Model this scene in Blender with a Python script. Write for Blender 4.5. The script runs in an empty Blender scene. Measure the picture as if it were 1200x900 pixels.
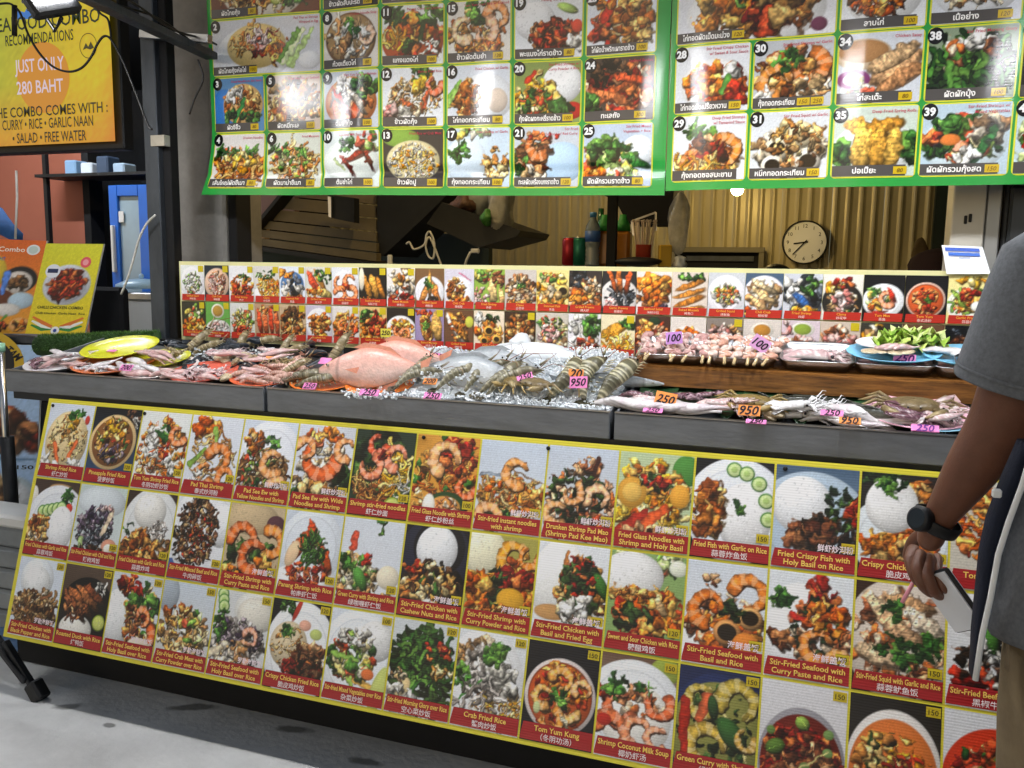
import bpy, math, random
import numpy as np
from mathutils import Vector, Matrix

# ------------------------------------------------------------------ camera
SC = bpy.context.scene
COL = SC.collection
EYE = 1.40
FPX = 1000.0                                    # focal length in pixels of the 1200 x 900 photograph


def _axes(dy=7500., vx=(-2260., 275.)):
    dx = ((vx[1] - 450) * dy + FPX * FPX) / (-(vx[0] - 600))
    d = np.array([dx, dy, FPX]); d /= np.linalg.norm(d)
    X = -np.array([vx[0] - 600, vx[1] - 450, FPX]); X /= np.linalg.norm(X)
    Z = -d
    return np.array([X, np.cross(Z, X), Z])


RC = _axes()
cam_d = bpy.data.cameras.new('camera')
cam = bpy.data.objects.new('camera', cam_d)
COL.objects.link(cam)
cam_d.sensor_width = 36.0
cam_d.lens = FPX / 1200 * 36
cam_d.clip_end = 400
cam_d.clip_start = 0.02
mx = Matrix.Identity(4)
for i in range(3):
    mx[i][0] = RC[i][0]; mx[i][1] = -RC[i][1]; mx[i][2] = -RC[i][2]
mx[2][3] = EYE
cam.matrix_world = mx
SC.camera = cam

# ------------------------------------------------------------------ night sky, faint
W = bpy.data.worlds.new('World')
SC.world = W
W.use_nodes = True
wn = W.node_tree.nodes
sky = wn.new('ShaderNodeTexSky')
sky.sky_type = 'NISHITA'
sky.sun_disc = False
sky.sun_elevation = math.radians(18)
sky.sun_rotation = math.radians(200)
wn['Background'].inputs['Strength'].default_value = 0.07
W.node_tree.links.new(sky.outputs[0], wn['Background'].inputs['Color'])
sun_d = bpy.data.lights.new('sun', 'SUN')
sun_d.energy = 0.05
sun_d.angle = math.radians(20)
sun_d.color = (1, .96, .9)
sun = bpy.data.objects.new('sun', sun_d)
COL.objects.link(sun)
sun.location = (0, -3, 6)
sun.rotation_euler = (math.radians(40), 0, math.radians(-20))
FLOOD = 178.0                                   # radiance of the floodlight faces
vs = SC.view_settings
vs.view_transform = 'Standard'
vs.look = 'None'
vs.exposure = 0.0
vs.gamma = 1.0
SC.cycles.use_denoising = True
SC.cycles.max_bounces = 6
SC.cycles.sample_clamp_indirect = 6

RNG = random.Random(7)


def ray(u, v):
    return RC @ np.array([u - 600, v - 450, FPX])


def onY(u, v, Y):
    d = ray(u, v)
    return Vector(d * (Y / d[1]) + np.array([0, 0, EYE]))


def onZ(u, v, Z):
    d = ray(u, v)
    return Vector(d * ((Z - EYE) / d[2]) + np.array([0, 0, EYE]))


def onP(u, v, p, n):
    d = ray(u, v)
    n = np.array(n)
    t = ((np.array(p) - np.array([0, 0, EYE])) @ n) / (d @ n)
    return Vector(d * t + np.array([0, 0, EYE]))


def smooth(pts, k=6):
    P = [Vector(p) for p in pts]
    P = [P[0] * 2 - P[1]] + P + [P[-1] * 2 - P[-2]]
    out = []
    for i in range(1, len(P) - 2):
        a, b, c, d = P[i - 1:i + 3]
        for j in range(k):
            t = j / k
            out.append((b * 2 + (c - a) * t + (a * 2 - b * 5 + c * 4 - d) * t * t + (b * 3 - a - c * 3 + d) * t ** 3) / 2)
    return out + [P[-2]]


def lin(h):
    if not isinstance(h, str):
        return tuple(h)
    c = [int(h[i:i + 2], 16) / 255 for i in (0, 2, 4)]
    return tuple(x / 12.92 if x <= .04045 else ((x + .055) / 1.055) ** 2.4 for x in c)


# ------------------------------------------------------------------ materials
MATS = {}


def M(name, col=None, rough=.5, metal=0., var=0., vscale=8., bump=0., bscale=60., spec=.5, emit=None, es=0.,
      trans=0., aniso=0., coat=0., stretch=None, col2=None, detail=4., ior=1.45, alpha=1., sss=0.):
    if name in MATS:
        return MATS[name]
    m = bpy.data.materials.new(name)
    m.use_nodes = True
    nt = m.node_tree
    b = nt.nodes['Principled BSDF']
    b.inputs['Roughness'].default_value = rough
    b.inputs['Metallic'].default_value = metal
    b.inputs['Specular IOR Level'].default_value = spec
    b.inputs['Transmission Weight'].default_value = trans
    b.inputs['IOR'].default_value = ior
    b.inputs['Coat Weight'].default_value = coat
    b.inputs['Coat Roughness'].default_value = .12
    b.inputs['Alpha'].default_value = alpha
    if sss:
        b.inputs['Subsurface Weight'].default_value = sss
        b.inputs['Subsurface Scale'].default_value = .01
    if aniso:
        b.inputs['Anisotropic'].default_value = aniso
        tg = nt.nodes.new('ShaderNodeTangent')
        tg.direction_type = 'RADIAL'
        tg.axis = 'Z'
        nt.links.new(tg.outputs[0], b.inputs['Tangent'])
        b.inputs['Anisotropic Rotation'].default_value = .25
    tc = nt.nodes.new('ShaderNodeTexCoord')
    geo = nt.nodes.new('ShaderNodeNewGeometry')
    src = geo.outputs['Position']
    if stretch:
        mp = nt.nodes.new('ShaderNodeMapping')
        mp.inputs['Scale'].default_value = stretch
        nt.links.new(src, mp.inputs[0])
        src = mp.outputs[0]
    out = None
    if col is None:
        at = nt.nodes.new('ShaderNodeAttribute')
        at.attribute_name = 'col'
        out = at.outputs['Color']
    else:
        c = lin(col)
        b.inputs['Base Color'].default_value = (*c, 1)
    if var:
        nz = nt.nodes.new('ShaderNodeTexNoise')
        nz.inputs['Scale'].default_value = vscale
        nz.inputs['Detail'].default_value = detail
        nz.inputs['Roughness'].default_value = .65
        nt.links.new(src, nz.inputs['Vector'])
        rp = nt.nodes.new('ShaderNodeMapRange')
        rp.inputs['From Min'].default_value = .32
        rp.inputs['From Max'].default_value = .68
        nt.links.new(nz.outputs[0], rp.inputs[0])
        mxn = nt.nodes.new('ShaderNodeMix')
        mxn.data_type = 'RGBA'
        nt.links.new(rp.outputs[0], mxn.inputs[0])
        if out is not None:
            ml = nt.nodes.new('ShaderNodeVectorMath'); ml.operation = 'SCALE'
            nt.links.new(out, ml.inputs[0]); ml.inputs['Scale'].default_value = 1 - var
            nt.links.new(ml.outputs[0], mxn.inputs[6])
            nt.links.new(out, mxn.inputs[7])
        else:
            c2 = lin(col2) if col2 else tuple(x * (1 - var) for x in c)
            mxn.inputs[6].default_value = (*c2, 1)
            mxn.inputs[7].default_value = (*c, 1)
        out = mxn.outputs[2]
    if out is not None:
        nt.links.new(out, b.inputs['Base Color'])
    if emit is not None:
        if emit == 'attr':
            nt.links.new(out, b.inputs['Emission Color'])
        else:
            b.inputs['Emission Color'].default_value = (*lin(emit), 1)
        b.inputs['Emission Strength'].default_value = es
    if bump:
        nb = nt.nodes.new('ShaderNodeTexNoise')
        nb.inputs['Scale'].default_value = bscale
        nb.inputs['Detail'].default_value = 5
        nt.links.new(src, nb.inputs['Vector'])
        bp = nt.nodes.new('ShaderNodeBump')
        bp.inputs['Strength'].default_value = bump
        bp.inputs['Distance'].default_value = .01
        nt.links.new(nb.outputs[0], bp.inputs['Height'])
        nt.links.new(bp.outputs[0], b.inputs['Normal'])
    MATS[name] = m
    return m


def print_mat(name, rough, aniso, ridge, period):
    """printed plastic sheet: colour from the print, fine horizontal flutes"""
    m = M(name, None, rough=rough, aniso=aniso, spec=.5)
    nt = m.node_tree
    b = nt.nodes['Principled BSDF']
    geo = nt.nodes['Geometry']
    sp = nt.nodes.new('ShaderNodeSeparateXYZ')
    nt.links.new(geo.outputs['Position'], sp.inputs[0])
    mu = nt.nodes.new('ShaderNodeMath'); mu.operation = 'MULTIPLY'
    mu.inputs[1].default_value = 2 * math.pi / period
    nt.links.new(sp.outputs['Z'], mu.inputs[0])
    sn = nt.nodes.new('ShaderNodeMath'); sn.operation = 'SINE'
    nt.links.new(mu.outputs[0], sn.inputs[0])
    nz = nt.nodes.new('ShaderNodeTexNoise')
    nz.inputs['Scale'].default_value = 5
    nz.inputs['Detail'].default_value = 3
    nt.links.new(geo.outputs['Position'], nz.inputs['Vector'])
    ad = nt.nodes.new('ShaderNodeMath'); ad.operation = 'MULTIPLY_ADD'
    ad.inputs[1].default_value = 14.
    nt.links.new(nz.outputs[0], ad.inputs[0])
    nt.links.new(sn.outputs[0], ad.inputs[2])
    bp = nt.nodes.new('ShaderNodeBump')
    bp.inputs['Strength'].default_value = ridge
    bp.inputs['Distance'].default_value = .0006
    nt.links.new(ad.outputs[0], bp.inputs['Height'])
    nt.links.new(bp.outputs[0], b.inputs['Normal'])
    return m


M_BAN = print_mat('printed_banner', .15, .94, .07, .008)
M_PAN = print_mat('printed_panel', .42, .6, .35, .006)
M_SIGN = print_mat('printed_sign', .38, .3, .15, .006)
M_POSTER = M('printed_poster', None, rough=.45)
M_CARD = M('marker_card', None, rough=.7, var=.06, vscale=40)
M_WET = M('wet_seafood', None, rough=.22, var=.22, vscale=70, bump=.25, bscale=140, spec=.6, coat=.25)
M_SHELL = M('shell', None, rough=.35, var=.3, vscale=60, bump=.35, bscale=90, coat=.2)
M_PLASTIC = M('moulded_plastic', None, rough=.33, var=.04, vscale=20, coat=.15)
M_STEEL = M('brushed_steel', 'b9babb', rough=.28, metal=1., var=.2, vscale=30, bump=.05, bscale=200)
M_FASCIA = M('painted_tray_steel', '7d8186', rough=.45, metal=.2, var=.28, vscale=7, bump=.08, bscale=30, stretch=(1, 1, 4))
M_LIP = M('tray_lip_steel', '33363a', rough=.45, metal=.3, var=.3, vscale=12)
M_BLACK = M('black_paint', '17181a', rough=.55, var=.35, vscale=14, bump=.06)
M_BLACKM = M('matt_black', '0e0e10', rough=.85, var=.3, vscale=10)
M_DARKST = M('dark_steel', '4a4f55', rough=.5, metal=.4, var=.4, vscale=12, bump=.2, bscale=60, stretch=(1, 1, .35))
M_CONC = M('grey_concrete', '8a8782', rough=.85, var=.38, vscale=5, bump=.35, bscale=40)
M_RUBBER = M('black_rubber', '131313', rough=.6, bump=.1)
M_CABLE = M('black_cable', '161514', rough=.5)
M_CABLEW = M('white_cable', 'cfcdc6', rough=.5, var=.15)
M_ICE = M('crushed_ice', 'eef3f6', rough=.35, spec=.5, trans=.1, ior=1.31)
M_WOOD = M('varnished_wood', '96642f', rough=.38, var=.7, vscale=9, col2='46280f', stretch=(1.0, 6, 10), bump=.1, bscale=30, coat=.3, detail=8)
M_HAIRM = M('black_hair', '0d0b0a', rough=.5, bump=.6, bscale=200)
M_WHITEP = M('white_plastic', 'e2e2de', rough=.4, var=.05)


# ------------------------------------------------------------------ mesh building
class MB:
    def __init__(s):
        s.v = []; s.f = []; s.c = []; s.sm = []; s.col = (1., 1., 1.); s.smooth = False; s.mats = {}

    def color(s, h):
        s.col = lin(h); return s

    def add(s, vs, fs, col=None, smooth=None):
        o = len(s.v)
        s.v += [tuple(p) for p in vs]
        if col is not None and len(col) == len(vs) and not isinstance(col, str) and hasattr(col[0], '__len__'):
            s.c += [tuple(x) for x in col]
        else:
            k = lin(col) if col is not None else s.col
            s.c += [k] * len(vs)
        s.f += [tuple(i + o for i in f) for f in fs]
        s.sm += [s.smooth if smooth is None else smooth] * len(fs)
        return s

    def box(s, c, d, rot=None, bev=0., col=None):
        """box centred at c, full size d, optional bevel and rotation matrix"""
        hx, hy, hz = d[0] / 2, d[1] / 2, d[2] / 2
        if bev <= 0:
            vs = [(x * hx, y * hy, z * hz) for x in (-1, 1) for y in (-1, 1) for z in (-1, 1)]
            fs = [(0, 1, 3, 2), (4, 6, 7, 5), (0, 4, 5, 1), (2, 3, 7, 6), (0, 2, 6, 4), (1, 5, 7, 3)]
        else:
            e = min(bev, hx * .9, hy * .9, hz * .9)
            vs = []; idx = {}
            for x in (-1, 1):
                for y in (-1, 1):
                    for z in (-1, 1):
                        for a in range(3):
                            p = [x * hx, y * hy, z * hz]
                            for k in range(3):
                                if k != a:
                                    p[k] -= (x, y, z)[k] * e
                            idx[(x, y, z, a)] = len(vs)
                            vs.append(tuple(p))
            fs = []
            for a in range(3):
                b_, c_ = (a + 1) % 3, (a + 2) % 3
                for sg in (-1, 1):
                    q = []
                    for (p1, p2) in ((-1, -1), (1, -1), (1, 1), (-1, 1)):
                        k = [0, 0, 0]; k[a] = sg; k[b_] = p1; k[c_] = p2
                        q.append(idx[(*k, a)])
                    fs.append(tuple(q if sg > 0 else q[::-1]))
            for a in range(3):
                b_, c_ = (a + 1) % 3, (a + 2) % 3
                for p1 in (-1, 1):
                    for p2 in (-1, 1):
                        k0 = [0, 0, 0]; k0[a] = -1; k0[b_] = p1; k0[c_] = p2
                        k1 = list(k0); k1[a] = 1
                        q = [idx[(*k0, b_)], idx[(*k1, b_)], idx[(*k1, c_)], idx[(*k0, c_)]]
                        fs.append(tuple(q if p1 * p2 > 0 else q[::-1]))
            for x in (-1, 1):
                for y in (-1, 1):
                    for z in (-1, 1):
                        q = [idx[(x, y, z, 0)], idx[(x, y, z, 1)], idx[(x, y, z, 2)]]
                        fs.append(tuple(q if x * y * z > 0 else q[::-1]))
        c = Vector(c)
        if rot is not None:
            vs = [rot @ Vector(p) for p in vs]
        return s.add([Vector(p) + c for p in vs], fs, col, False)

    def bar(s, a, b, w, h=None, col=None, up=(0, 0, 1), bev=0.):
        a = Vector(a); b = Vector(b)
        z = (b - a).normalized()
        x = Vector(up).cross(z)
        if x.length < 1e-4:
            x = Vector((1, 0, 0)).cross(z)
        x.normalize()
        y = z.cross(x)
        return s.box((a + b) / 2, (w, h or w, (b - a).length), Matrix((x, y, z)).transposed(), bev, col)

    def loft(s, rings, cols=None, cap=True, closed=True, smooth=True):
        n = len(rings[0])
        vs = [p for r in rings for p in r]
        fs = []
        for i in range(len(rings) - 1):
            for j in range(n if closed else n - 1):
                k = (j + 1) % n
                fs.append((i * n + j, i * n + k, (i + 1) * n + k, (i + 1) * n + j))
        if cap:
            fs.append(tuple(range(n))[::-1])
            fs.append(tuple(range((len(rings) - 1) * n, len(rings) * n)))
        cc = None
        if cols is not None:
            if len(cols) == len(rings):
                cc = [c for c in cols for _ in range(n)]
            else:
                cc = cols
        return s.add(vs, fs, cc, smooth)

    def tube(s, pts, r, n=8, col=None, cols=None, flat=1.):
        pts = [Vector(p) for p in pts]
        rs = r if hasattr(r, '__len__') else [r] * len(pts)
        rings = []
        ref = None
        for i, p in enumerate(pts):
            t = (pts[min(i + 1, len(pts) - 1)] - pts[max(i - 1, 0)]).normalized()
            if ref is None:
                ref = Vector((0, 0, 1)) if abs(t.z) < .9 else Vector((1, 0, 0))
            x = ref.cross(t)
            if x.length < 1e-5:
                x = Vector((1, 0, 0)).cross(t)
            x.normalize()
            y = t.cross(x)
            ref = y
            rings.append([p + (x * math.cos(a) + y * math.sin(a) * flat) * rs[i] for a in [2 * math.pi * k / n for k in range(n)]])
        if col is not None:
            cols = [lin(col)] * len(rings)
        return s.loft(rings, cols if cols else [s.col] * len(rings))

    def lathe(s, prof, n=28, c=(0, 0, 0), col=None, sx=1., sy=1.):
        rings = [[(c[0] + r * math.cos(2 * math.pi * k / n) * sx, c[1] + r * math.sin(2 * math.pi * k / n) * sy, c[2] + z)
                  for k in range(n)] for r, z in prof]
        return s.loft(rings, [lin(col)] * len(rings) if col else [s.col] * len(rings), cap=True)

    def ball(s, c, r, n=10, col=None, rot=None, m=6):
        rx, ry, rz = (r, r, r) if not hasattr(r, '__len__') else r
        rings = []
        for i in range(m + 1):
            a = math.pi * (i / m) * .98 + .01 * math.pi
            ring = []
            for k in range(n):
                b = 2 * math.pi * k / n
                p = Vector((rx * math.sin(a) * math.cos(b), ry * math.sin(a) * math.sin(b), -rz * math.cos(a)))
                if rot is not None:
                    p = rot @ p
                ring.append(p + Vector(c))
            rings.append(ring)
        return s.loft(rings, [lin(col)] * len(rings) if col else [s.col] * len(rings))

    def poly(s, pts, thick, nrm, col=None):
        """flat outline with real thickness along nrm"""
        n = len(pts)
        nrm = Vector(nrm).normalized() * thick
        vs = [Vector(p) for p in pts] + [Vector(p) + nrm for p in pts]
        fs = [tuple(range(n))[::-1], tuple(range(n, 2 * n))] + [(i, (i + 1) % n, n + (i + 1) % n, n + i) for i in range(n)]
        return s.add(vs, fs, col, False)

    def mesh(s, name):
        me = bpy.data.meshes.new(name)
        me.from_pydata(s.v, [], s.f)
        a = me.color_attributes.new('col', 'FLOAT_COLOR', 'POINT')
        arr = np.ones((len(s.v), 4), np.float32)
        if s.c:
            arr[:, :3] = np.array(s.c, np.float32)
        a.data.foreach_set('color', arr.ravel())
        me.polygons.foreach_set('use_smooth', np.array(s.sm, bool))
        me.update()
        return me

    def build(s, name, mat, parent=None, base=True):
        """world-space geometry -> one object, origin under it (or its parent's frame)"""
        if parent is not None:
            off = parent_origin(parent)
        elif base and s.v:
            a = np.array(s.v)
            off = Vector(((a[:, 0].min() + a[:, 0].max()) / 2, (a[:, 1].min() + a[:, 1].max()) / 2, a[:, 2].min()))
        else:
            off = Vector((0, 0, 0))
        if off.length:
            s.v = [(p[0] - off[0], p[1] - off[1], p[2] - off[2]) for p in s.v]
        o = bpy.data.objects.new(name, s.mesh(name))
        o.data.materials.append(mat)
        COL.objects.link(o)
        if parent is not None:
            o.parent = parent
        else:
            o.location = off
        return o


def parent_origin(p):
    v = Vector((0, 0, 0))
    while p is not None:
        v += p.location
        p = p.parent
    return v


def tag(o, label, cat, group=None):
    o['label'] = label
    o['category'] = cat
    if group:
        o['group'] = group
    return o


def thing(name, label, cat, loc=(0, 0, 0), group=None):
    o = bpy.data.objects.new(name, None)
    o.empty_display_size = .1
    COL.objects.link(o)
    o.location = loc
    return tag(o, label, cat, group)


def copy_tree(o, parent=None):
    c = o.copy()
    COL.objects.link(c)
    c.parent = parent
    for ch in list(o.children):
        copy_tree(ch, c)
    return c


def rotz(a):
    return Matrix.Rotation(a, 3, 'Z')


def rotx(a):
    return Matrix.Rotation(a, 3, 'X')


def roty(a):
    return Matrix.Rotation(a, 3, 'Y')
# ------------------------------------------------------------------ printing: pictures painted in code, laid on real sheets
PAL = {k: v.split() for k, v in dict(
    fry='c8782e e0a050 a85a20 f0c070 8a4518', brn='6a4526 8a6038 4a2e18 a88050 c0a070', drk='2a2018 3d2a1c 18140f 5a3a28 6e4c34',
    grn='2f5a24 4a7d32 1f3d1a 6a9a40', veg='3f6e2c 8fae4a d8c878 c84a28 1f4a1c e8d8a0', red='b8301c d85028 8a1c14 e88040 701410',
    org='e07820 f09838 c85818 f8c060', yel='e8b830 f0d060 d89020 f8e090 c88a18', sea='d89060 e8b890 b06038 f0d8b8 7a4a30 e07838',
    mix='c86a2a e8a850 3f6e2c 8a2a18 f0d8a0 5a3a20 e8b060', wht='f0eee6 e0dcd0 faf8f2 ccc8bc', ndl='d8a050 e8c078 b87838 f0d898',
    pur='4a3a50 6a5a70 2a2438 8a7a88 a89aa0', mus='20262c 343c44 5a6068 101418 8a9098', pnk='e8b0a8 f0c8c0 c87870 f8e0d8',
    cla='d8c8a8 b89868 f0e4cc 8a6a48 e8a868', gry='a8a098 c8c0b8 787068 e0d8d0', duck='6a3a22 8a5030 4a2414 b87848 d8a878',
    drg='1c2e18 2f4a22 14200f 43602c', sal='7fae48 c8d890 f0ead0 e06040 4f8030 e8d060').items()}
PAL = {k: [np.array([int(h[i:i + 2], 16) / 255 for i in (0, 2, 4)]) for h in v] for k, v in PAL.items()}


def hx(h):
    return np.array([int(h[i:i + 2], 16) / 255 for i in (0, 2, 4)])


class Pic:
    """small painter: x, y in 0..1 of the frame, sizes in widths"""

    def __init__(s, w, h, seed, asp):
        s.w, s.h, s.asp = w, h, asp
        s.a = np.ones((h, w, 3)) * .9
        s.X, s.Y = np.meshgrid((np.arange(w) + .5) / w, (np.arange(h) + .5) / h * asp)
        s.r = random.Random(seed)
        g = np.random.RandomState(seed + 11)

        def field(cell):
            gh, gw = int(h / cell) + 3, int(w / cell) + 3
            q = g.rand(gh, gw)
            y = np.arange(h) / cell; x = np.arange(w) / cell
            j = y.astype(int); i = x.astype(int)
            fy = (y - j)[:, None]; fx = (x - i)[None]
            fy = fy * fy * (3 - 2 * fy); fx = fx * fx * (3 - 2 * fx)
            a = q[j][:, i]; b = q[j][:, i + 1]; c = q[j + 1][:, i]; d = q[j + 1][:, i + 1]
            return (a * (1 - fx) + b * fx) * (1 - fy) + (c * (1 - fx) + d * fx) * fy - .5
        s.XW = s.X + .075 * field(6.3) + .04 * field(3.1)
        s.YW = s.Y + .075 * field(6.7) + .04 * field(3.3)
        s.T = 1 + .55 * field(2.3) + .4 * field(5.1)

    def sl(s, x0, x1, y0, y1):
        i0 = max(0, int(x0 * s.w) - 1); i1 = min(s.w, int(x1 * s.w) + 2)
        j0 = max(0, int(y0 / s.asp * s.h) - 1); j1 = min(s.h, int(y1 / s.asp * s.h) + 2)
        return (slice(j0, j1), slice(i0, i1)) if i1 > i0 and j1 > j0 else None

    def e(s, x, y, rx, ry, c, rot=0., sh=.25, al=1., wp=False):
        R = max(rx, ry)
        o = .05 if wp else 0
        q = s.sl(x - R - o, x + R + o, y - R - o, y + R + o)
        if q is None:
            return
        dx = (s.XW if wp else s.X)[q] - x; dy = (s.YW if wp else s.Y)[q] - y
        co, si = math.cos(rot), math.sin(rot)
        u = (dx * co + dy * si) / rx; v = (-dx * si + dy * co) / ry
        d = np.sqrt(u * u + v * v)
        m = np.clip((1 - d) * min(rx, ry) * s.w / 1.1 + .5, 0, 1)[..., None] * al
        sd = 1 + sh * (-(dx * .5 + dy * .9) / R) - sh * .9 * np.clip(d, 0, 1) ** 4
        if wp:
            sd = sd * s.T[q]
        s.a[q] = s.a[q] * (1 - m) + np.clip(c * sd[..., None], 0, 1) * m

    def stroke(s, pts, w0, w1, c, sh=.35, stripe=None):
        pts = np.array(pts); n = len(pts)
        ws = np.linspace(w0, w1, n)
        R = ws.max()
        q = s.sl(pts[:, 0].min() - R, pts[:, 0].max() + R, pts[:, 1].min() - R, pts[:, 1].max() + R)
        if q is None:
            return
        X = s.X[q] * .5 + s.XW[q] * .5; Y = s.Y[q] * .5 + s.YW[q] * .5
        d = np.sqrt((X[None] - pts[:, 0, None, None]) ** 2 + (Y[None] - pts[:, 1, None, None]) ** 2) / ws[:, None, None]
        k = d.argmin(0); d = d.min(0)
        m = np.clip((1 - d) * ws[k] * s.w / 1.1 + .5, 0, 1)[..., None]
        col = np.ones(X.shape + (3,)) * c * (1.12 - sh * np.clip(d, 0, 1) ** 2)[..., None] * (.45 + .55 * s.T[q])[..., None]
        if stripe is not None:
            st = (np.sin(k / n * stripe[1] * 2 * math.pi) > .25)[..., None] * .65
            col = col * (1 - st) + np.array(stripe[0]) * st
        s.a[q] = s.a[q] * (1 - m) + np.clip(col, 0, 1) * m

    def inell(s, x, y, rx, ry):
        a = s.r.random() * 6.283; r = math.sqrt(s.r.random())
        return x + rx * r * math.cos(a), y + ry * r * math.sin(a)

    def run(s, rec):
        A = s.asp
        for op in rec.split('|'):
            t = op.split()
            k = t[0]
            p = t[1:]
            n = [float(x) if x.replace('.', '', 1).replace('-', '', 1).isdigit() else x for x in p] if k not in ('bg', 'bg2') else p
            if k == 'bg':
                s.a[:] = hx(p[0])
            elif k == 'bg2':
                g = np.linspace(0, 1, s.h)[:, None, None]
                s.a[:] = hx(p[0]) * (1 - g) + hx(p[1]) * g
            elif k == 'el':
                s.e(n[0], n[1] * A, n[2], n[3] * A, hx(p[4]), math.radians(n[5]) if len(n) > 5 else 0, .15)
            elif k == 'pl':
                c = hx(p[4]) if len(p) > 4 else np.array([.93, .93, .95])
                s.e(n[0], n[1] * A, n[2], n[3] * A, c, 0, .10)
                s.e(n[0], n[1] * A, n[2] * .8, n[3] * A * .8, c * .93, 0, .05)
                s.e(n[0], n[1] * A, n[2] * .77, n[3] * A * .77, c, 0, .02)
            elif k == 'bw':   # bowl: rim colour, soup colour
                s.e(n[0], n[1] * A, n[2], n[2], hx(p[3]), 0, .15)
                s.e(n[0], n[1] * A, n[2] * .9, n[2] * .9, hx(p[4]) * .7, 0, .1)
                s.e(n[0], n[1] * A + .01, n[2] * .87, n[2] * .87, hx(p[4]), 0, .15)
            elif k == 'rc':
                c = hx(p[4]) if len(p) > 4 else np.array([.95, .95, .95])
                s.e(n[0], n[1] * A, n[2], n[3] * A, c, 0, .2)
                for _ in range(int(700 * n[2] * n[3])):
                    x, y = s.inell(n[0], n[1] * A, n[2] * .95, n[3] * A * .95)
                    s.e(x, y, .012, .006, c * s.r.uniform(.84, 1.05), s.r.random() * 3, .1)
            elif k == 'ch':
                pal = PAL[p[6]]
                for _ in range(int(n[4] * 1.5)):
                    x, y = s.inell(n[0], n[1] * A, n[2], n[3] * A)
                    z = n[5] * s.r.uniform(.4, 1.15)
                    c = s.r.choice(pal) * s.r.uniform(.82, 1.1)
                    ro = s.r.random() * 3.1
                    q = s.r.uniform(.35, .8)
                    s.e(x + z * .1, y + z * .18, z * 1.05, z * q * 1.1, c * .36, ro, 0, .7, True)
                    s.e(x, y, z, z * q, c, ro, .5, 1., True)
                    if z > .03:
                        s.e(x - z * .2, y - z * .22, z * .35, z * .12, np.minimum(c * 1.3 + .12, 1), ro + .4, 0, .55, True)
            elif k == 'nd':
                pal = PAL[p[6]]
                for _ in range(int(n[4])):
                    x, y = s.inell(n[0], n[1] * A, n[2], n[3] * A)
                    R = s.r.uniform(.06, .2); a0 = s.r.random() * 6.28; da = s.r.uniform(.8, 2.2)
                    cx, cy = x - R * math.cos(a0), y - R * math.sin(a0)
                    th = np.linspace(a0 - da / 2, a0 + da / 2, 12)
                    c = s.r.choice(pal) * s.r.uniform(.75, 1.1)
                    pts = np.stack([cx + R * np.cos(th), cy + R * np.sin(th)], 1)
                    s.stroke(pts + [[.006, .012]], n[5], n[5] * .8, c * .45)
                    s.stroke(pts, n[5], n[5] * .7, c)
            elif k == 'lf':   # herb sprig
                for _ in range(int(n[2])):
                    x, y = s.inell(n[0], n[1] * A, n[3] * 1.6, n[3] * 1.4)
                    c = s.r.choice(PAL['grn']) * s.r.uniform(.8, 1.25)
                    for j in range(4):
                        a = s.r.random() * 6.28
                        s.e(x + .5 * n[3] * math.cos(a), y + .5 * n[3] * math.sin(a), n[3] * .5, n[3] * .32, c * s.r.uniform(.8, 1.15), a, .4, 1., True)
            elif k == 'bl':   # basil leaf
                ro = math.radians(n[4])
                c = hx(p[5]) if len(p) > 5 else hx('3a6a2a')
                s.e(n[0], n[1] * A, n[2], n[3] * A, c, ro, .5)
                dx, dy = math.cos(ro) * n[2] * .9, math.sin(ro) * n[2] * .9
                s.stroke([(n[0] + dx * q, n[1] * A + dy * q) for q in np.linspace(-1, 1, 14)], .006, .003, np.minimum(c * 1.6, 1))
            elif k == 'sh':   # curled shrimp x y r ang
                c = hx(p[4]) if len(p) > 4 else hx('ea8a4e')
                a0 = math.radians(n[3])
                th = np.linspace(a0, a0 + 4.3, 30)
                rr = n[2] * np.linspace(1, .82, 30)
                pts = np.stack([n[0] + rr * np.cos(th), n[1] * A + rr * np.sin(th)], 1)
                s.stroke(pts + [[.012, .02]], n[2] * .48, n[2] * .22, c * .3)
                s.stroke(pts, n[2] * .46, n[2] * .2, c, .55, (np.minimum(c * .55 + .45, 1), 6.5))
                tx, ty = pts[-1]
                s.e(tx, ty, n[2] * .3, n[2] * .13, c * .75, th[-1] + 1.2, .3)
            elif k == 'rg':
                c = hx(p[4])
                s.e(n[0] + .012, n[1] * A + .02, n[2], n[2] * .92, c * .4, 0, 0, .8)
                s.e(n[0], n[1] * A, n[2], n[2] * .92, c, 0, .35)
                s.e(n[0], n[1] * A, n[2] - n[3], n[2] * .92 - n[3], np.array([.16, .12, .07]), 0, 0)
            elif k == 'cu':
                for j in range(int(n[3])):
                    x = n[0] + n[4] * j; y = n[1] * A + n[5] * j
                    s.e(x, y, n[2], n[2], hx('4f8a3a'), 0, .2)
                    s.e(x, y, n[2] * .82, n[2] * .82, hx('cfe0a0'), 0, .1)
                    s.e(x, y, n[2] * .4, n[2] * .4, hx('b0cc78'), 0, .1)
            elif k == 'li':
                s.e(n[0], n[1] * A, n[2], n[2], hx('7f9a2c'), 0, .2)
                s.e(n[0], n[1] * A, n[2] * .85, n[2] * .85, hx('c8d070'), 0, .1)
                for j in range(6):
                    a = j * math.pi / 3
                    s.stroke([(n[0] + n[2] * .8 * q * math.cos(a), n[1] * A + n[2] * .8 * q * math.sin(a)) for q in (.1, .4, .7, 1)], .006, .006, hx('e8ecb0'))
            elif k == 'st':
                q = np.linspace(0, 1, 24)
                s.stroke(np.stack([n[0] + (n[2] - n[0]) * q, (n[1] + (n[3] - n[1]) * q) * A], 1), n[4], n[4] * .7, hx(p[5]))
            elif k == 'fi':   # fish / long piece: x y len wid rot col
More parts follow.
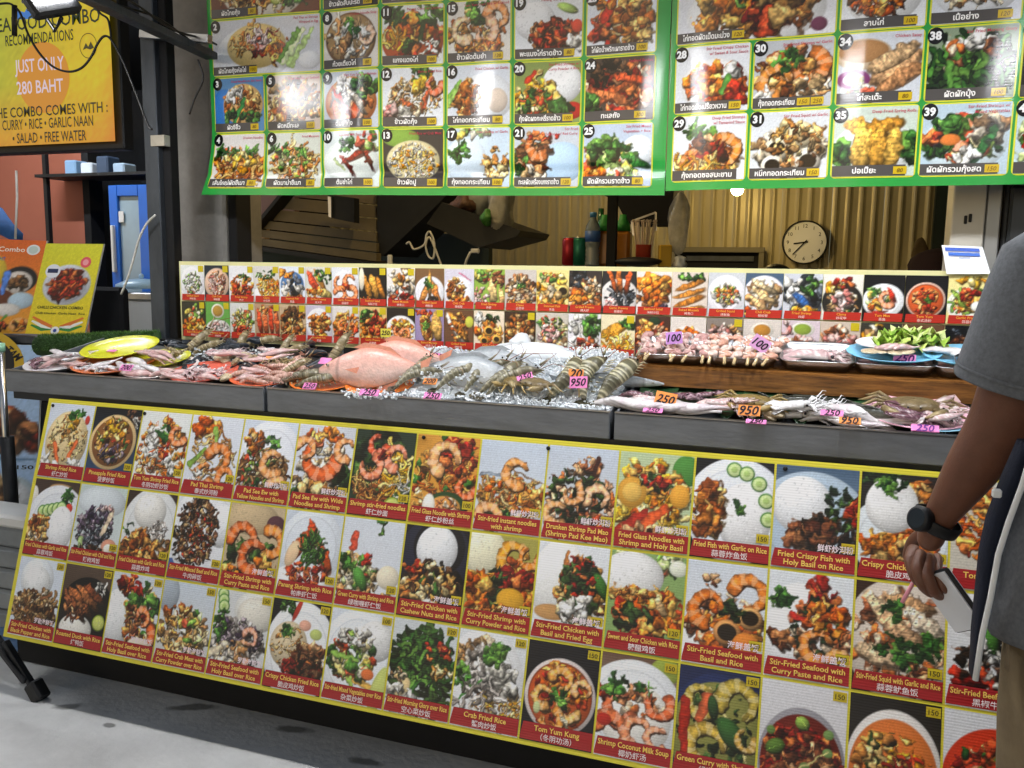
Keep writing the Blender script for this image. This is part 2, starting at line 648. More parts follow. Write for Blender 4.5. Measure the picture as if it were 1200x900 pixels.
                ro = math.radians(n[4]); c = hx(p[5])
                s.e(n[0] + .01, n[1] * A + .02, n[2], n[3], c * .4, ro, 0, .8)
                s.e(n[0], n[1] * A, n[2], n[3], c, ro, .5, 1., True)
                for q in np.linspace(-.7, .7, 6):
                    x, y = n[0] + math.cos(ro) * n[2] * q, n[1] * A + math.sin(ro) * n[2] * q
                    s.stroke([(x - math.sin(ro) * n[3] * .7 * k2, y + math.cos(ro) * n[3] * .7 * k2) for k2 in np.linspace(-1, 1, 8)], .007, .005, c * .62)
            elif k == 'gl':   # glazed speckle of sauce over an area
                for _ in range(int(n[4])):
                    x, y = s.inell(n[0], n[1] * A, n[2], n[3] * A)
                    s.e(x, y, .01, .008, s.r.choice(PAL[p[5]]), 0, 0, .8)
        return s

    def colors(s):
        g = np.random.RandomState(s.r.randrange(9999))
        a = np.clip(s.a * (1 + g.normal(0, .025, s.a.shape[:2])[..., None]), 0, 1)
        a = (a - .5) * 1.04 + .49
        a = np.clip(a, .008, .96)
        return np.where(a <= .04045, a / 12.92, ((a + .055) / 1.055) ** 2.4)


TXT = {}


def glyphs(body, bold=.0, shear=0.):
    k = (body, bold, shear)
    if k not in TXT:
        cu = bpy.data.curves.new('t', 'FONT')
        cu.body = body
        cu.resolution_u = 2
        cu.offset = bold
        cu.shear = shear
        cu.align_x = 'LEFT'
        ob = bpy.data.objects.new('t', cu)
        COL.objects.link(ob)
        me = bpy.data.meshes.new_from_object(ob)
        v = np.zeros(len(me.vertices) * 3)
        me.vertices.foreach_get('co', v)
        v = v.reshape(-1, 3)[:, :2]
        fs = [tuple(p.vertices) for p in me.polygons]
        if len(v):
            v = v - [v[:, 0].min(), 0]
        bpy.data.objects.remove(ob)
        bpy.data.curves.remove(cu)
        bpy.data.meshes.remove(me)
        TXT[k] = (v, fs)
    return TXT[k]


class Sheet:
    """a printed surface: F(u, v, h) -> world, u right, v down, h towards the viewer"""

    def __init__(s, F, mat):
        s.F = F; s.mat = mat

    def pic(s, name, parent, u0, v0, u1, v1, pc, h=.0012):
        w, hh = pc.w, pc.h
        U, V = np.meshgrid(np.linspace(u0, u1, w), np.linspace(v0, v1, hh))
        P = np.stack(s.F(U.ravel(), V.ravel(), h), 1) - np.array(parent_origin(parent))
        me = bpy.data.meshes.new(name)
        nv = w * hh
        i = np.arange(nv).reshape(hh, w)
        q = np.stack([i[1:, :-1], i[1:, 1:], i[:-1, 1:], i[:-1, :-1]], -1).reshape(-1, 4)
        me.vertices.add(nv)
        me.vertices.foreach_set('co', P.astype(np.float32).ravel())
        me.loops.add(q.size)
        me.loops.foreach_set('vertex_index', q.ravel().astype(np.int32))
        me.polygons.add(len(q))
        me.polygons.foreach_set('loop_start', (np.arange(len(q)) * 4).astype(np.int32))
        me.polygons.foreach_set('use_smooth', np.ones(len(q), bool))
        a = me.color_attributes.new('col', 'FLOAT_COLOR', 'POINT')
        c = np.ones((nv, 4), np.float32)
        c[:, :3] = pc.colors().reshape(-1, 3)
        a.data.foreach_set('color', c.ravel())
        me.update(calc_edges=True)
        me.validate()
        o = bpy.data.objects.new(name, me)
        me.materials.append(s.mat)
        COL.objects.link(o)
        o.parent = parent
        return o

    def rect(s, mb, u0, v0, u1, v1, col, h, nu=6, nv=1, skew=0., rad=0.):
        us = np.linspace(0, 1, nu + 1); vs_ = np.linspace(0, 1, nv + 1)
        U, V = np.meshgrid(us, vs_)
        uu = u0 + (u1 - u0) * U + skew * (1 - V)
        vv = v0 + (v1 - v0) * V
        P = np.stack(s.F(uu.ravel(), vv.ravel(), h), 1)
        n = nu + 1
        fs = [(j * n + n + i, j * n + n + i + 1, j * n + i + 1, j * n + i) for j in range(nv) for i in range(nu)]
        mb.add(P, fs, col)

    def disc(s, mb, u, v, r, col, h, n=22, ry=None):
        th = np.linspace(0, 2 * math.pi, n, endpoint=False)
        P = np.stack(s.F(u + r * np.cos(th), v - (ry or r) * np.sin(th), h), 1)
        mb.add(P, [tuple(range(n))], col)

    def shape(s, mb, pts, col, h):
        a = np.array(pts)
        P = np.stack(s.F(a[:, 0], a[:, 1], h), 1)
        mb.add(P, [tuple(range(len(pts)))[::-1]], col)

    def text(s, mb, body, u, v, size, col, h, maxw=None, bold=.012, align='c', shear=0., rot=0.):
        vv, fs = glyphs(body, bold, shear)
        if not len(vv):
            return
        k = size
        w = vv[:, 0].max() * k
        sx = 1.
        if maxw and w > maxw:
            sx = maxw / w
            w = maxw
        ox = {'c': -w / 2, 'l': 0, 'r': -w}[align]
        a, b = vv[:, 0] * k * sx + ox, -vv[:, 1] * k
        if rot:
            a, b = a * math.cos(rot) + b * math.sin(rot), -a * math.sin(rot) + b * math.cos(rot)
        P = np.stack(s.F(u + a, v + b, h), 1)
        mb.add(P, fs, col)
# ------------------------------------------------------------------ ground
def floor_mat():
    m = M('worn_concrete_floor', 'd8d6d1', rough=.6, var=.28, vscale=3.5, bump=.25, bscale=45, spec=.4, detail=9)
    nt = m.node_tree
    b = nt.nodes['Principled BSDF']
    cur = b.inputs['Base Color'].links[0].from_socket
    geo = nt.nodes['Geometry']
    nz = nt.nodes.new('ShaderNodeTexNoise')
    nz.inputs['Scale'].default_value = 14
    nz.inputs['Detail'].default_value = 6
    nt.links.new(geo.outputs['Position'], nz.inputs['Vector'])
    # oily spill marks with their own outlines
    for (u, v, rx, ry, a) in ((80, 828, .05, .022, .5), (226, 829, .075, .02, .4), (345, 855, .05, .02, .2), (128, 850, .02, .012, 0), (268, 822, .04, .012, .3), (430, 893, .05, .018, .1)):
        p = onZ(u, v, 0)
        mp = nt.nodes.new('ShaderNodeMapping')
        mp.vector_type = 'TEXTURE'
        mp.inputs['Location'].default_value = (p.x, p.y, 0)
        mp.inputs['Rotation'].default_value = (0, 0, a)
        mp.inputs['Scale'].default_value = (rx, ry, 1)
        nt.links.new(geo.outputs['Position'], mp.inputs[0])
        ln = nt.nodes.new('ShaderNodeVectorMath'); ln.operation = 'LENGTH'
        nt.links.new(mp.outputs[0], ln.inputs[0])
        ad = nt.nodes.new('ShaderNodeMath'); ad.operation = 'MULTIPLY_ADD'
        ad.inputs[1].default_value = 1.6
        nt.links.new(nz.outputs[0], ad.inputs[0]); nt.links.new(ln.outputs['Value'], ad.inputs[2])
        rp = nt.nodes.new('ShaderNodeMapRange')
        rp.inputs['From Min'].default_value = 1.95; rp.inputs['From Max'].default_value = 1.45
        rp.inputs['To Max'].default_value = .72
        nt.links.new(ad.outputs[0], rp.inputs[0])
        mxn = nt.nodes.new('ShaderNodeMix'); mxn.data_type = 'RGBA'
        nt.links.new(rp.outputs[0], mxn.inputs[0])
        nt.links.new(cur, mxn.inputs[6])
        mxn.inputs[7].default_value = (*lin('4e4d46'), 1)
        cur = mxn.outputs[2]
    nt.links.new(cur, b.inputs['Base Color'])
    return m


mb = MB()
mb.add([(-60, -60, 0), (60, -60, 0), (60, 60, 0), (-60, 60, 0)], [(0, 1, 2, 3)])
o = mb.build('ground', floor_mat(), base=False)
o['kind'] = 'structure'

# ------------------------------------------------------------------ counter under the trays
YS = 2.66            # plane of the strip sign behind the trays
SK = YS / 2.78
CX0, CX1 = -2.60, 1.35
ctr = thing('seafood_counter', 'black counter body carrying the seafood trays, mostly hidden behind the leaning menu panel', 'counter', (-.6, 2.45, 0))
mb = MB(); mb.box((-.57, 2.47, .55), (3.9, .5, .76), bev=.006); mb.build('cabinet', M_BLACKM, ctr)
mb = MB(); mb.box(((CX0 + CX1) / 2, 2.43, .083), (CX1 - CX0, .6, .166), bev=.006); mb.build('plinth', M_BLACKM, ctr)
mb = MB(); mb.box(((CX0 + CX1) / 2 - .02, 2.215, .944), (CX1 - CX0, .03, .024)); mb.build('front_rail', M_LIP, ctr)
mb = MB(); mb.box(((CX0 + CX1) / 2, YS + .035, 1.02), (CX1 - CX0 - .1, .05, .19)); mb.build('back_rail', M_BLACK, ctr)

ALPHA = math.radians(13.5)
SP = Vector((0, 2.205, 1.008))
SN = Vector((0, -math.sin(ALPHA), math.cos(ALPHA)))
TR = Matrix.Rotation(ALPHA, 3, 'X')


def at(u, v, h=0.):
    """photo pixel -> point on the sloping display surface, h above it"""
    return onP(u, v, SP + SN * h, SN)


def surf(x, y, h=0.):
    return Vector((x, y, 1.008 + (y - 2.205) * math.tan(ALPHA))) + SN * h


TX = [onZ(5, 433.6, 1.03).x, onZ(309, 455.5, 1.03).x, onZ(715.5, 485, 1.03).x, 1.30]
for i, lab in enumerate(('dark steel display tray of plates and shellfish at the left end of the counter',
                         'middle dark steel display tray holding the red fish and crushed ice',
                         'dark steel display tray below the wooden shelf, nearest the person')):
    x0, x1 = TX[i] + .006, TX[i + 1] - .006
    t = thing('display_tray', lab, 'tray', ((x0 + x1) / 2, 2.47, .95), 'steel display trays')
    mb = MB()
    mb.box(((x0 + x1) / 2, 2.196, .9935), (x1 - x0, .012, .073), bev=.003)
    mb.build('fascia', M_FASCIA, t)
    mb = MB()
    mb.box(((x0 + x1) / 2, 2.197, 1.0315), (x1 - x0, .016, .003))
    mb.build('front_rim', M_STEEL, t)
    for x in (x0 + .004, x1 - .004):
        mb = MB()
        mb.poly([(x - .003, 2.203, .957), (x - .003, 2.635, .957), (x - .003, 2.635, 1.112), (x - .003, 2.203, 1.03)], .006, (1, 0, 0))
        mb.build('side_wall', M_FASCIA, t)
    mb = MB()
    mb.poly([(x0 + .008, 2.203, .996), (x0 + .008, 2.635, .996 + .432 * math.tan(ALPHA)), (x0 + .008, 2.635, .984), (x0 + .008, 2.203, .984)], x1 - x0 - .016, (1, 0, 0))
    mb.build('tray_bed', M_LIP, t)

# wooden shelf over the right tray
SHY0 = 2.41
sp_ = onY(740, 430, SHY0)
sx0, ZS = sp_.x, sp_.z
BETA = math.radians(14)
TRS = Matrix.Rotation(BETA, 3, 'X')


def onshelf(x, y, h=0.):
    return Vector((x, y, ZS + (y - SHY0) * math.tan(BETA) + h))


sh_ = thing('wooden_shelf', 'brown varnished wooden shelf plank above the right seafood tray', 'shelf', (.3, 2.52, .99))
mb = MB(); mb.poly([(sx0, SHY0, ZS - .05), (sx0, SHY0 + .225, ZS - .05), (sx0, SHY0 + .225, ZS + .225 * math.tan(BETA)), (sx0, SHY0, ZS)][::-1], 1.2 - sx0, (1, 0, 0))
mb.build('plank', M_WOOD, sh_)
for x in (sx0 + .05, 1.15):
    mb = MB(); mb.box((x, 2.58, 1.02), (.03, .03, ZS * 2 - 2.04 - .1)); mb.build('bracket', M_BLACK, sh_)

# ------------------------------------------------------------------ posts, column, stall shell
def post(u0, u1, Y, z0, z1, mat, label, cat='post', dep=None, name='steel_post', v=220, lean=0.):
    a, b = onY(u0, v, Y).x, onY(u1, v, Y).x
    w = b - a
    mb = MB()
    mb.bar(((a + b) / 2 - lean, Y, z0), ((a + b) / 2 + lean, Y, z1), w, dep or w, up=(0, 1, 0), bev=.003)
    return tag(mb.build(name, mat), label, cat)


post(178, 194, 2.72, 0, 3.0, M_DARKST, 'chipped dark grey steel post beside the concrete column')
post(194.6, 206, 2.735, 0, 3.0, M_BLACKM, 'black post between the grey steel post and the concrete column')
colm = thing('concrete_column', 'rough grey concrete column between the black post and the green banner', 'column', (-2.41, 3.1, 0))
a, b = onY(207, 220, 2.95).x, onY(262, 220, 2.95).x
mb = MB(); mb.box(((a + b) / 2, 3.08, 1.5), (b - a, .26, 3.0), bev=.012); mb.build('shaft', M_CONC, colm)
mb = MB(); mb.box((b + .022, 3.02, 1.5), (.04, .1, 2.98), bev=.003); mb.build('dark_edge', M_BLACKM, colm)  # black strip down the right edge of the column
p = onY(186, 165, 2.69)
mb = MB(); mb.loft([[p + Vector((x, y + .027, z)) for x, y in ((-.032, -.034), (.032, -.034), (.032, .034), (-.032, .034))] for z in (-.02, .02)], smooth=False)
tag(mb.build('pipe_clamp', M_STEEL), 'pale metal clamp strapped round the grey steel post', 'clamp')
p0, p1 = onY(166, 40, 2.68), onY(246, 46, 2.68)
mb = MB(); mb.bar(p0, p1, .03, .03, bev=.002)
tag(mb.build('cross_bar', M_STEEL), 'short pale metal cross bar fixed across the top of the posts', 'bar')

# roof and dark shell behind
mb = MB(); mb.box((-.85, 4.2, 2.86), (5.3, 2.9, .06)); tag(mb.build('stall_roof', M_BLACKM), 'dark roof over the kitchen of the stall', 'roof')
mb = MB(); mb.box((-5.9, 5.2, 3.05), (5.6, 4.6, .06)); tag(mb.build('market_roof', M_BLACKM), 'dark roof over the neighbouring stall on the left', 'roof')
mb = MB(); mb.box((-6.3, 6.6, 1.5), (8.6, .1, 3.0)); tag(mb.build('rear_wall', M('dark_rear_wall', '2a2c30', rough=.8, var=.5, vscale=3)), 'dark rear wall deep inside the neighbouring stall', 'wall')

# corrugated back wall
YB = 5.4
wall = thing('back_wall', 'dull yellow corrugated metal wall at the back of the kitchen', 'wall', (-.6, YB, 0))
M_CORR = M('painted_corrugated_sheet', 'b3a67c', rough=.38, metal=.15, var=.25, vscale=4, stretch=(1, 1, .25), spec=.6)
x = -3.3
pitch = .28
while x < 1.1:
    mb = MB()
    prof = []
    for k in range(4):
        q = x + k * pitch / 4
        prof += [(q, 0), (q + .010, .004), (q + .016, .009), (q + .026, .009), (q + .032, .004), (q + .042, 0)]
    prof.append((x + pitch - .001, 0))
    n = len(prof)
    vs_ = [(a, YB - d, z) for z in (0, 2.83) for a, d in prof] + [(a, YB + .004 - d, z) for z in (0, 2.83) for a, d in prof]
    fs = [(i, i + 1, n + i + 1, n + i) for i in range(n - 1)] + [(2 * n + i + 1, 2 * n + i, 3 * n + i, 3 * n + i + 1) for i in range(n - 1)]
    mb.add(vs_, fs)
    mb.build('corrugated_sheet', M_CORR, wall)
    x += pitch
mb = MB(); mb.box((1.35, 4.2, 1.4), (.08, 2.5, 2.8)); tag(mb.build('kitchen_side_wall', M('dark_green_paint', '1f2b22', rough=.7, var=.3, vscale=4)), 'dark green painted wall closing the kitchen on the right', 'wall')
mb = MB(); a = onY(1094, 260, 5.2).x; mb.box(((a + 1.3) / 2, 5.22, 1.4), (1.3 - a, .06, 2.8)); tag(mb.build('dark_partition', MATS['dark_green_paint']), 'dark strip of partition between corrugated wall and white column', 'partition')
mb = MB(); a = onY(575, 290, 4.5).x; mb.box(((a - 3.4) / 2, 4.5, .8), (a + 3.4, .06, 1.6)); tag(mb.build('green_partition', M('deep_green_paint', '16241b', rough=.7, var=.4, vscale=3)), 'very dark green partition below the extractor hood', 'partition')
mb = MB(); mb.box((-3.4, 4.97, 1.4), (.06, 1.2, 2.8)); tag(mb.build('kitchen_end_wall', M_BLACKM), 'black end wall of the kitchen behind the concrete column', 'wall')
# ------------------------------------------------------------------ the leaning front menu panel (3 rows of dishes)
T_LEAN = math.radians(17)
PO = onY(60, 471, 2.17)
PW, PH = 3.32, .766
CW, CH_ = .1955, .2555


def F_panel(u, v, h):
    u = np.asarray(u, float); v = np.asarray(v, float)
    bow = .004 * np.sin(u * 2.1 + .5) * np.sin(v * 4)
    h = h + bow
    return (PO.x + u, PO.y - v * math.sin(T_LEAN) - h * math.cos(T_LEAN), PO.z - v * math.cos(T_LEAN) + h * math.sin(T_LEAN))


LOW = [
    # row 1
    [("Shrimp Fried Rice", "虾仁炒饭", "", "bg d4dbe6|rc .5 .5 .46 .4 e8d2a0|ch .5 .45 .4 .3 90 .045 ndl|lf .62 .12 9 .08|ch .62 .28 .14 .06 7 .07 yel|st .25 .55 .42 .85 .05 d86a38|st .72 .5 .6 .72 .045 d86a38|ch .2 .8 .16 .1 8 .1 wht|ch .75 .8 .18 .1 9 .08 wht|el .88 .2 .05 .06 c84030"),
     ("Pineapple Fried Rice", "菠萝炒饭", "120", "bg2 1c1c1e 3a5478|ch .85 .12 .2 .12 16 .06 drk|ch .92 .2 .1 .1 8 .04 wht|el .48 .45 .46 .38 e8c890 60|el .48 .45 .41 .33 8a5a30 60|ch .48 .42 .34 .3 90 .05 mix|ch .5 .6 .26 .12 24 .05 pur|ch .5 .3 .24 .12 8 .08 yel"),
     ("Tom Yum Shrimp Fried Rice", "冬阴功虾炒饭", "120", "bg e4e6e2|ch .5 .5 .5 .42 120 .06 org|ch .3 .4 .2 .2 20 .07 wht|lf .52 .26 9 .08|st .4 .3 .7 .34 .045 2f5a2a|sh .78 .28 .14 30|ch .55 .7 .3 .14 14 .1 wht|ch .35 .72 .3 .1 30 .04 fry|ch .55 .5 .12 .1 12 .05 red"),
     ("Pad Thai Shrimp", "泰式炒河粉", "120", "bg dadee6|ch .3 .14 .28 .1 12 .12 org|nd .5 .5 .45 .3 60 .016 ndl|st .48 .16 .56 .42 .04 8aae50|st .1 .62 .34 .42 .05 7a9a40|sh .62 .52 .2 200 e08038|sh .4 .72 .17 40 e08a40|sh .8 .74 .14 150 e0803a|ch .25 .78 .16 .1 16 .05 wht|ch .78 .84 .2 .06 14 .04 brn"),
     ("Pad See Ew with|Yellow Noodles and Shrimp", "", "120", "bg d0d8e4|pl .55 .5 .6 .5 e6e9f0|nd .45 .62 .44 .3 120 .02 brn|ch .4 .6 .4 .25 40 .05 veg|ch .25 .25 .2 .12 20 .07 fry|lf .58 .3 10 .07|sh .62 .5 .19 60 eaa060|sh .78 .8 .15 200 eaa868|st .3 .28 .7 .2 .012 5a5a5a"),
     ("Pad See Ew with Wide|Noodles and Shrimp", "", "120", "bg d4d8e0|ch .5 .6 .5 .4 60 .09 cla|ch .2 .86 .24 .12 12 .1 drg|ch .8 .6 .2 .14 10 .09 drg|sh .45 .38 .28 10 e86a30|ch .45 .1 .36 .07 18 .07 org|sh .16 .3 .16 200 f0a060|sh .86 .26 .16 80 f0a060|ch .45 .75 .35 .1 14 .13 ndl|ch .5 .92 .4 .06 12 .1 yel"),
     ("Shrimp stir-fried noodles", "虾仁炒面", "120", "bg 26382a|ch .5 .5 .5 .5 40 .14 drg|nd .35 .66 .34 .2 90 .012 fry|nd .7 .42 .25 .28 60 .02 yel|sh .38 .16 .15 20 e86038|sh .72 .3 .17 100 f0906a|sh .3 .42 .17 300 f08a60|ch .5 .3 .1 .04 8 .05 red|nd .88 .7 .12 .2 24 .012 wht|li .74 .86 .15|ch .4 .9 .22 .06 14 .05 red"),
     ("Fried Glass Noodle with Shrimp", "虾仁炒粉丝", "100", "bg d89a40|ch .5 .5 .5 .5 90 .08 mix|nd .5 .6 .5 .4 60 .014 org|ch .7 .2 .3 .18 20 .1 red|sh .5 .26 .22 120 f4b070|sh .85 .55 .14 10 e8703a|el .58 .78 .3 .16 2c4a26|el .56 .79 .24 .12 e0a050|ch .56 .79 .2 .1 20 .05 sea|el .3 .8 .1 .14 f0ece0"),
     ("Stir-fried instant noodles|with shrimp", "", "120", "bg2 c4cfdd d8dce0|st .05 .38 .4 .37 .03 8a94a0|nd .5 .62 .46 .24 150 .018 ndl|ch .5 .6 .4 .2 40 .05 org|sh .58 .34 .18 80 e89a50|st .42 .28 .98 .44 .015 7a5a38|ch .35 .78 .2 .08 24 .04 grn|sh .22 .86 .18 200 f0a868|ch .85 .6 .16 .2 12 .07 fry"),
     ("Drunken Shrimp Pad Mao|(Shrimp Pad Kee Mao)", "", "120", "bg2 c2ccda d0cfca|ch .5 .6 .5 .4 80 .07 drk|ch .5 .6 .5 .38 80 .06 sea|ch .5 .5 .44 .3 30 .07 drg|sh .2 .72 .17 60 e8a868|sh .75 .52 .15 160 f0b888|sh .4 .5 .13 300 e8a060|ch .6 .2 .2 .1 14 .08 duck|st .72 .1 .68 .3 .03 3a1c16|ch .85 .8 .14 .1 10 .06 red"),
     ("Fried Glass Noodles with|Shrimp and Holy Basil", "", "120", "bg b8c8a0|el .9 .16 .18 .16 4f8a3e|ch .5 .5 .5 .46 60 .09 yel|ch .5 .4 .4 .3 40 .07 org|el .2 .42 .2 .16 d8a040|el .2 .42 .13 .1 e8bc60|ch .5 .3 .2 .08 14 .05 drg|st .05 .85 .4 .62 .08 b03020|st .4 .75 .65 .55 .08 d85a2a|ch .5 .28 .2 .06 10 .06 red|ch .3 .85 .3 .1 16 .09 duck|el .84 .42 .13 .12 e8a840"),
     ("Fried Fish with Garlic on Rice", "蒜蓉炸鱼饭", "150", "bg 16161a|pl .55 .5 .66 .52 e8ecf2|rc .66 .56 .34 .34|cu .5 .1 .1 1 0 0|cu .66 .13 .1 1 0 0|cu .82 .22 .1 1 0 0|cu .92 .38 .1 1 0 0|cu .96 .56 .1 1 0 0|ch .2 .5 .2 .28 60 .07 fry|ch .2 .52 .18 .26 30 .1 fry|lf .6 .45 8 .06"),
     ("Fried Crispy Fish with|Holy Basil on Rice", "", "150", "bg2 4a6078 a8bccc|pl .45 .55 .7 .5 b4c6d6|rc .34 .38 .36 .28 eef0f2|ch .66 .68 .4 .24 110 .06 drk|ch .8 .4 .18 .22 40 .05 drg|ch .6 .62 .14 .14 10 .11 duck|ch .26 .66 .12 .1 8 .1 duck|ch .96 .36 .08 .16 10 .09 red"),
     ("Crispy Chicken on Rice", "脆皮鸡饭", "150", "bg 26221e|ch .2 .05 .4 .1 20 .08 drg|pl .5 .6 .62 .4 dfe6ea|ch .75 .28 .26 .22 60 .06 fry|ch .5 .66 .44 .2 70 .08 org|rc .36 .3 .3 .26 f4f4f2|lf .38 .1 12 .08|ch .45 .75 .36 .12 40 .08 fry|ch .9 .2 .1 .1 12 .05 red"),
     ("Tom Yum Seafood", "冬阴功海鲜", "150", "bg c8c2b4|ch .5 .45 .5 .4 40 .09 red|nd .4 .4 .4 .3 90 .02 org|ch .7 .65 .3 .2 20 .09 cla|lf .5 .75 10 .09|ch .5 .2 .4 .2 24 .07 org"),
     ("Seafood Fried Rice", "海鲜炒饭", "120", "bg 2a2420|pl .5 .5 .52 .48|rc .5 .45 .36 .3 e8cf9a|ch .5 .5 .34 .28 50 .05 mix|sh .5 .6 .16 40|lf .6 .3 8 .06"),
     ("Beef Fried Rice", "牛肉炒饭", "120", "bg d4dbe6|pl .5 .52 .55 .5|rc .5 .5 .4 .34 e0c088|ch .5 .5 .36 .3 60 .05 brn|cu .2 .82 .09 3 .1 .02|lf .5 .3 6 .06")],
    # row 2
    [("Fried Chicken with Garlic and Rice", "蒜蓉鸡饭", "", "bg 4a3a30|el .6 .1 .26 .06 b89060|el .02 .24 .1 .14 e8e4da|pl .6 .56 .66 .5 e4e7ec|lf .78 .2 12 .08|el .84 .34 .08 .06 d84030|cu .28 .42 .11 5 .1 -.025|rc .72 .62 .28 .3 f2f3f4|ch .22 .68 .24 .22 70 .07 fry|ch .2 .8 .2 .1 30 .05 cla"),
     ("Stir-Fried Chicken with Chili and Rice", "辣椒鸡饭", "120", "bg2 c4d2cc d4dade|el .5 .2 .5 .2 d8e0e4|ch .45 .52 .4 .26 90 .06 pur|ch .45 .6 .36 .2 50 .05 mus|st .75 .3 .62 .6 .05 d8c4a8|st .2 .7 .24 .92 .06 a8c080|ch .55 .28 .2 .04 8 .05 pnk|el .8 .75 .16 .1 d89a80|el .8 .77 .1 .06 f0ece0|ch .4 .85 .3 .08 24 .06 drk"),
     ("Fried Chicken with Garlic and Rice", "蒜蓉炸鸡", "120", "bg 3c2e28|pl .55 .5 .6 .55 e0e2e2|rc .5 .24 .32 .22 eceae4|ch .55 .72 .48 .24 110 .07 brn|ch .4 .7 .4 .2 40 .08 fry|ch .7 .45 .2 .12 40 .04 gry|lf .08 .48 4 .06"),
     ("Stir-Fried Minced Beef and Rice", "牛肉碎饭", "120", "bg dfe2e8|el .2 .95 .6 .2 44609a|pl .6 .4 .66 .6 e8eaee|rc .9 .3 .3 .26 eceef0|ch .42 .42 .42 .42 240 .045 drk|ch .45 .42 .36 .38 90 .04 brn|gl .45 .45 .36 .36 40 cla|ch .5 .5 .3 .3 30 .03 red"),
     ("Stir-Fried Shrimp with|Curry Paste and Rice", "", "120", "bg c4b090|rc .4 .16 .5 .2 cdb690|el .86 .2 .16 .1 5a3840|ch .5 .7 .5 .3 30 .12 drg|sh .3 .42 .22 180 e07030|sh .82 .42 .2 250 e88a38|sh .55 .6 .24 60 d8682c|ch .15 .85 .2 .1 12 .1 org|ch .75 .72 .2 .1 12 .09 org"),
     ("Panang Shrimp with Rice", "帕南虾仁饭", "120", "bg ccd4de|pl .5 .4 .55 .44 dfe5ec|el .5 .8 .6 .2 eef0f2|fi .3 .4 .26 .09 120 d8602c|fi .5 .25 .22 .08 75 c8481c|fi .75 .5 .26 .09 60 d05824|ch .5 .72 .36 .14 50 .06 red|el .2 .5 .1 .16 f0d0a8 20|nd .56 .42 .2 .18 60 .014 grn|ch .5 .92 .3 .04 14 .05 wht"),
     ("Green Curry with Shrimp and Rice", "绿咖喱虾仁饭", "120", "bg2 d4dae2 dfe2e6|lf .6 .04 6 .08|st .2 .34 .22 .18 .07 c85038|ch .3 .66 .36 .26 60 .08 cla|ch .3 .6 .3 .2 30 .07 sal|bl .38 .68 .2 .07 60 4f8a3a|el .82 .62 .18 .13 e8dfc8|ch .45 .45 .1 .06 6 .06 red|ch .55 .86 .4 .08 20 .07 cla|lf .1 .5 8 .09"),
     ("Stir-Fried Chicken with|Cashew Nuts and Rice", "", "100", "bg 15151c|el .5 .4 .6 .5 23283a|el .55 .22 .4 .3 10131c|rc .52 .24 .32 .26 eef0f2|ch .5 .66 .5 .3 80 .08 drk|ch .45 .62 .42 .24 40 .07 mix|ch .4 .7 .4 .18 14 .07 ndl|ch .2 .46 .16 .06 8 .07 red|ch .4 .86 .3 .06 8 .06 wht"),
     ("Stir-Fried Shrimp with|Curry Powder and Rice", "", "120", "bg a8a050|rc .2 .2 .36 .26 f0ebcc|ch .6 .6 .5 .4 60 .1 org|sh .68 .24 .22 90 eaa030|sh .88 .2 .14 0 e88a30|ch .7 .45 .26 .1 14 .1 red|ch .4 .55 .18 .2 30 .05 drg|el .68 .66 .2 .12 e0a830|ch .15 .6 .2 .2 12 .12 org|ch .45 .82 .34 .08 30 .06 fry"),
     ("Stir-Fried Chicken with|Basil and Fried Egg", "", "120", "bg e2e5e8|el .28 .36 .36 .4 f4f4f0 15|el .26 .72 .24 .08 c89860|st .42 .1 .36 .6 .03 b07038|ch .64 .5 .34 .38 120 .06 mix|ch .6 .5 .3 .34 30 .08 ndl|ch .66 .45 .3 .3 24 .09 drg|bl .92 .4 .2 .06 60|ch .6 .34 .26 .2 16 .05 red|ch .6 .7 .2 .2 10 .1 wht"),
     ("Sweet and Sour Chicken with Rice", "糖醋鸡饭", "120", "bg 8aa868|ch .5 .1 .5 .12 24 .1 sal|rc .3 .24 .42 .24 f0f0ee|ch .55 .62 .46 .26 60 .1 red|ch .6 .55 .4 .26 40 .09 org|ch .35 .7 .24 .14 10 .09 drg|fi .7 .5 .16 .05 60 e8c088|el .9 .12 .12 .08 e8ecd8|ch .3 .42 .3 .06 40 .04 fry"),
     ("Stir-Fried Seafood with|Basil and Rice", "", "120", "bg2 d4dbe3 e4e6e8|el .3 .9 .6 .3 eceef0|ch .5 .55 .5 .26 60 .09 sea|ch .5 .6 .44 .24 30 .08 org|sh .3 .46 .2 110 e07828|sh .78 .28 .2 200 e88430|rg .55 .66 .17 .05 e0a060|rg .82 .5 .15 .045 e8b070|ch .6 .46 .14 .08 14 .06 drg|ch .32 .2 .1 .06 8 .05 duck|el .78 .76 .16 .12 e08838"),
     ("Stir-Fried Seafood with|Curry Paste and Rice", "", "120", "bg dfe4e8|el .4 .6 .5 .5 eef0f2|lf .2 .26 14 .09|ch .66 .56 .34 .36 70 .08 sea|ch .65 .2 .16 .14 14 .1 red|ch .6 .55 .3 .3 30 .07 drg|sh .62 .66 .18 80 e88a38|sh .88 .8 .14 200 e8a050|st .3 .4 .5 .46 .04 b02c20|ch .2 .62 .12 .1 10 .08 duck|ch .7 .4 .26 .16 24 .08 org"),
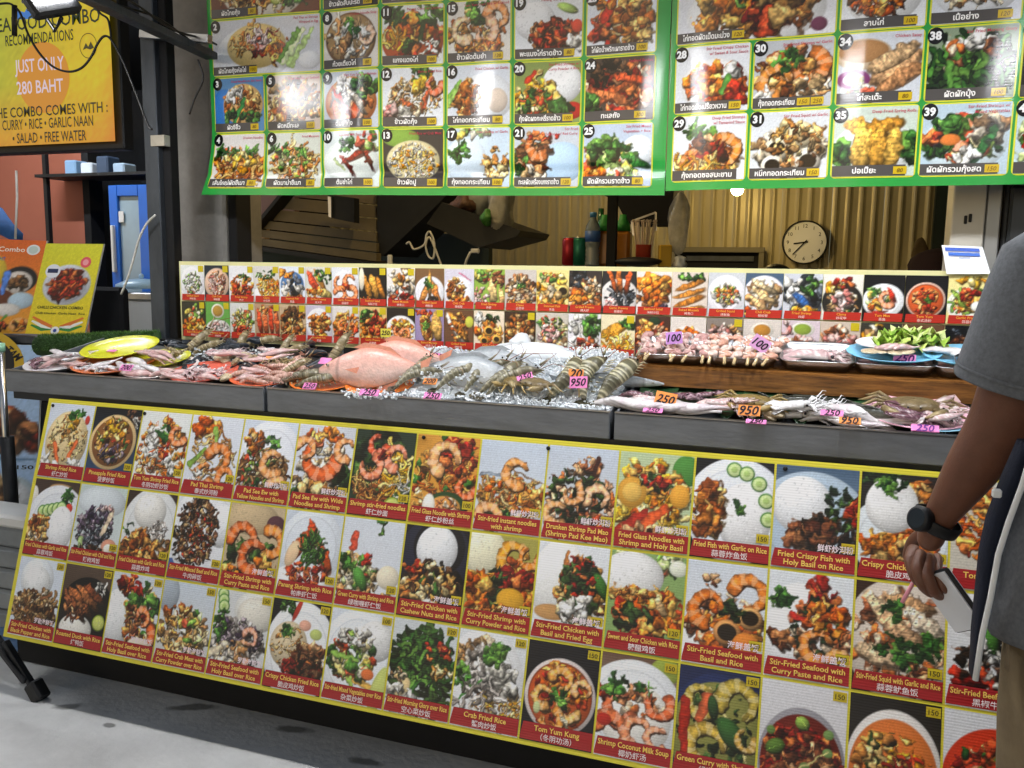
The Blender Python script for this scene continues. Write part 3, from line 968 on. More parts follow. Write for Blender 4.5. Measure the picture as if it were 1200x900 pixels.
     ("Stir-Fried Squid with Garlic and Rice", "蒜蓉鱿鱼饭", "150", "bg 3a2418|el .5 .5 .6 .55 d8cdc0|ch .5 .5 .5 .46 90 .09 sea|fi .3 .26 .3 .08 50 e8c8a0|fi .6 .16 .3 .08 10 d8a878|fi .8 .34 .3 .1 35 f0dcc0|fi .5 .4 .34 .09 30 e0b488|fi .3 .66 .3 .12 15 e8c8a0|gl .5 .5 .45 .45 70 drk|lf .45 .24 8 .08|lf .62 .62 16 .1|lf .84 .52 8 .08|lf .4 .56 6 .08|ch .75 .8 .2 .1 20 .05 duck"),
     ("Stir-Fried Beef with Pepper", "黑椒牛肉饭", "150", "bg d8dadc|rc .4 .2 .4 .2|ch .5 .6 .4 .3 90 .06 drk|bl .4 .3 .3 .08 70 5a9a3a|ch .3 .72 .2 .1 10 .1 red|ch .5 .6 .3 .2 20 .05 wht"),
     ("Stir-Fried Pork with Garlic", "蒜蓉猪肉饭", "120", "bg dfe4e8|pl .5 .5 .55 .48|rc .4 .3 .3 .22|ch .6 .65 .36 .22 60 .07 brn|lf .3 .7 6 .07"),
     ("Stir-Fried Beef with Oyster Sauce", "蚝油牛肉饭", "120", "bg 3a3430|pl .5 .5 .55 .48|rc .6 .3 .3 .22|ch .4 .65 .36 .22 60 .08 drk|ch .4 .6 .3 .2 14 .07 veg")],
    # row 3
    [("Stir-Fried Chicken with|Black Pepper and Rice", "", "120", "bg d8e0ea|el .44 .26 .36 .26 e6ebf0|rc .44 .3 .3 .2 eef0f0|nd .5 .66 .46 .24 110 .03 brn|ch .5 .68 .44 .22 60 .06 brn|ch .6 .5 .3 .1 20 .05 cla|st .6 .5 .8 .42 .03 8a5a3a"),
     ("Roasted Duck with Rice", "烤鸭饭", "120", "bg2 5a4a3e 3a2a20|el .56 .55 .56 .42 181614|rc .4 .78 .34 .18 e8e6de|fi .3 .5 .34 .07 40 8a5030|fi .42 .44 .34 .07 38 9a5c34|fi .56 .38 .3 .07 35 a8683c|fi .68 .32 .24 .06 30 8a4a2a|ch .82 .24 .12 .08 10 .05 wht|el .55 .92 .5 .06 c08048|li .86 .66 .13|ch .4 .55 .3 .16 16 .06 duck"),
     ("Stir-Fried Seafood with|Holy Basil over Rice", "", "120", "bg d0d6de|rc .18 .56 .3 .36 eceeee|ch .66 .5 .34 .4 80 .07 mix|ch .4 .14 .24 .1 16 .09 red|lf .5 .34 9 .1|ch .82 .36 .16 .1 12 .09 grn|sh .72 .7 .2 330 e06a30|sh .7 .5 .13 200 e8844a|ch .5 .55 .14 .2 16 .06 duck|el .7 .82 .22 .08 f0e4cc"),
     ("Stir-Fried Crab Meat with|Curry Powder over Rice", "", "150", "bg2 ccd6e2 d0cfc8|el .12 .16 .2 .22 a8b2bc|ch .5 .62 .46 .3 90 .08 cla|ch .5 .6 .42 .28 50 .06 ndl|ch .4 .4 .3 .14 20 .07 fry|ch .6 .5 .3 .2 12 .08 sal|el .48 .84 .07 .05 f4f2ea"),
     ("Stir-Fried Seafood with|Holy Basil over Rice", "", "150", "bg d6d8d8|el .75 .2 .4 .24 e2e2dc|rc .75 .24 .34 .2 e4e0d4|cu .12 .06 .1 3 .02 .09|ch .45 .62 .5 .32 100 .07 gry|ch .5 .5 .4 .2 40 .06 pur|sh .62 .66 .15 60 e8a878|sh .7 .5 .12 200 f0a888|ch .35 .7 .3 .14 20 .08 cla|ch .15 .4 .14 .2 20 .06 grn|st .0 .75 .2 .66 .06 d8cbb0"),
     ("Crispy Chicken Fried Rice", "脆皮鸡炒饭", "120", "bg 18181c|pl .55 .56 .6 .56 eef1f4|rc .36 .5 .32 .26 d8c8a8|ch .36 .5 .28 .22 60 .03 ndl|ch .3 .08 .14 .08 10 .06 grn|el .44 .1 .04 .14 b83a2a 20|el .6 .26 .1 .06 e8b098|el .8 .34 .1 .06 c0cc78|lf .28 .34 8 .07|ch .72 .66 .28 .22 90 .07 duck|ch .6 .74 .3 .12 50 .06 red|ch .7 .7 .26 .18 40 .05 drk"),
     ("Stir-fried Mixed Vegetables over Rice", "杂菜炒饭", "100", "bg dae0e8|pl .5 .5 .62 .52 eaeef2|rc .76 .3 .3 .22 e8e8e6|ch .4 .5 .36 .26 70 .08 veg|st .1 .5 .5 .52 .04 8ab050|st .35 .58 .45 .8 .04 9aba58|st .5 .74 .85 .8 .05 d8a850|el .9 .8 .12 .26 c8d078 15|ch .55 .62 .2 .08 10 .09 sal|el .7 .66 .1 .06 e07840|st .4 .86 .8 .9 .05 d8c080|ch .4 .3 .3 .1 20 .07 wht"),
     ("Stir-fried Morning Glory over Rice", "空心菜炒饭", "120", "bg d0d6d8|nd .5 .5 .5 .46 160 .03 drg|nd .55 .4 .46 .3 60 .03 grn|ch .5 .4 .4 .3 20 .06 drg|el .25 .72 .1 .12 e8d09a 30|ch .8 .5 .16 .06 8 .07 ndl|ch .2 .8 .22 .12 14 .08 wht|ch .55 .94 .4 .06 20 .05 wht|ch .7 .3 .2 .1 8 .06 red|ch .15 .6 .1 .06 8 .05 cla"),
     ("Crab Fried Rice", "蟹肉炒饭", "120", "bg dfe2e4|pl .4 .5 .6 .52 ebeced|ch .66 .75 .36 .24 140 .03 ndl|ch .7 .78 .3 .2 80 .03 yel|ch .3 .26 .3 .2 50 .08 cla|ch .4 .4 .34 .24 50 .09 gry|ch .7 .45 .2 .16 16 .12 wht|lf .6 .22 16 .1|lf .14 .5 10 .1|st .05 .75 .4 .5 .02 4a8a3a|nd .4 .7 .36 .2 30 .02 gry"),
     ("Tom Yum Kung", "（冬阴功汤）", "150", "bg 14161e|bw .5 .52 .49 e4d8d4 c85a28|ch .5 .5 .36 .3 70 .06 org|ch .5 .55 .36 .3 30 .06 red|sh .28 .54 .13 80 f0b060|sh .5 .36 .14 200 f0a850|sh .62 .62 .14 20 f0b868|sh .4 .76 .14 300 e89840|sh .8 .42 .11 150 f0b070|lf .5 .54 14 .07|el .2 .66 .05 .06 c8d098|fi .6 .76 .1 .02 50 e8dcb8|el .8 .88 .14 .05 b83020"),
     ("Shrimp Coconut Milk Soup", "椰奶虾汤", "150", "bg2 6a5040 dfe2e4|el .85 .1 .2 .12 9aa848|pl .45 .52 .66 .48 eceff2|el .5 .6 .46 .34 f2efe8|ch .6 .44 .34 .14 16 .1 sea|sh .3 .5 .2 40 e8784a|sh .2 .75 .2 200 e87a48|sh .55 .72 .18 100 f0986a|sh .78 .42 .16 330 e87040|sh .8 .74 .14 60 f0a078|ch .05 .4 .1 .06 6 .07 red|lf .22 .34 14 .08|lf .6 .28 5 .06|el .1 .65 .1 .06 b82c20"),
     ("Green Curry with Shrimp", "绿咖喱虾", "150", "bg 1e2a50|el .5 .6 .6 .56 22315e|el .5 .62 .56 .5 8a8a48|ch .5 .55 .46 .36 24 .08 drg|sh .3 .3 .18 60 c8b050|sh .75 .28 .22 170 c0a848|sh .4 .72 .24 110 c8a848|st .1 .35 .12 .8 .07 a02818|st .38 .28 .3 .48 .08 c86038|st .6 .4 .9 .8 .02 d8c888|bl .7 .58 .24 .1 48 355c2c|bl .45 .36 .15 .05 80 2c4a26|st .4 .98 .84 .86 .025 a8b860|el .15 .92 .1 .08 4a6a2a|sh .86 .6 .12 0 d0a850"),
     ("Red Curry Beef", "红咖喱牛肉", "150", "bg2 dcdce0 d0cfd0|el .5 .7 .5 .48 9c9aa0|el .5 .72 .47 .44 6a1e12|ch .5 .72 .44 .36 60 .08 red|ch .5 .75 .36 .28 60 .08 duck|ch .35 .5 .2 .1 14 .07 red|bl .5 .36 .09 .06 40 8aa84a|bl .2 .6 .12 .07 -30 5a7a34|bl .88 .8 .18 .07 -30 5a8a3c|el .14 .46 .05 .04 6a8a48|el .8 .42 .06 .045 7a9a58|el .8 .58 .06 .04 7a9a58|el .55 .74 .06 .045 6a8a48|st .5 .75 .8 .56 .015 c8c080"),
     ("Creamy Tom Yum", "奶油冬阴功", "150", "bg2 26221e 3a3430|el .5 .62 .52 .52 eae6e2|el .5 .66 .48 .48 d87838|ch .5 .65 .42 .4 70 .05 org|ch .45 .6 .3 .3 24 .07 drg|ch .4 .62 .3 .26 26 .08 ndl|ch .6 .55 .2 .1 10 .06 yel|nd .65 .6 .16 .14 14 .02 red"),
     ("Red Curry with Shrimp", "红咖喱虾", "150", "bg d8dade|el .55 .6 .56 .48 c83a1c|ch .55 .6 .5 .4 50 .08 red|sh .4 .6 .18 40|ch .5 .4 .3 .1 14 .06 veg|fi .7 .6 .2 .03 20 e0b878"),
     ("Massaman Curry", "马沙文咖喱", "150", "bg 2a2420|el .5 .55 .5 .45 e4e0da|el .5 .56 .45 .4 a85a28|ch .5 .55 .4 .34 50 .08 brn|lf .5 .4 6 .07"),
     ("Panang Curry", "帕南咖喱", "150", "bg d4d8de|el .5 .55 .5 .45 e4e0da|el .5 .56 .45 .4 b8481c|ch .5 .55 .4 .34 50 .08 red|lf .5 .4 6 .07")],
]
panel = thing('menu_board', 'long yellow-edged photo menu panel leaning against the front of the seafood counter', 'menu board',
              (PO.x + PW / 2, PO.y - .2, 0))
SH_PAN = Sheet(F_panel, M_PAN)
mb = MB()
SH_PAN.rect(mb, -.012, -.012, PW, PH + .008, 'dcd03a', .0, nu=40, nv=10)
mb2 = MB()
SH_PAN.rect(mb2, -.012, -.012, PW, PH + .008, 'b8b070', -.006, nu=40, nv=10)
n0 = len(mb.v); nu1, nv1 = 41, 11
mb.add(mb2.v, [f[::-1] for f in mb2.f], 'b0a868')
edge = [i for i in range(nu1)] + [j * nu1 + nu1 - 1 for j in range(1, nv1)] + [(nv1 - 1) * nu1 + i for i in range(nu1 - 2, -1, -1)] + [j * nu1 for j in range(nv1 - 2, 0, -1)]
mb.f += [(edge[i], edge[(i + 1) % len(edge)], n0 + edge[(i + 1) % len(edge)], n0 + edge[i]) for i in range(len(edge))]
mb.sm += [False] * len(edge)
mb.build('backing_sheet', M_PAN, panel)
for r in range(3):
    for c in range(17):
        en, cn, price, rec = LOW[r][c]
        u0, v0 = c * CW + .004, r * CH_ + .002
        u1, v1 = u0 + CW - .0055, v0 + CH_ - .007
        vis = c < 16
        pc = Pic(84 if vis else 40, 104 if vis else 50, 100 * r + c, (v1 - v0) / (u1 - u0)).run(rec)
        o = SH_PAN.pic('food_picture', panel, u0, v0, u1, v1, pc)
        mb = MB()
        two = '|' in en
        vs0 = v1 - .046
        SH_PAN.shape(mb, [(u0 + .007, vs0), (u1, vs0), (u1, v1 - .003), (u0 + .001, v1 - .003), (u0 + .001, v1 - .012)], 'a01e22', .0024)
        if two:
            a, b = en.split('|')
            SH_PAN.text(mb, a, (u0 + u1) / 2 + .002, vs0 + .0185, .0185, 'f0c860', .0036, CW * .86, .02)
            SH_PAN.text(mb, b, (u0 + u1) / 2 + .002, vs0 + .037, .0185, 'f0c860', .0036, CW * .86, .02)
            SH_PAN.text(mb, {0: '鲜虾炒河粉', 1: '海鲜盖饭', 2: '罗勒海鲜饭'}[r], u1 - .045, vs0 - .004, .0185, 'f4e4ea', .0036, .08, .016)
        else:
            SH_PAN.text(mb, en, (u0 + u1) / 2 + .002, vs0 + .0185, .0185, 'f0c860', .0036, CW * .9, .02)
            SH_PAN.text(mb, cn, (u0 + u1) / 2 + .002, vs0 + .038, .0175, 'eadcdc', .0036, CW * .8, .01)
        mb.build('caption', M_PAN, o)
        if price:
            mb = MB()
            pv = v0 + .004 if r == 2 else vs0 - .027
            SH_PAN.rect(mb, u1 - .032, pv, u1 - .002, pv + .022, 'c8b020', .0024)
            SH_PAN.text(mb, price, u1 - .017, pv + .017, .016, '3a3414', .0036, .026, .01)
            mb.build('price_mark', M_PAN, o)
# fixing screws along the top edge
for u in (.004, .39, 1.38, 1.75, 2.36):
    mb = MB()
    p = Vector([float(x) for x in F_panel(u + .01, .012, .003)])
    mb.ball(p, (.006, .004, .006), 10, '18181a')
    mb.build('screw', M_BLACK, panel)

# ------------------------------------------------------------------ the low two-row photo sign between counter and kitchen
MO = onY(211, 308, YS)
MW, MH = 2.862 * SK, .298 * SK


def F_mid(u, v, h):
    u = np.asarray(u, float); v = np.asarray(v, float)
    return (MO.x + u, MO.y - h + .004 * np.sin(u * 3), MO.z - v + 0 * u)


MID = [["bg e4e8e6|pl .5 .5 .5 .45|ch .5 .5 .36 .3 60 .06 sal|ch .5 .5 .36 .3 30 .06 wht", "bg 26303a|el .5 .5 .5 .42 e0c0a8 25|ch .5 .5 .34 .3 50 .08 sea|nd .5 .5 .3 .3 30 .02 pnk", "bg e6e6e8|ch .5 .6 .45 .34 70 .08 org|ch .5 .7 .4 .2 30 .07 red|ch .6 .3 .2 .1 10 .06 grn", "bg d8d4d0|el .2 .8 .3 .2 f0f0f0|nd .6 .6 .4 .34 60 .03 yel|ch .5 .25 .4 .12 20 .06 grn|ch .7 .6 .3 .2 12 .08 org", "bg dfe6f0|el .5 .5 .44 .36 4a78b0|ch .5 .55 .4 .4 20 .14 wht|ch .3 .2 .3 .1 8 .12 org|ch .6 .8 .3 .15 8 .12 fry|ch .5 .5 .3 .3 8 .12 mus", "bg d8d8d0|fi .3 .4 .4 .12 60 d85030|fi .55 .35 .4 .1 60 e8a040|fi .7 .7 .3 .14 20 d8c070|ch .7 .25 .3 .2 16 .09 grn|ch .3 .7 .3 .2 16 .1 org", "bg e2e6ea|pl .5 .5 .48 .42|sh .3 .4 .2 0|sh .65 .36 .2 90|sh .3 .7 .2 200|sh .7 .68 .2 280|ch .5 .52 .1 .1 8 .07 red", "bg 1a1a18|fi .3 .5 .42 .11 70 e09838|fi .55 .5 .42 .11 75 e8a848|fi .78 .55 .38 .1 70 d88a30|ch .3 .85 .3 .1 20 .06 fry|el .1 .3 .1 .3 f0e8d0", "bg e8e4e0|ch .5 .5 .5 .5 14 .18 cla|ch .5 .6 .46 .36 24 .12 wht|ch .5 .8 .46 .18 24 .1 red|ch .6 .3 .3 .2 8 .12 fry",
        "bg 7a5a3a|pl .5 .6 .5 .4|fi .3 .65 .4 .1 110 d89048|fi .7 .6 .4 .1 70 d88840|fi .5 .4 .4 .08 90 e0a050|lf .45 .4 8 .1|ch .6 .8 .2 .12 16 .06 drk", "bg d0ccd8|pl .5 .6 .5 .4|ch .4 .5 .3 .26 50 .08 fry|ch .5 .8 .4 .14 40 .07 org|st .5 .1 .9 .3 .02 c06080", "bg 8fb048|ch .3 .15 .3 .15 20 .12 sal|fi .6 .55 .4 .13 85 e8c888|fi .9 .7 .3 .1 80 e0b878|ch .2 .7 .24 .24 20 .1 pnk|ch .8 .25 .2 .2 20 .09 duck", "bg c8c0b8|ch .5 .55 .48 .42 80 .09 duck|ch .5 .55 .44 .4 40 .09 cla|lf .55 .4 8 .08|ch .4 .85 .3 .1 16 .08 org", "bg e8d890|ch .5 .5 .5 .46 60 .11 yel|rg .82 .5 .2 .07 e8c878|ch .4 .6 .3 .2 8 .14 cla|ch .4 .8 .4 .1 16 .09 org|ch .3 .2 .3 .12 12 .08 sal", "bg 3a3230|ch .5 .6 .5 .4 70 .1 sea|ch .5 .7 .44 .26 30 .1 org|ch .3 .2 .3 .2 16 .09 mus|ch .7 .4 .3 .2 16 .1 cla", "bg 2a2a2c|pl .5 .6 .55 .42 e0dcd8|nd .55 .6 .36 .26 70 .025 mus|fi .3 .2 .4 .07 70 d8682c|fi .5 .2 .4 .07 80 e07a34|fi .75 .2 .4 .07 100 d8602c|ch .25 .8 .2 .12 16 .08 pnk", "bg e2dcd8|ch .5 .3 .46 .2 20 .16 org|ch .4 .6 .42 .2 20 .16 sea|ch .7 .85 .2 .1 12 .1 pur|ch .5 .5 .4 .36 20 .13 org",
        "bg d8ccc0|fi .5 .3 .4 .08 -20 e09038|fi .5 .48 .44 .08 -15 e89a40|fi .5 .66 .44 .08 -20 d88830|fi .5 .84 .4 .08 -12 e09840|ch .6 .12 .4 .08 12 .08 grn", "bg c8ccd0|pl .5 .5 .5 .44|ch .5 .5 .36 .24 40 .08 wht|ch .5 .5 .34 .2 30 .06 sal|ch .5 .45 .3 .14 16 .06 org", "bg 4a6078|pl .5 .5 .55 .44|ch .5 .5 .44 .32 40 .13 cla|fi .5 .3 .4 .08 30 e8d0a0|fi .5 .5 .4 .08 35 e8c890|fi .4 .7 .36 .08 35 e0b880|ch .1 .85 .14 .1 6 .12 org", "bg c8ccd4|ch .5 .5 .5 .44 30 .16 mus|ch .3 .4 .3 .3 14 .14 wht|fi .5 .6 .3 .1 40 3a68a8|ch .75 .3 .24 .2 16 .1 grn|ch .6 .8 .3 .1 12 .1 yel", "bg e8e4d8|el .5 .6 .5 .4 26241f|ch .5 .65 .4 .28 50 .09 cla|ch .3 .3 .2 .14 14 .1 yel|ch .55 .2 .3 .1 14 .09 red|lf .6 .85 6 .08|ch .6 .6 .3 .2 12 .12 pnk", "bg 101014|pl .5 .55 .5 .36 f2f4f6|ch .4 .5 .3 .2 20 .09 sal|sh .6 .5 .18 60 f09a70|fi .7 .42 .2 .05 60 d83a24|ch .3 .65 .14 .1 8 .09 org|lf .3 .35 6 .08|fi .4 .78 .2 .03 -10 c83020", "bg 101014|bw .5 .52 .46 e8c8b8 d8602c|sh .35 .45 .14 80 f0b060|sh .62 .42 .14 200 f0a850|sh .5 .68 .14 20 f0b868|lf .55 .52 8 .07|ch .5 .55 .3 .3 30 .06 red", "bg e8dc98|pl .5 .6 .5 .36 f4f4ea|nd .5 .5 .4 .28 60 .03 sal|ch .5 .55 .3 .2 24 .1 org|fi .3 .5 .3 .05 50 a8c850|el .68 .62 .13 .1 f4f2ea|ch .5 .4 .3 .12 12 .08 red|ch .55 .1 .3 .1 8 .1 yel"],
       ["bg 3a3a30|ch .5 .3 .4 .2 20 .12 sal|ch .5 .7 .46 .24 50 .09 org|ch .5 .75 .4 .2 20 .09 yel", "bg 6aa850|el .5 .25 .26 .2 e8e8d8|el .5 .25 .2 .15 b89040|el .5 .75 .5 .26 e8e6e4|ch .5 .75 .4 .2 30 .1 wht|ch .5 .7 .36 .14 8 .08 pnk", "bg d8d8d4|fi .5 .55 .5 .26 130 a87840|ch .5 .5 .4 .34 60 .07 sal|ch .6 .8 .36 .16 30 .09 red", "bg b8987a|fi .2 .5 .46 .09 80 d8502c|fi .42 .5 .46 .09 82 e07040|fi .64 .5 .46 .09 85 d84a28|fi .86 .5 .46 .09 85 e0683c|ch .5 .15 .4 .1 12 .08 fry", "bg c8b090|ch .5 .5 .5 .46 60 .1 brn|ch .5 .5 .46 .4 40 .1 fry|ch .5 .3 .4 .2 20 .07 drk", "bg c8c0d0|pl .5 .5 .5 .42|ch .5 .5 .38 .3 50 .1 org|ch .5 .5 .34 .26 30 .09 fry|ch .6 .85 .2 .06 6 .1 yel", "bg e0dcd8|ch .5 .55 .46 .38 40 .12 org|sh .4 .5 .18 40 e8883c|sh .7 .6 .18 200 e88030|ch .5 .7 .4 .2 16 .1 red", "bg e0c080|ch .5 .6 .48 .36 60 .1 org|ch .4 .3 .4 .2 30 .09 grn|ch .6 .4 .4 .3 20 .12 red", "bg 2a2420|pl .5 .6 .55 .4|ch .5 .6 .44 .3 50 .1 org|sh .4 .6 .16 0|sh .65 .65 .16 180|ch .5 .4 .3 .1 12 .08 yel",
        "bg 9a8ab0|fi .4 .5 .5 .2 80 d8a048|ch .4 .5 .16 .4 30 .08 fry|fi .75 .45 .5 .16 85 e0b060|lf .4 .45 6 .08|ch .3 .1 .3 .06 10 .07 red", "bg 6a4a34|fi .45 .5 .6 .16 55 f0f0ee|fi .5 .45 .55 .13 55 d89038|ch .5 .45 .3 .36 30 .07 fry|el .85 .3 .14 .14 c8c850", "bg e8d8c0|ch .5 .55 .46 .4 40 .12 org|rg .5 .5 .17 .06 f0b050|rg .35 .75 .14 .05 e8a848|rg .75 .7 .14 .05 f0b858|ch .2 .2 .2 .14 10 .1 wht|ch .6 .2 .3 .1 12 .07 drg", "bg 3a2c22|ch .5 .5 .5 .46 70 .1 brn|ch .5 .55 .46 .4 40 .1 fry|ch .6 .7 .3 .2 16 .12 cla", "bg c8c0b4|ch .5 .4 .46 .3 70 .07 veg|ch .5 .75 .46 .2 30 .12 cla|ch .4 .5 .3 .2 30 .08 pnk", "bg e0dce0|ch .3 .3 .3 .26 24 .13 wht|ch .75 .3 .24 .26 24 .12 grn|ch .5 .75 .46 .2 30 .13 wht|ch .6 .7 .3 .14 14 .1 red", "bg e8dcb8|fi .4 .35 .4 .14 -20 e0a038|nd .5 .65 .46 .26 60 .03 yel|ch .4 .85 .4 .1 20 .1 org|ch .8 .2 .2 .14 16 .09 grn", "bg 4a3028|ch .5 .5 .48 .44 60 .11 red|ch .5 .55 .44 .4 40 .1 sea|el .55 .12 .16 .1 26402a|ch .3 .3 .2 .2 16 .1 org",
        "bg e0d8d0|pl .5 .6 .52 .4 f0ece8|ch .5 .55 .4 .3 50 .11 org|ch .5 .65 .4 .2 30 .1 red|sh .5 .5 .16 30", "bg 8a8078|ch .5 .55 .48 .42 40 .13 cla|ch .5 .6 .44 .36 40 .09 drk|ch .4 .4 .3 .2 16 .1 pnk", "bg d8d0c8|el .5 .25 .3 .18 e8e4d8|el .5 .25 .22 .13 c08838|ch .5 .7 .46 .26 50 .11 brn|ch .5 .7 .4 .22 24 .11 cla", "bg d8c8d0|el .55 .2 .3 .16 f0ece4|el .55 .2 .22 .12 8fa840|ch .5 .65 .48 .3 50 .12 pnk|ch .4 .65 .4 .24 24 .11 sea|ch .15 .2 .12 .16 6 .1 pnk", "bg d0c0b0|ch .5 .55 .48 .42 50 .12 sea|ch .5 .55 .44 .36 30 .12 pnk|ch .5 .8 .4 .12 14 .09 drk", "bg 3a3830|ch .5 .5 .48 .44 30 .15 yel|ch .5 .5 .44 .4 30 .12 cla|ch .5 .5 .46 .4 20 .08 drk|ch .4 .4 .3 .2 14 .1 org", "bg 6a4a34|pl .5 .6 .54 .42|ch .5 .55 .42 .3 60 .09 sal|ch .5 .6 .4 .24 40 .08 wht|nd .5 .5 .36 .2 30 .025 grn", "bg 101012|el .5 .55 .42 .36 4a281a|ch .5 .55 .38 .3 60 .08 duck|st .2 .4 .8 .7 .03 2a140c|st .15 .6 .7 .85 .03 2a140c|st .3 .25 .85 .5 .03 2a140c|ch .5 .15 .4 .08 10 .06 mus", "bg b8c4a8|ch .5 .5 .48 .44 40 .13 veg|ch .3 .4 .26 .3 14 .13 org|el .55 .6 .22 .16 f0ead8|ch .75 .6 .2 .2 16 .1 pur|fi .6 .2 .3 .06 80 c83a20|fi .3 .5 .3 .07 120 8ab048"]]
MIDTXT = ['Grilled Squid', 'Fried Shrimp', 'Steamed Fish', 'Garlic Prawns', 'Baked Mussels', 'Chili Crab', 'Clams', 'Grilled Prawns', 'Seafood Salad']
MIDCN = ['烤鱿鱼', '炸虾', '蒸鱼', '蒜蓉虾', '烤青口', '辣椒蟹', '炒花甲', '烤大虾', '海鲜沙拉']
sign = thing('counter_sign', 'low two-row strip sign of small seafood photos behind the display trays', 'menu board', (MO.x + MW / 2, MO.y, MO.z - MH))
SH_MID = Sheet(F_mid, M_SIGN)
mb = MB()
mb.box((MO.x + MW / 2, MO.y + .012, MO.z - MH / 2), (MW + .02, .012, MH + .012), col='dcd8a0')
mb.build('backing_sheet', M_SIGN, sign)
for r in range(2):
    for c in range(25):
        u0, v0 = (.004 + c * .1142) * SK, (.008 + r * .143) * SK
        u1, v1 = u0 + .1126 * SK, v0 + .139 * SK
        pc = Pic(44, 52, 900 + 100 * r + c, (v1 - v0) / (u1 - u0)).run(MID[r][c])
        o = SH_MID.pic('food_picture', sign, u0, v0, u1, v1, pc, .004)
        mb = MB()
        SH_MID.rect(mb, u0 + .004, v1 - .0245, u1 - .002, v1 - .001, 'b82a1c', .0054, skew=.002)
        t = 'Tom Yum' if (r, c) == (0, 23) else 'Tum Mua' if (r, c) == (0, 22) else MIDTXT[(c * 5 + r * 4) % 9]
        SH_MID.text(mb, t, (u0 + u1) / 2, v1 - .0145, .0105, 'f0b040', .0066, .09, .01)
        SH_MID.text(mb, '泰式汤粉' if (r, c) == (0, 23) else MIDCN[(c * 5 + r * 4) % 9], (u0 + u1) / 2, v1 - .0035, .0095, 'f4e0d8', .0066, .09, .0)
        mb.build('caption', M_SIGN, o)
        if c < 9 or r == 1 and c % 3 == 0:
            mb = MB()
            SH_MID.rect(mb, u1 - .026, v0 + .002, u1 - .003, v0 + .025, 'c8b418', .0054)
            mb.build('price_mark', M_SIGN, o)

# ------------------------------------------------------------------ the two green menu banners overhead
BX, BZ = -2.275, 2.62           # left banner: left edge, top
RX = -.483


def F_left(u, v, h):
    u = np.asarray(u, float); v = np.asarray(v, float)
    z = BZ - v - .016 * u
    t = np.clip((1.95 - z) / .3, 0, 1.3)
    x = BX + u - .05 * t * t * np.clip(1 - u / .5, 0, 1)
    wave = .010 * np.sin(u * 5.2 + v * 1.5) * np.clip(.3 + v, 0, 1) + .005 * np.sin(u * 13 + v * 3) + .006 * np.exp(-((v - .86) / .018) ** 2) \
        - .03 * t * t * np.clip(1 - u / .35, 0, 1)
    return (x, 2.85 - h + wave, z)


def F_right(u, v, h):
    u = np.asarray(u, float); v = np.asarray(v, float)
    z = BZ - v - .014 + .0 * u
    wave = .010 * np.sin(u * 4.6 + v * 1.2 + 1) * np.clip(.3 + v, 0, 1) + .004 * np.sin(u * 15 + 2) + .007 * np.exp(-(u / .05) ** 2)
    return (RX + u, 2.83 - h + wave, z)


RR = .2125
ROW0 = BZ - 1.905 - RR * 3 + RR     # v of the bottom of the row whose pictures end at z = 2.33


def vrow(r):                          # bottom v of row r (3 = lowest)
    return (BZ - 1.708) - (3 - r) * .2115


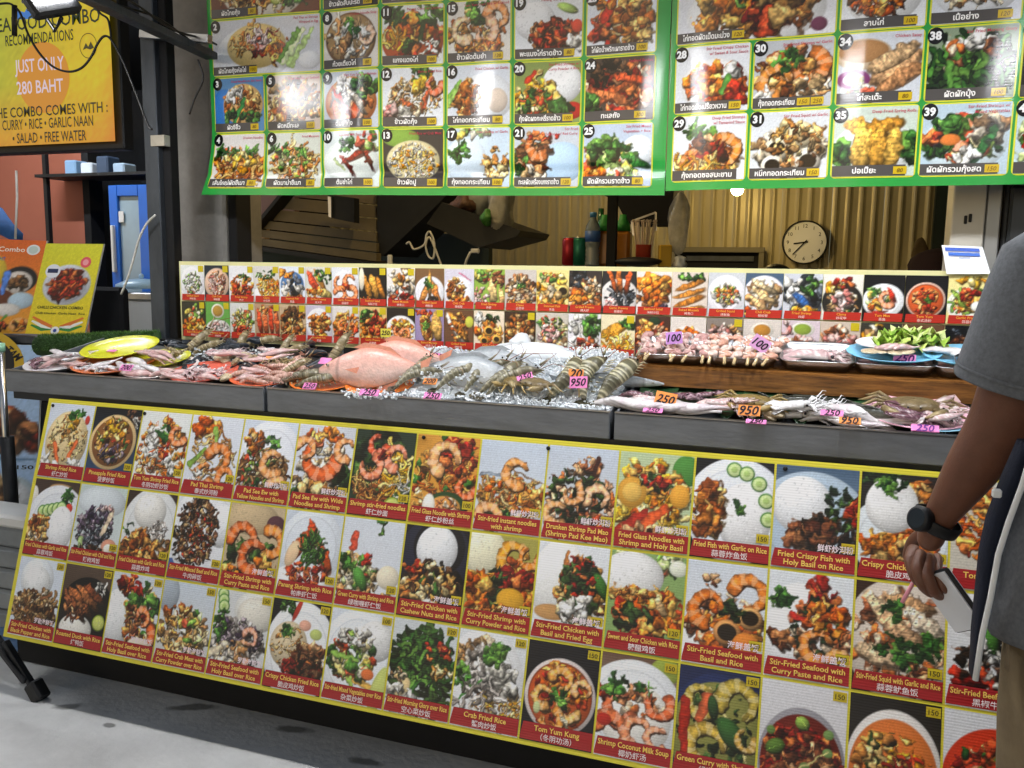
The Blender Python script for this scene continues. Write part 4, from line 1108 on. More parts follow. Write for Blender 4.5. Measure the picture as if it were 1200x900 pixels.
# (column, span, row, number, english, thai, price, recipe)
TOPL = [
    (0, 2, 0, '1', 'Pad Thai w/ Shrimps', 'ผัดไทยกุ้ง', '80', "bg 6a3a24|el .5 .5 .4 .6 e8e0d0|nd .45 .5 .3 .4 90 .012 ndl|ch .45 .5 .26 .3 30 .04 org|li .62 .7 .06|ch .75 .7 .1 .2 14 .04 grn"),
    (0, 2, 1, '2', 'Pad Thai w/ Shrimps Wrapped in Egg', 'ผัดไทยกุ้งห่อไข่', '100', "bg d4d6dc|el .4 .62 .36 .5 f0f2f4|el .42 .5 .28 .4 e8cc88|ch .4 .4 .24 .28 60 .03 ndl|ch .48 .45 .13 .24 50 .035 red|ch .46 .4 .1 .16 20 .03 pnk|ch .62 .6 .08 .2 24 .03 org|st .68 .8 .86 .25 .03 cfe0a8|st .73 .84 .93 .3 .03 b8d488|st .64 .75 .82 .25 .025 6a9a40|el .9 .8 .1 .16 eceef0"),
    (0, 1, 2, '3', 'Fried Noodles w/ Soy Sauce', 'ผัดซีอิ๊ว', '80', "bg 5a8ab8|el .2 .7 .3 .5 3a78c0|el .58 .5 .4 .38 d8b070|ch .55 .5 .36 .34 60 .06 fry|ch .4 .3 .14 .12 8 .1 wht|st .4 .8 .62 .4 .05 2f7a3a|ch .75 .75 .2 .1 14 .06 grn|ch .3 .7 .14 .1 8 .08 grn"),
    (1, 1, 2, '5', 'Fried Noodles w/ Seafood', 'ผัดหมี่ทะเล', '100', "bg d0c0b0|ch .5 .5 .5 .45 60 .08 brn|nd .5 .5 .4 .3 50 .02 ndl|ch .2 .75 .2 .14 14 .09 fry|ch .8 .35 .2 .2 12 .09 duck|ch .9 .6 .1 .2 10 .07 cla"),
    (0, 1, 3, '4', 'Drunken Noodles', 'เส้นใหญ่ผัดขี้เมา', '80', "bg e0dcd8|ch .5 .6 .5 .36 90 .06 org|nd .5 .65 .46 .26 60 .02 fry|lf .2 .3 8 .08|lf .75 .4 10 .08|lf .45 .35 6 .06|ch .5 .5 .3 .2 14 .07 yel"),
    (1, 1, 3, '6', 'Fried Macaroni', 'ผัดมาม่าขี้เมา', '80', "bg d8dcd0|el .5 .55 .42 .36 e8e0d0|nd .5 .55 .4 .34 90 .022 ndl|ch .5 .5 .4 .3 30 .05 sal|ch .3 .3 .3 .1 10 .06 grn"),
    (2, 1, 0, '7', 'Noodle Soup', 'ข้าวผัดสับปะรด', '120', "bg 2a2622|ch .5 .6 .46 .36 70 .07 mix|ch .5 .5 .3 .2 20 .08 yel"),
    (2, 1, 1, '8', 'Chicken Noodle Soup', 'ก๋วยเตี๋ยวไก่', '80', "bg dcd8d0|el .5 .5 .46 .46 7a5a3a|el .5 .48 .43 .42 a8885a|nd .45 .45 .36 .34 40 .03 cla|ch .6 .5 .3 .3 16 .1 wht|sh .78 .45 .12 300 e8c0a0|lf .52 .3 6 .08|bl .5 .42 .12 .05 80|ch .25 .5 .2 .2 10 .08 cla"),
    (2, 1, 2, '9', 'Tom Yum Soup w/ Shrimps', 'ต้มยำกุ้ง', '100', "bg c8d0d8|el .5 .55 .47 .44 b86a34|el .5 .5 .42 .4 c88850|ch .5 .5 .36 .34 40 .08 sea|sh .4 .6 .2 20 e8683c|ch .4 .3 .2 .2 10 .12 wht|ch .75 .3 .2 .2 24 .08 grn|fi .6 .5 .3 .05 50 f0e4d0|fi .35 .55 .3 .04 50 c83a24"),
    (2, 1, 3, '10', 'Coconut Milk Soup w/ Chicken', 'ต้มข่าไก่', '100', "bg d8e2e0|el .5 .55 .5 .4 e8f0ea|lf .45 .22 12 .08|fi .6 .45 .28 .04 -20 a83a24|fi .45 .62 .2 .03 50 8a2c1c|fi .8 .5 .2 .03 60 7a2a1c|ch .8 .2 .2 .14 10 .1 sal|st .2 .5 .4 .7 .02 b8c890"),
    (3, 1, 0, '10', 'Red Curry Duck', 'แกงเผ็ดเป็ด', '120', "bg e0dcd8|el .5 .6 .46 .4 c86a34|ch .5 .6 .4 .3 40 .08 red"),
    (3, 1, 1, '11', 'Panang Curry w/ Chicken', 'แกงแดงไก่', '100', "bg e0e4e0|el .5 .6 .5 .44 b04a20|ch .5 .55 .46 .4 50 .09 red|ch .5 .4 .4 .2 20 .1 org|lf .2 .12 9 .12|lf .8 .14 9 .12|st .68 .3 .62 .6 .05 26401f|ch .4 .65 .1 .1 10 .07 grn|nd .2 .55 .2 .14 20 .02 yel|ch .75 .7 .2 .14 12 .05 wht"),
    (3, 1, 2, '12', 'Shrimp Fried Rice', 'ข้าวผัดกุ้ง', '100', "bg e2e6ea|ch .55 .5 .44 .34 110 .035 ndl|ch .5 .5 .4 .3 60 .04 cla|lf .6 .12 9 .09|ch .7 .3 .16 .1 10 .1 yel|sh .85 .3 .12 0 e07048|fi .7 .55 .18 .03 110 e0683c|fi .42 .6 .14 .03 30 e0703c|ch .25 .8 .2 .12 10 .13 wht|ch .12 .75 .1 .1 6 .1 pnk"),
    (3, 1, 3, '13', 'Fried Rice w/ Crab Meat', 'ข้าวผัดปู', '100', "bg 3a3634|el .3 .15 .3 .16 8ab048|rc .5 .55 .44 .36 e4d8a8|ch .5 .55 .4 .32 140 .03 wht|ch .5 .55 .4 .3 60 .03 yel|gl .5 .5 .36 .3 20 org"),
    (4, 1, 0, '14', 'Tom Yum Fried Rice', 'ข้าวผัดต้มยำ', '120', "bg 2a2622|ch .5 .6 .46 .36 70 .07 mix|ch .5 .5 .3 .2 20 .08 yel"),
    (4, 1, 1, '15', 'Tom Yum Fried Rice w/ Seafood', 'ข้าวผัดต้มยำ', '120', "bg e0dcd4|ch .45 .55 .46 .4 90 .06 fry|lf .45 .22 9 .1|sh .25 .45 .16 60 f0c898|sh .78 .28 .16 200 e8985a|sh .6 .5 .16 300 e8b088|ch .6 .75 .3 .1 40 .05 org"),
    (4, 1, 2, '16', 'Fried Chicken w/ Garlic', 'ไก่ทอดกระเทียม', '80', "bg d4dae2|el .6 .55 .45 .4 e8ecf0|ch .3 .55 .2 .32 70 .07 fry|st .05 .5 .2 .25 .04 7aae48|st .02 .65 .16 .35 .04 9ac060|el .8 .6 .16 .2 d8c8b8"),
    (4, 1, 3, '17', 'Fried Shrimp w/ Garlic', 'กุ้งทอดกระเทียม', '100', "bg c8dae8|el .3 .55 .34 .4 d8e8f4|lf .25 .4 12 .09|ch .4 .08 .3 .06 12 .08 sal|ch .8 .6 .2 .3 30 .07 ndl"),
    (5, 1, 0, '18', 'Basil Chicken', 'ผัดกะเพราไก่', '80', "bg e0e0dc|ch .5 .6 .46 .36 70 .07 mix|rc .7 .3 .3 .3"),
    (5, 1, 1, '19', 'Panang Curry Paste + Rice', 'พะแนงไก่ราดข้าว', '80', "bg dfe2e4|rc .3 .4 .3 .3|ch .55 .66 .34 .26 90 .07 duck|ch .6 .6 .34 .22 40 .06 red|bl .78 .22 .16 .07 20 a8c868|el .92 .5 .08 .1 d84830|ch .9 .8 .1 .1 6 .1 wht"),
    (5, 1, 2, '20', 'Stir Fried Shrimps w/ Curry Powder + Rice', 'กุ้งผัดผงกะหรี่ราดข้าว', '100', "bg 8a9a58|rc .72 .36 .3 .32 f2f4f4|sh .4 .3 .15 20 e0c068|sh .3 .55 .14 100 d8a850|sh .52 .65 .15 250 e8c860|ch .3 .6 .3 .34 50 .08 yel|ch .3 .65 .3 .24 30 .06 veg|el .88 .8 .16 .14 b82418|ch .7 .75 .14 .1 10 .1 grn|st .2 .3 .3 .16 .05 c83a20"),
    (5, 1, 3, '21', 'Stir Fried Seafood w/ Red Curry', 'ทะเลผัดเครื่องแกงราดข้าว', '120', "bg c4ccd4|el .74 .6 .34 .34 b8d4ec|ch .26 .6 .24 .36 50 .08 grn|ch .3 .5 .24 .4 40 .08 duck|sh .36 .3 .16 60 d87838|ch .3 .8 .2 .12 10 .1 cla|ch .5 .15 .3 .06 10 .05 red"),
    (6, 1, 0, '22', 'Cashew Chicken', 'ไก่ผัดเม็ดมะม่วง', '100', "bg e0e0dc|ch .5 .6 .46 .36 70 .07 fry|rc .7 .3 .3 .3"),
    (6, 1, 1, '23', 'Chicken w/ Chili Paste + Rice', 'ไก่ผัดน้ำพริกเผาราดข้าว', '100', "bg dce0e6|ch .6 .5 .38 .42 50 .1 ndl|ch .55 .5 .4 .4 30 .09 fry|ch .2 .55 .16 .2 16 .1 red|st .35 .2 .25 .45 .07 c8301c|ch .3 .15 .2 .1 10 .08 org|st .3 .9 .3 .8 .05 b82818"),
    (6, 1, 2, '24', 'Seafood Bucket', 'ทะเลถัง', '300', "bg 4a3c34|ch .5 .5 .48 .46 80 .09 sea|ch .5 .55 .46 .4 50 .09 red|ch .4 .25 .3 .2 24 .08 drk|fi .5 .5 .34 .05 -30 d86a34|fi .4 .62 .34 .05 20 e08048|fi .7 .35 .3 .05 10 d8582c|ch .1 .7 .1 .14 8 .1 grn"),
    (6, 1, 3, '25', 'Stir Fried Mixed Vegetables + Rice', 'ผัดผักรวมราดข้าว', '80', "bg bccadc|rc .8 .45 .24 .26 e8f0f4|ch .4 .6 .4 .34 40 .11 sal|fi .5 .35 .2 .06 10 2f6a30|fi .8 .6 .2 .06 20 3a7a36|fi .4 .6 .34 .08 40 b8d080|ch .3 .4 .2 .2 20 .09 grn|ch .15 .8 .18 .1 14 .09 org|ch .6 .8 .2 .1 14 .1 sal")]
TOPR = [
    (0, 2, 0, '26', 'Spring Salad', 'ยำรวมมิตร', '120', "bg d8dce0|ch .5 .6 .4 .36 60 .05 sal"),
    (0, 2, 1, '27', 'Stir Fried Chicken w/ Cashew Nuts', 'ไก่ทอดผัดเม็ดมะม่วง', '120', "bg dfe0e4|el .5 .6 .44 .5 f0f0f0|ch .5 .5 .34 .4 60 .07 fry|ch .35 .5 .2 .4 16 .08 org|ch .6 .6 .16 .3 14 .07 red|ch .5 .3 .2 .2 10 .06 grn|el .86 .3 .06 .18 c83018|ch .7 .5 .16 .36 16 .08 fry|el .9 .85 .05 .1 6a3050|st .46 .3 .5 .1 .03 4f8a3a"),
    (2, 1, 0, '32', 'Som Tam', 'ส้มตำ', '80', "bg d8dce0|ch .5 .6 .4 .36 60 .08 sal"),
    (2, 1, 1, '33', 'Larb Chicken', 'ลาบไก่', '100', "bg e4e6e8|el .5 .5 .46 .46 f0f0ee|ch .45 .5 .36 .34 110 .05 brn|ch .45 .5 .34 .3 60 .05 org|gl .45 .5 .3 .3 30 red|lf .4 .3 6 .06"),
    (3, 1, 0, '36', 'Grilled Pork', 'หมูย่าง', '120', "bg d8dce0|ch .5 .6 .4 .36 60 .08 brn"),
    (3, 1, 1, '37', 'Grilled Beef', 'เนื้อย่าง', '120', "bg d8dce2|el .5 .5 .5 .44 e8eaec|fi .3 .55 .26 .09 20 b07a58|fi .5 .5 .26 .09 25 c08a68|fi .7 .5 .26 .09 30 a86a4a|fi .85 .4 .2 .08 40 8a5238|ch .5 .7 .4 .1 20 .06 cla"),
    (0, 1, 2, '28', 'Stir Fried Crispy Chicken w/ Sweet & Sour Sauce', 'ไก่ทอดผัดเปรี้ยวหวาน', '150', "bg dfe2e6|el .55 .6 .46 .4 f0f0f0|ch .55 .6 .36 .3 50 .11 red|ch .5 .55 .36 .3 24 .11 org|ch .75 .4 .14 .1 8 .1 wht|st .72 .5 .66 .7 .06 5a9a40|ch .85 .75 .12 .1 8 .1 red"),
    (1, 1, 2, '30', 'Stir Fried Shrimps w/ Garlic', 'กุ้งทอดกระเทียม', '150|250', "bg c0c4c8|ch .5 .5 .48 .42 80 .09 duck|ch .45 .55 .4 .34 50 .09 fry|sh .7 .4 .2 300 d8782e|sh .3 .6 .2 100 e09040|lf .45 .3 12 .09|ch .75 .7 .2 .16 24 .07 cla|ch .12 .8 .1 .1 4 .1 wht"),
    (2, 1, 2, '34', 'Chicken Satay', 'ไก่สะเต๊ะ', '80', "bg d0d4da|el .3 .3 .34 .22 d8c0a0|el .3 .26 .3 .16 b88858|fi .7 .5 .36 .12 -30 d8a878|fi .75 .65 .34 .1 -30 c89060|el .2 .65 .2 .14 8a3a78|el .2 .65 .13 .09 e8d8e8|ch .3 .8 .16 .1 14 .08 sal|fi .65 .36 .34 .1 -28 e0b888"),
    (3, 1, 2, '38', 'Stir Fried Morning Glory', 'ผัดผักบุ้ง', '100', "bg 8a9a80|nd .5 .55 .5 .44 130 .035 drg|nd .5 .55 .46 .4 60 .035 grn|ch .5 .2 .2 .1 8 .1 wht|ch .3 .4 .1 .2 8 .07 sea|ch .7 .3 .1 .1 6 .08 duck|st .25 .5 .3 .8 .05 5a8a3a"),
    (4, 1, 0, '41', 'Seafood Salad', 'ยำทะเล', '150', "bg d8dce0|ch .5 .6 .4 .36 60 .08 sea"),
    (4, 1, 1, '41', 'Glass Noodle Salad', 'ยำวุ้นเส้น', '100', "bg d8dce0|ch .5 .6 .4 .36 60 .08 sal"),
    (4, 1, 2, '42', 'Kale w/ Oyster Sauce', 'คะน้าน้ำมันหอย', '100', "bg 26241f|nd .5 .55 .46 .4 80 .04 drg|ch .5 .5 .4 .3 20 .08 wht"),
    (0, 1, 3, '29', 'Deep Fried Shrimps w/ Tamarind Sauce', 'กุ้งทอดซอสมะขาม', '', "bg dfe2e6|lf .35 .28 12 .1|ch .5 .7 .42 .24 60 .08 fry|ch .5 .5 .2 .2 24 .08 duck|sh .72 .55 .18 250 e08838|sh .3 .7 .16 60 d88a48|ch .5 .6 .3 .2 16 .08 red|nd .4 .8 .4 .14 30 .02 yel"),
    (1, 1, 3, '31', 'Stir Fried Squid w/ Garlic', 'หมึกทอดกระเทียม', '150', "bg d8dce0|ch .5 .6 .48 .36 60 .1 cla|rg .35 .55 .17 .06 e8dcc0|rg .65 .35 .18 .07 e8d8b0|rg .3 .8 .15 .05 f0e8d8|rg .75 .75 .16 .05 e8e0d0|ch .6 .4 .34 .26 40 .06 ndl|ch .5 .6 .4 .3 20 .06 brn"),
    (2, 1, 3, '35', 'Deep Fried Spring Rolls', 'ปอเปี๊ยะ', '80', "bg c8d4c8|el .5 .6 .5 .4 e8ecec|ch .1 .7 .14 .2 14 .1 grn|ch .92 .6 .1 .2 14 .1 grn|fi .42 .34 .3 .11 25 e0a848|fi .6 .28 .26 .1 -15 d89838|fi .35 .6 .13 .3 0 e8b858|fi .55 .6 .11 .3 0 d8a040|fi .72 .62 .1 .28 10 e0b050"),
    (3, 1, 3, '39', 'Stir Fried Shrimps w/ Mixed Vegetables', 'ผัดผักรวมกุ้งสด', '150', "bg b8ccd8|el .5 .55 .48 .42 d8e8f0|ch .5 .5 .4 .34 40 .1 veg|sh .5 .42 .15 100 f0986a|ch .3 .3 .16 .1 14 .1 grn|ch .2 .6 .16 .14 16 .1 grn|el .33 .5 .12 .08 e08038|ch .75 .35 .16 .14 10 .12 cla|fi .7 .6 .26 .06 120 2f6a34|ch .55 .72 .14 .1 8 .1 wht|ch .12 .45 .1 .08 6 .08 red"),
    (4, 1, 3, '43', 'Mixed Fruit', 'ผลไม้รวม', '80', "bg c0d4d8|ch .5 .55 .46 .4 50 .1 sal|ch .5 .5 .4 .3 20 .1 red")]


def banner(F, name, label, W_, items, cols, gap):
    b = thing(name, label, 'menu banner', (F(W_ / 2, 0, 0)[0], 2.85, BZ - 1))
    sh = Sheet(F, M_BAN)
    mb = MB()
    Hh = vrow(3) + .03
    sh.rect(mb, 0, 0, W_, Hh, '2f9a42', 0, nu=110, nv=64)
    mb.sm = [True] * len(mb.sm)
    n0 = len(mb.v)
    m2 = MB(); sh.rect(m2, 0, 0, W_, Hh, 'c8ccc8', -.0016, nu=110, nv=64)
    mb.add(m2.v, [f[::-1] for f in m2.f], 'c8ccc8', True)
    mb.build('sheet', M_BAN, b)
    for (c, span, r, num, en, th, price, rec) in items:
        u0, u1 = cols[c] + gap, cols[c + span] - gap
        if r == 3 and F is F_right or r == 2 and F is F_right:
            pass
        v1 = vrow(r); v0 = v1 - .2
        hw = .0045
        fm = MB()
        # yellow rounded border
        pts = []
        rr_ = .014
        for cx, cy, a0 in ((u1 + hw - rr_, v0 - hw + rr_, -90), (u1 + hw - rr_, v1 + hw - rr_, 0), (u0 - hw + rr_, v1 + hw - rr_, 90), (u0 - hw + rr_, v0 - hw + rr_, 180)):
            for k in range(4):
                a = math.radians(a0 + 30 * k)
                pts.append((cx + rr_ * math.cos(a), cy + rr_ * math.sin(a)))
        dense = []
        for i in range(len(pts)):
            p, q = pts[i], pts[(i + 1) % len(pts)]
            n = max(1, int(math.hypot(q[0] - p[0], q[1] - p[1]) / .02))
            dense += [(p[0] + (q[0] - p[0]) * k / n, p[1] + (q[1] - p[1]) * k / n) for k in range(n)]
        cx, cy = (u0 + u1) / 2, (v0 + v1) / 2
        a = np.array(dense)
        inner = np.array([(cx + (x - cx) * .9, cy + (y - cy) * .9) for x, y in dense])
        al = np.concatenate([a, inner])
        P = np.stack(sh.F(al[:, 0], al[:, 1], .0012), 1)
        n = len(dense)
        fm.add(P, [(i, n + i, n + (i + 1) % n, (i + 1) % n) for i in range(n)], 'd8dc3c')
        w = 84 if span == 1 else 150
        if r == 0:
            w = 60 * span
        pc = Pic(w, int(w * .2 / (u1 - u0)), int(num) % 7 + 31 * c + 7 * r + (500 if F is F_right else 0), .2 / (u1 - u0)).run(rec)
        o = sh.pic('food_picture', b, u0, v0, u1, v1, pc, .003)
        fm.build('picture_border', M_BAN, o)
        cp = MB()
        wb = min((u1 - u0) * .93, .21)
        sh.rect(cp, u0, v1 - .032, u0 + wb * .97, v1 - .001, '4e4a48', .0042, nu=18)
        pw = .04
        ps = price.split('|') if price else []
        tw = wb - .014 - pw * len(ps)
        sh.text(cp, th, u0 + .012 + tw / 2, v1 - .0085, .0225, 'f4f2ee', .0058, tw - .01, .026)
        for k, p in enumerate(ps):
            x = u0 + tw + .014 + k * pw
            pm = MB()
            sh.rect(pm, x, v1 - .027, x + pw - .003, v1 - .005, 'd0b01c', .0056)
            sh.text(pm, p, x + pw / 2 - .0015, v1 - .0095, .017, '6a4a10', .0072, pw * .7, .006, shear=.2)
            pm.build('price_mark', M_BAN, o)
        cp.build('caption', M_BAN, o)
        tt = MB()
        half = en if len(en) < 30 else None
        if half:
            sh.text(tt, en, u1 - .005, v0 + .018, .0125, 'c0304a', .0056, (u1 - u0) * .72, .004, 'r')
        else:
            k = en.rfind(' ', 0, len(en) // 2 + 3)
            sh.text(tt, en[:k], u1 - .005, v0 + .014, .0125, 'c0304a', .0056, (u1 - u0) * .72, .004, 'r')
            sh.text(tt, en[k + 1:], u1 - .005, v0 + .029, .0125, 'c0304a', .0056, (u1 - u0) * .72, .004, 'r')
        tt.build('dish_title', M_BAN, o)
        nb = MB()
        sh.disc(nb, u0 + .016, v0 + .02, .0215, '161618', .0045, ry=.0235)
        sh.text(nb, num, u0 + .016, v0 + .0305, .031, 'f2f2f2', .0062, .034, .045)
        nb.build('number_badge', M_BAN, o)
    return b


banner(F_left, 'menu_banner', 'left glossy green banner of numbered dishes, from 4 to 25 along its lower edge', 1.79, TOPL, [.012 + .2487 * i for i in range(8)], .009)
banner(F_right, 'menu_banner', 'right glossy green banner of numbered dishes, with spring rolls as number 35', 1.46, TOPR, [.014 + .2425 * i for i in range(6)], .008)
# ------------------------------------------------------------------ floodlights on the rail in front of the banners
RAILZ = 2.205
M_LED = M('led_face', 'ffffff', emit='fbfcff', es=FLOOD)
rail = thing('lamp_rail', 'dark steel rail carrying the floodlights in front of the banners', 'rail', (-.4, 2.0, RAILZ))
pA = onY(40, -34, 2.0)
mb = MB(); mb.bar((pA.x - .5, 2.0, pA.z), (1.5, 2.0, pA.z), .03, .03, up=(0, 1, 0)); mb.build('bar', M_BLACK, rail)  # unseen bar, assumed as support for the floodlights
e0, e1 = onY(92, -8, 2.05), onY(248, 66, 2.82)
mb = MB(); mb.bar(e0 + Vector((0, 0, .0)), e1, .05, .025, bev=.002); mb.build('arm', M_DARKST, rail)
mb = MB(); mb.bar((1.45, 2.0, pA.z), (1.45, 2.85, pA.z + .1), .04, .025); mb.build('arm', M_DARKST, rail)
for dx in (.0, .012, -.012):
    mb = MB()
    mb.tube([e0 + (e1 - e0) * t + Vector((dx * 2, 0, .03 - .012 * math.sin(t * 9 + dx * 200))) for t in np.linspace(0, 1, 16)], .004, 6)
    mb.build('cable', M_CABLE, rail)


def flood(name, label, pos, yaw, pitch_, Rm=None):
    t = thing(name, label, 'floodlight', pos, 'floodlights on the rail')
    if Rm is None:
        Rm = rotz(yaw) @ rotx(pitch_)
    mb = MB()
    mb.box((0, 0, .018), (.20, .15, .036), bev=.008)
    for k in range(7):
        mb.box((-.075 + k * .025, 0, .045), (.006, .12, .02))
    hb = mb.mesh('housing')
    for me_, nm, mat in ((hb, 'housing', M_BLACK),):
        o = bpy.data.objects.new(nm, me_); me_.materials.append(mat); COL.objects.link(o); o.parent = t
        o.rotation_euler = Rm.to_euler()
    mb = MB(); mb.box((0, 0, -.002), (.135, .115, .006))
    me_ = mb.mesh('lens'); o = bpy.data.objects.new('lens', me_); me_.materials.append(M_LED); COL.objects.link(o); o.parent = t
    o.rotation_euler = Rm.to_euler()
    mb = MB(); mb.tube([(-.108, 0, .02), (-.108, 0, .085), (.108, 0, .085), (.108, 0, .02)], .006, 6)
    me_ = mb.mesh('bracket'); o = bpy.data.objects.new('bracket', me_); me_.materials.append(M_BLACK); COL.objects.link(o); o.parent = t
    o.rotation_euler = (0, 0, yaw) if yaw == 0 else Rm.to_euler()
    return t


pos0 = onY(82, -14, 2.0)
ir, idn, ifw = Vector(RC[:, 0]), Vector(RC[:, 1]), Vector(RC[:, 2])
ln_ = (ir * .66 - idn * .30 - ifw * .68).normalized()
xa = (ir * -.66 - idn * .75); xa = (xa - ln_ * xa.dot(ln_)).normalized()
zc = -ln_
flood('floodlight', 'lit floodlight with dark finned housing in front of the yellow screen', onY(48, -23, 2.0), .1, 0, Matrix((xa, zc.cross(xa), zc)).transposed())
GL = [(355, 125), (572, 110), (768, 105), (972, 60), (1175, 60)]  # glare spots that place five assumed floodlights out of view
for k, (u, v) in enumerate(GL):
    g = onY(u, v, 2.85)
    f_ = 1 + (2.85 - 2.0) / 2.85
    flood('floodlight', ['lit floodlight over the left banner, second on the rail from the screen', 'lit floodlight above the middle of the left banner', 'lit floodlight above the join of the two banners',
                         'lit floodlight above the middle of the right banner', 'lit floodlight at the right end of the rail, above the person'][k],
          Vector((g.x * f_, 2.0, pos0.z + (.035 if k == 0 else 0))), 0, math.radians(3))

# ------------------------------------------------------------------ yellow combo screen
TVY = 2.9
tv = thing('menu_screen', 'lit yellow and orange combo menu screen in a black frame at top left', 'screen', (-3.2, TVY, 1.86))
SX0, SX1, SZ0, SZ1 = -3.70, -2.765, 1.905, 2.66


def F_tv(u, v, h):
    u = np.asarray(u, float); v = np.asarray(v, float)
    return (SX0 + u, TVY - .012 - h + 0 * u, SZ1 - v + 0 * u)


def tvpx(u, v):
    p = onY(u, v, TVY - .013)
    return p.x - SX0, SZ1 - p.z


M_TV = M('screen_light', None, rough=.15, emit='attr', es=.62, spec=.5)
M_TV.node_tree.nodes['Principled BSDF'].inputs['Base Color'].links
for l in list(M_TV.node_tree.links):
    if l.to_socket.name == 'Base Color':
        src = l.from_socket
        M_TV.node_tree.links.remove(l)
        M_TV.node_tree.links.new(src, M_TV.node_tree.nodes['Principled BSDF'].inputs['Emission Color'])
M_TV.node_tree.nodes['Principled BSDF'].inputs['Base Color'].default_value = (.02, .02, .02, 1)
mb = MB(); mb.box(((SX0 + SX1) / 2, TVY + .02, (SZ0 + SZ1) / 2), (SX1 - SX0 + .05, .06, SZ1 - SZ0 + .06), bev=.006); mb.build('frame', M_BLACK, tv)
shtv = Sheet(F_tv, M_TV)
pc = Pic(60, 50, 5, (SZ1 - SZ0) / (SX1 - SX0))
gx, gy = np.meshgrid(np.linspace(0, 1, 60), np.linspace(0, 1, 50))
c0, c1, c2 = hx('c8c838'), hx('ffd424'), hx('ff9a2c')
t1 = np.clip((gx - .35) * 1.6 + (gy - .3) * .5, 0, 1)[..., None]; t2 = np.clip((gy - .66) * 2.0 + np.clip(gx - .93, 0, 1) * 6, 0, 1)[..., None]
pc.a = (c0 * (1 - t1) + c1 * t1) * (1 - t2) + c2 * t2
shtv.pic('display', tv, 0, 0, SX1 - SX0, SZ1 - SZ0, pc, .019)
mb = MB()


def tvtext(body, px0, px1, size, col, shear=0.):
    a, b = tvpx(*px0), tvpx(*px1)
    vv, _ = glyphs(body, .012, shear)
    w = abs(b[0] - a[0])
    k = size
    sh = Sheet(F_tv, M_TV)
    vsz = vv[:, 0].max() * k
    P = np.stack(F_tv(b[0] - w + vv[:, 0] * k * (w / vsz), b[1] - vv[:, 1] * k, .022), 1)
    mb.add(P, glyphs(body, .012, shear)[1], col)


u_, v_ = tvpx(55, 92)
shtv.disc(mb, u_, v_, .145, 'f0a02a', .0205, 36)
tvtext('GREAT SEAFOOD COMBO', (-52, 50), (122, 27), .08, '26300c')
tvtext('RECOMMENDATIONS', (12, 60), (91, 48), .062, '2a300c')
tvtext('JUST ONLY', (23, 92), (80, 82), .075, 'ffe8f4')
tvtext('280 BAHT', (25, 113), (79, 108), .075, 'ffe8f4')
tvtext('ALL THE COMBO COMES WITH :', (-24, 142), (131, 132), .06, '33290c')
tvtext('CURRY • RICE • GARLIC NAAN', (8, 153), (114, 148), .06, '33290c')
tvtext('• SALAD • FREE WATER', (20, 169), (106, 165), .06, '33290c')
u_, v_ = tvpx(108, 55)
th = np.linspace(0, 2 * math.pi, 40)
P1 = np.stack(F_tv(u_ + .046 * np.cos(th), v_ + .05 * np.sin(th), .0215), 1); P2 = np.stack(F_tv(u_ + .043 * np.cos(th), v_ + .047 * np.sin(th), .0215), 1)
mb.add(list(P1) + list(P2), [(i, 40 + i, 41 + i, i + 1) for i in range(39)], '4a4208')
shtv.shape(mb, [(u_ - .03, v_ + .015), (u_ - .012, v_ - .012), (u_, v_ + .004), (u_ + .014, v_ - .016), (u_ + .03, v_ + .01), (u_ + .01, v_ + .016), (u_ - .01, v_ + .01)][::-1], '4a4208', .0215)
u_, v_ = tvpx(38, 17)
shtv.shape(mb, [(u_ - .07, v_ + .02), (u_ - .06, v_ - .015), (u_ - .02, v_ - .005), (u_, v_ - .028), (u_ + .03, v_ - .008), (u_ + .065, v_ - .02), (u_ + .07, v_ + .016), (u_, v_ + .024)][::-1], '4a8ae0', .0215)
mb.build('lettering', M_TV, tv)
mb = MB(); mb.tube([(-3.2, TVY + .05, 2.4), (-3.2, TVY + .25, 2.45), (-3.2, TVY + .3, 3.02)], .02, 8); mb.build('wall_bracket', M_BLACK, tv)

# drooping cable in front of the screen
pts = [onY(u, v, 2.5) for u, v in ((-6, 5), (10, 4), (17, 8), (24, 16), (33, 40), (46, 62), (62, 78), (80, 84), (95, 80), (106, 68), (114, 52), (121, 43), (128, 44), (136, 56), (144, 72), (154, 96), (164, 122), (173, 146), (178, 152))]
mb = MB(); mb.tube(smooth(pts), .0042, 6)
tag(mb.build('drooping_cable', M_CABLE), 'thin dark cable drooping in a loop across the yellow screen', 'cable')
mb = MB()
mb.tube([onY(17, 6, 2.5), onY(17, 42, 2.5)], .010, 6)
tag(mb.build('cable_tie', M_CABLE), 'black bundle of tape hanging on the cable left of the screen text', 'cable tie')
mb = MB()
mb.tube(smooth([onY(u, v, 2.6) for u, v in ((112, 8), (118, 16), (126, 22), (129, 34), (130, 44))]), .004, 6)
tag(mb.build('short_cable', M_CABLE), 'short curled cable hanging beside the screen edge under the lamp arm', 'cable')
mb = MB()
mb.tube(smooth([onY(u, v, 2.66) for u, v in ((182, 252), (172, 262), (163, 280), (156, 305), (150, 325), (142, 345))]), .0042, 8)
tag(mb.build('white_cable', M_CABLEW), 'white cable sagging from the grey post past the blue fridge', 'cable')
mb = MB()
mb.tube([onY(u, v, 2.66) for u, v in ((18, -10), (18, 60), (19, 200), (20, 230), (18, 280))][2:], .0045, 8)
tag(mb.build('white_rope', M_CABLEW), 'pale rope hanging down in front of the terracotta wall', 'rope')
mb = MB()
mb.tube(smooth([onY(u, v, 2.6) for u, v in ((232, 70), (238, 92), (228, 116), (222, 134))]), .0035, 6)
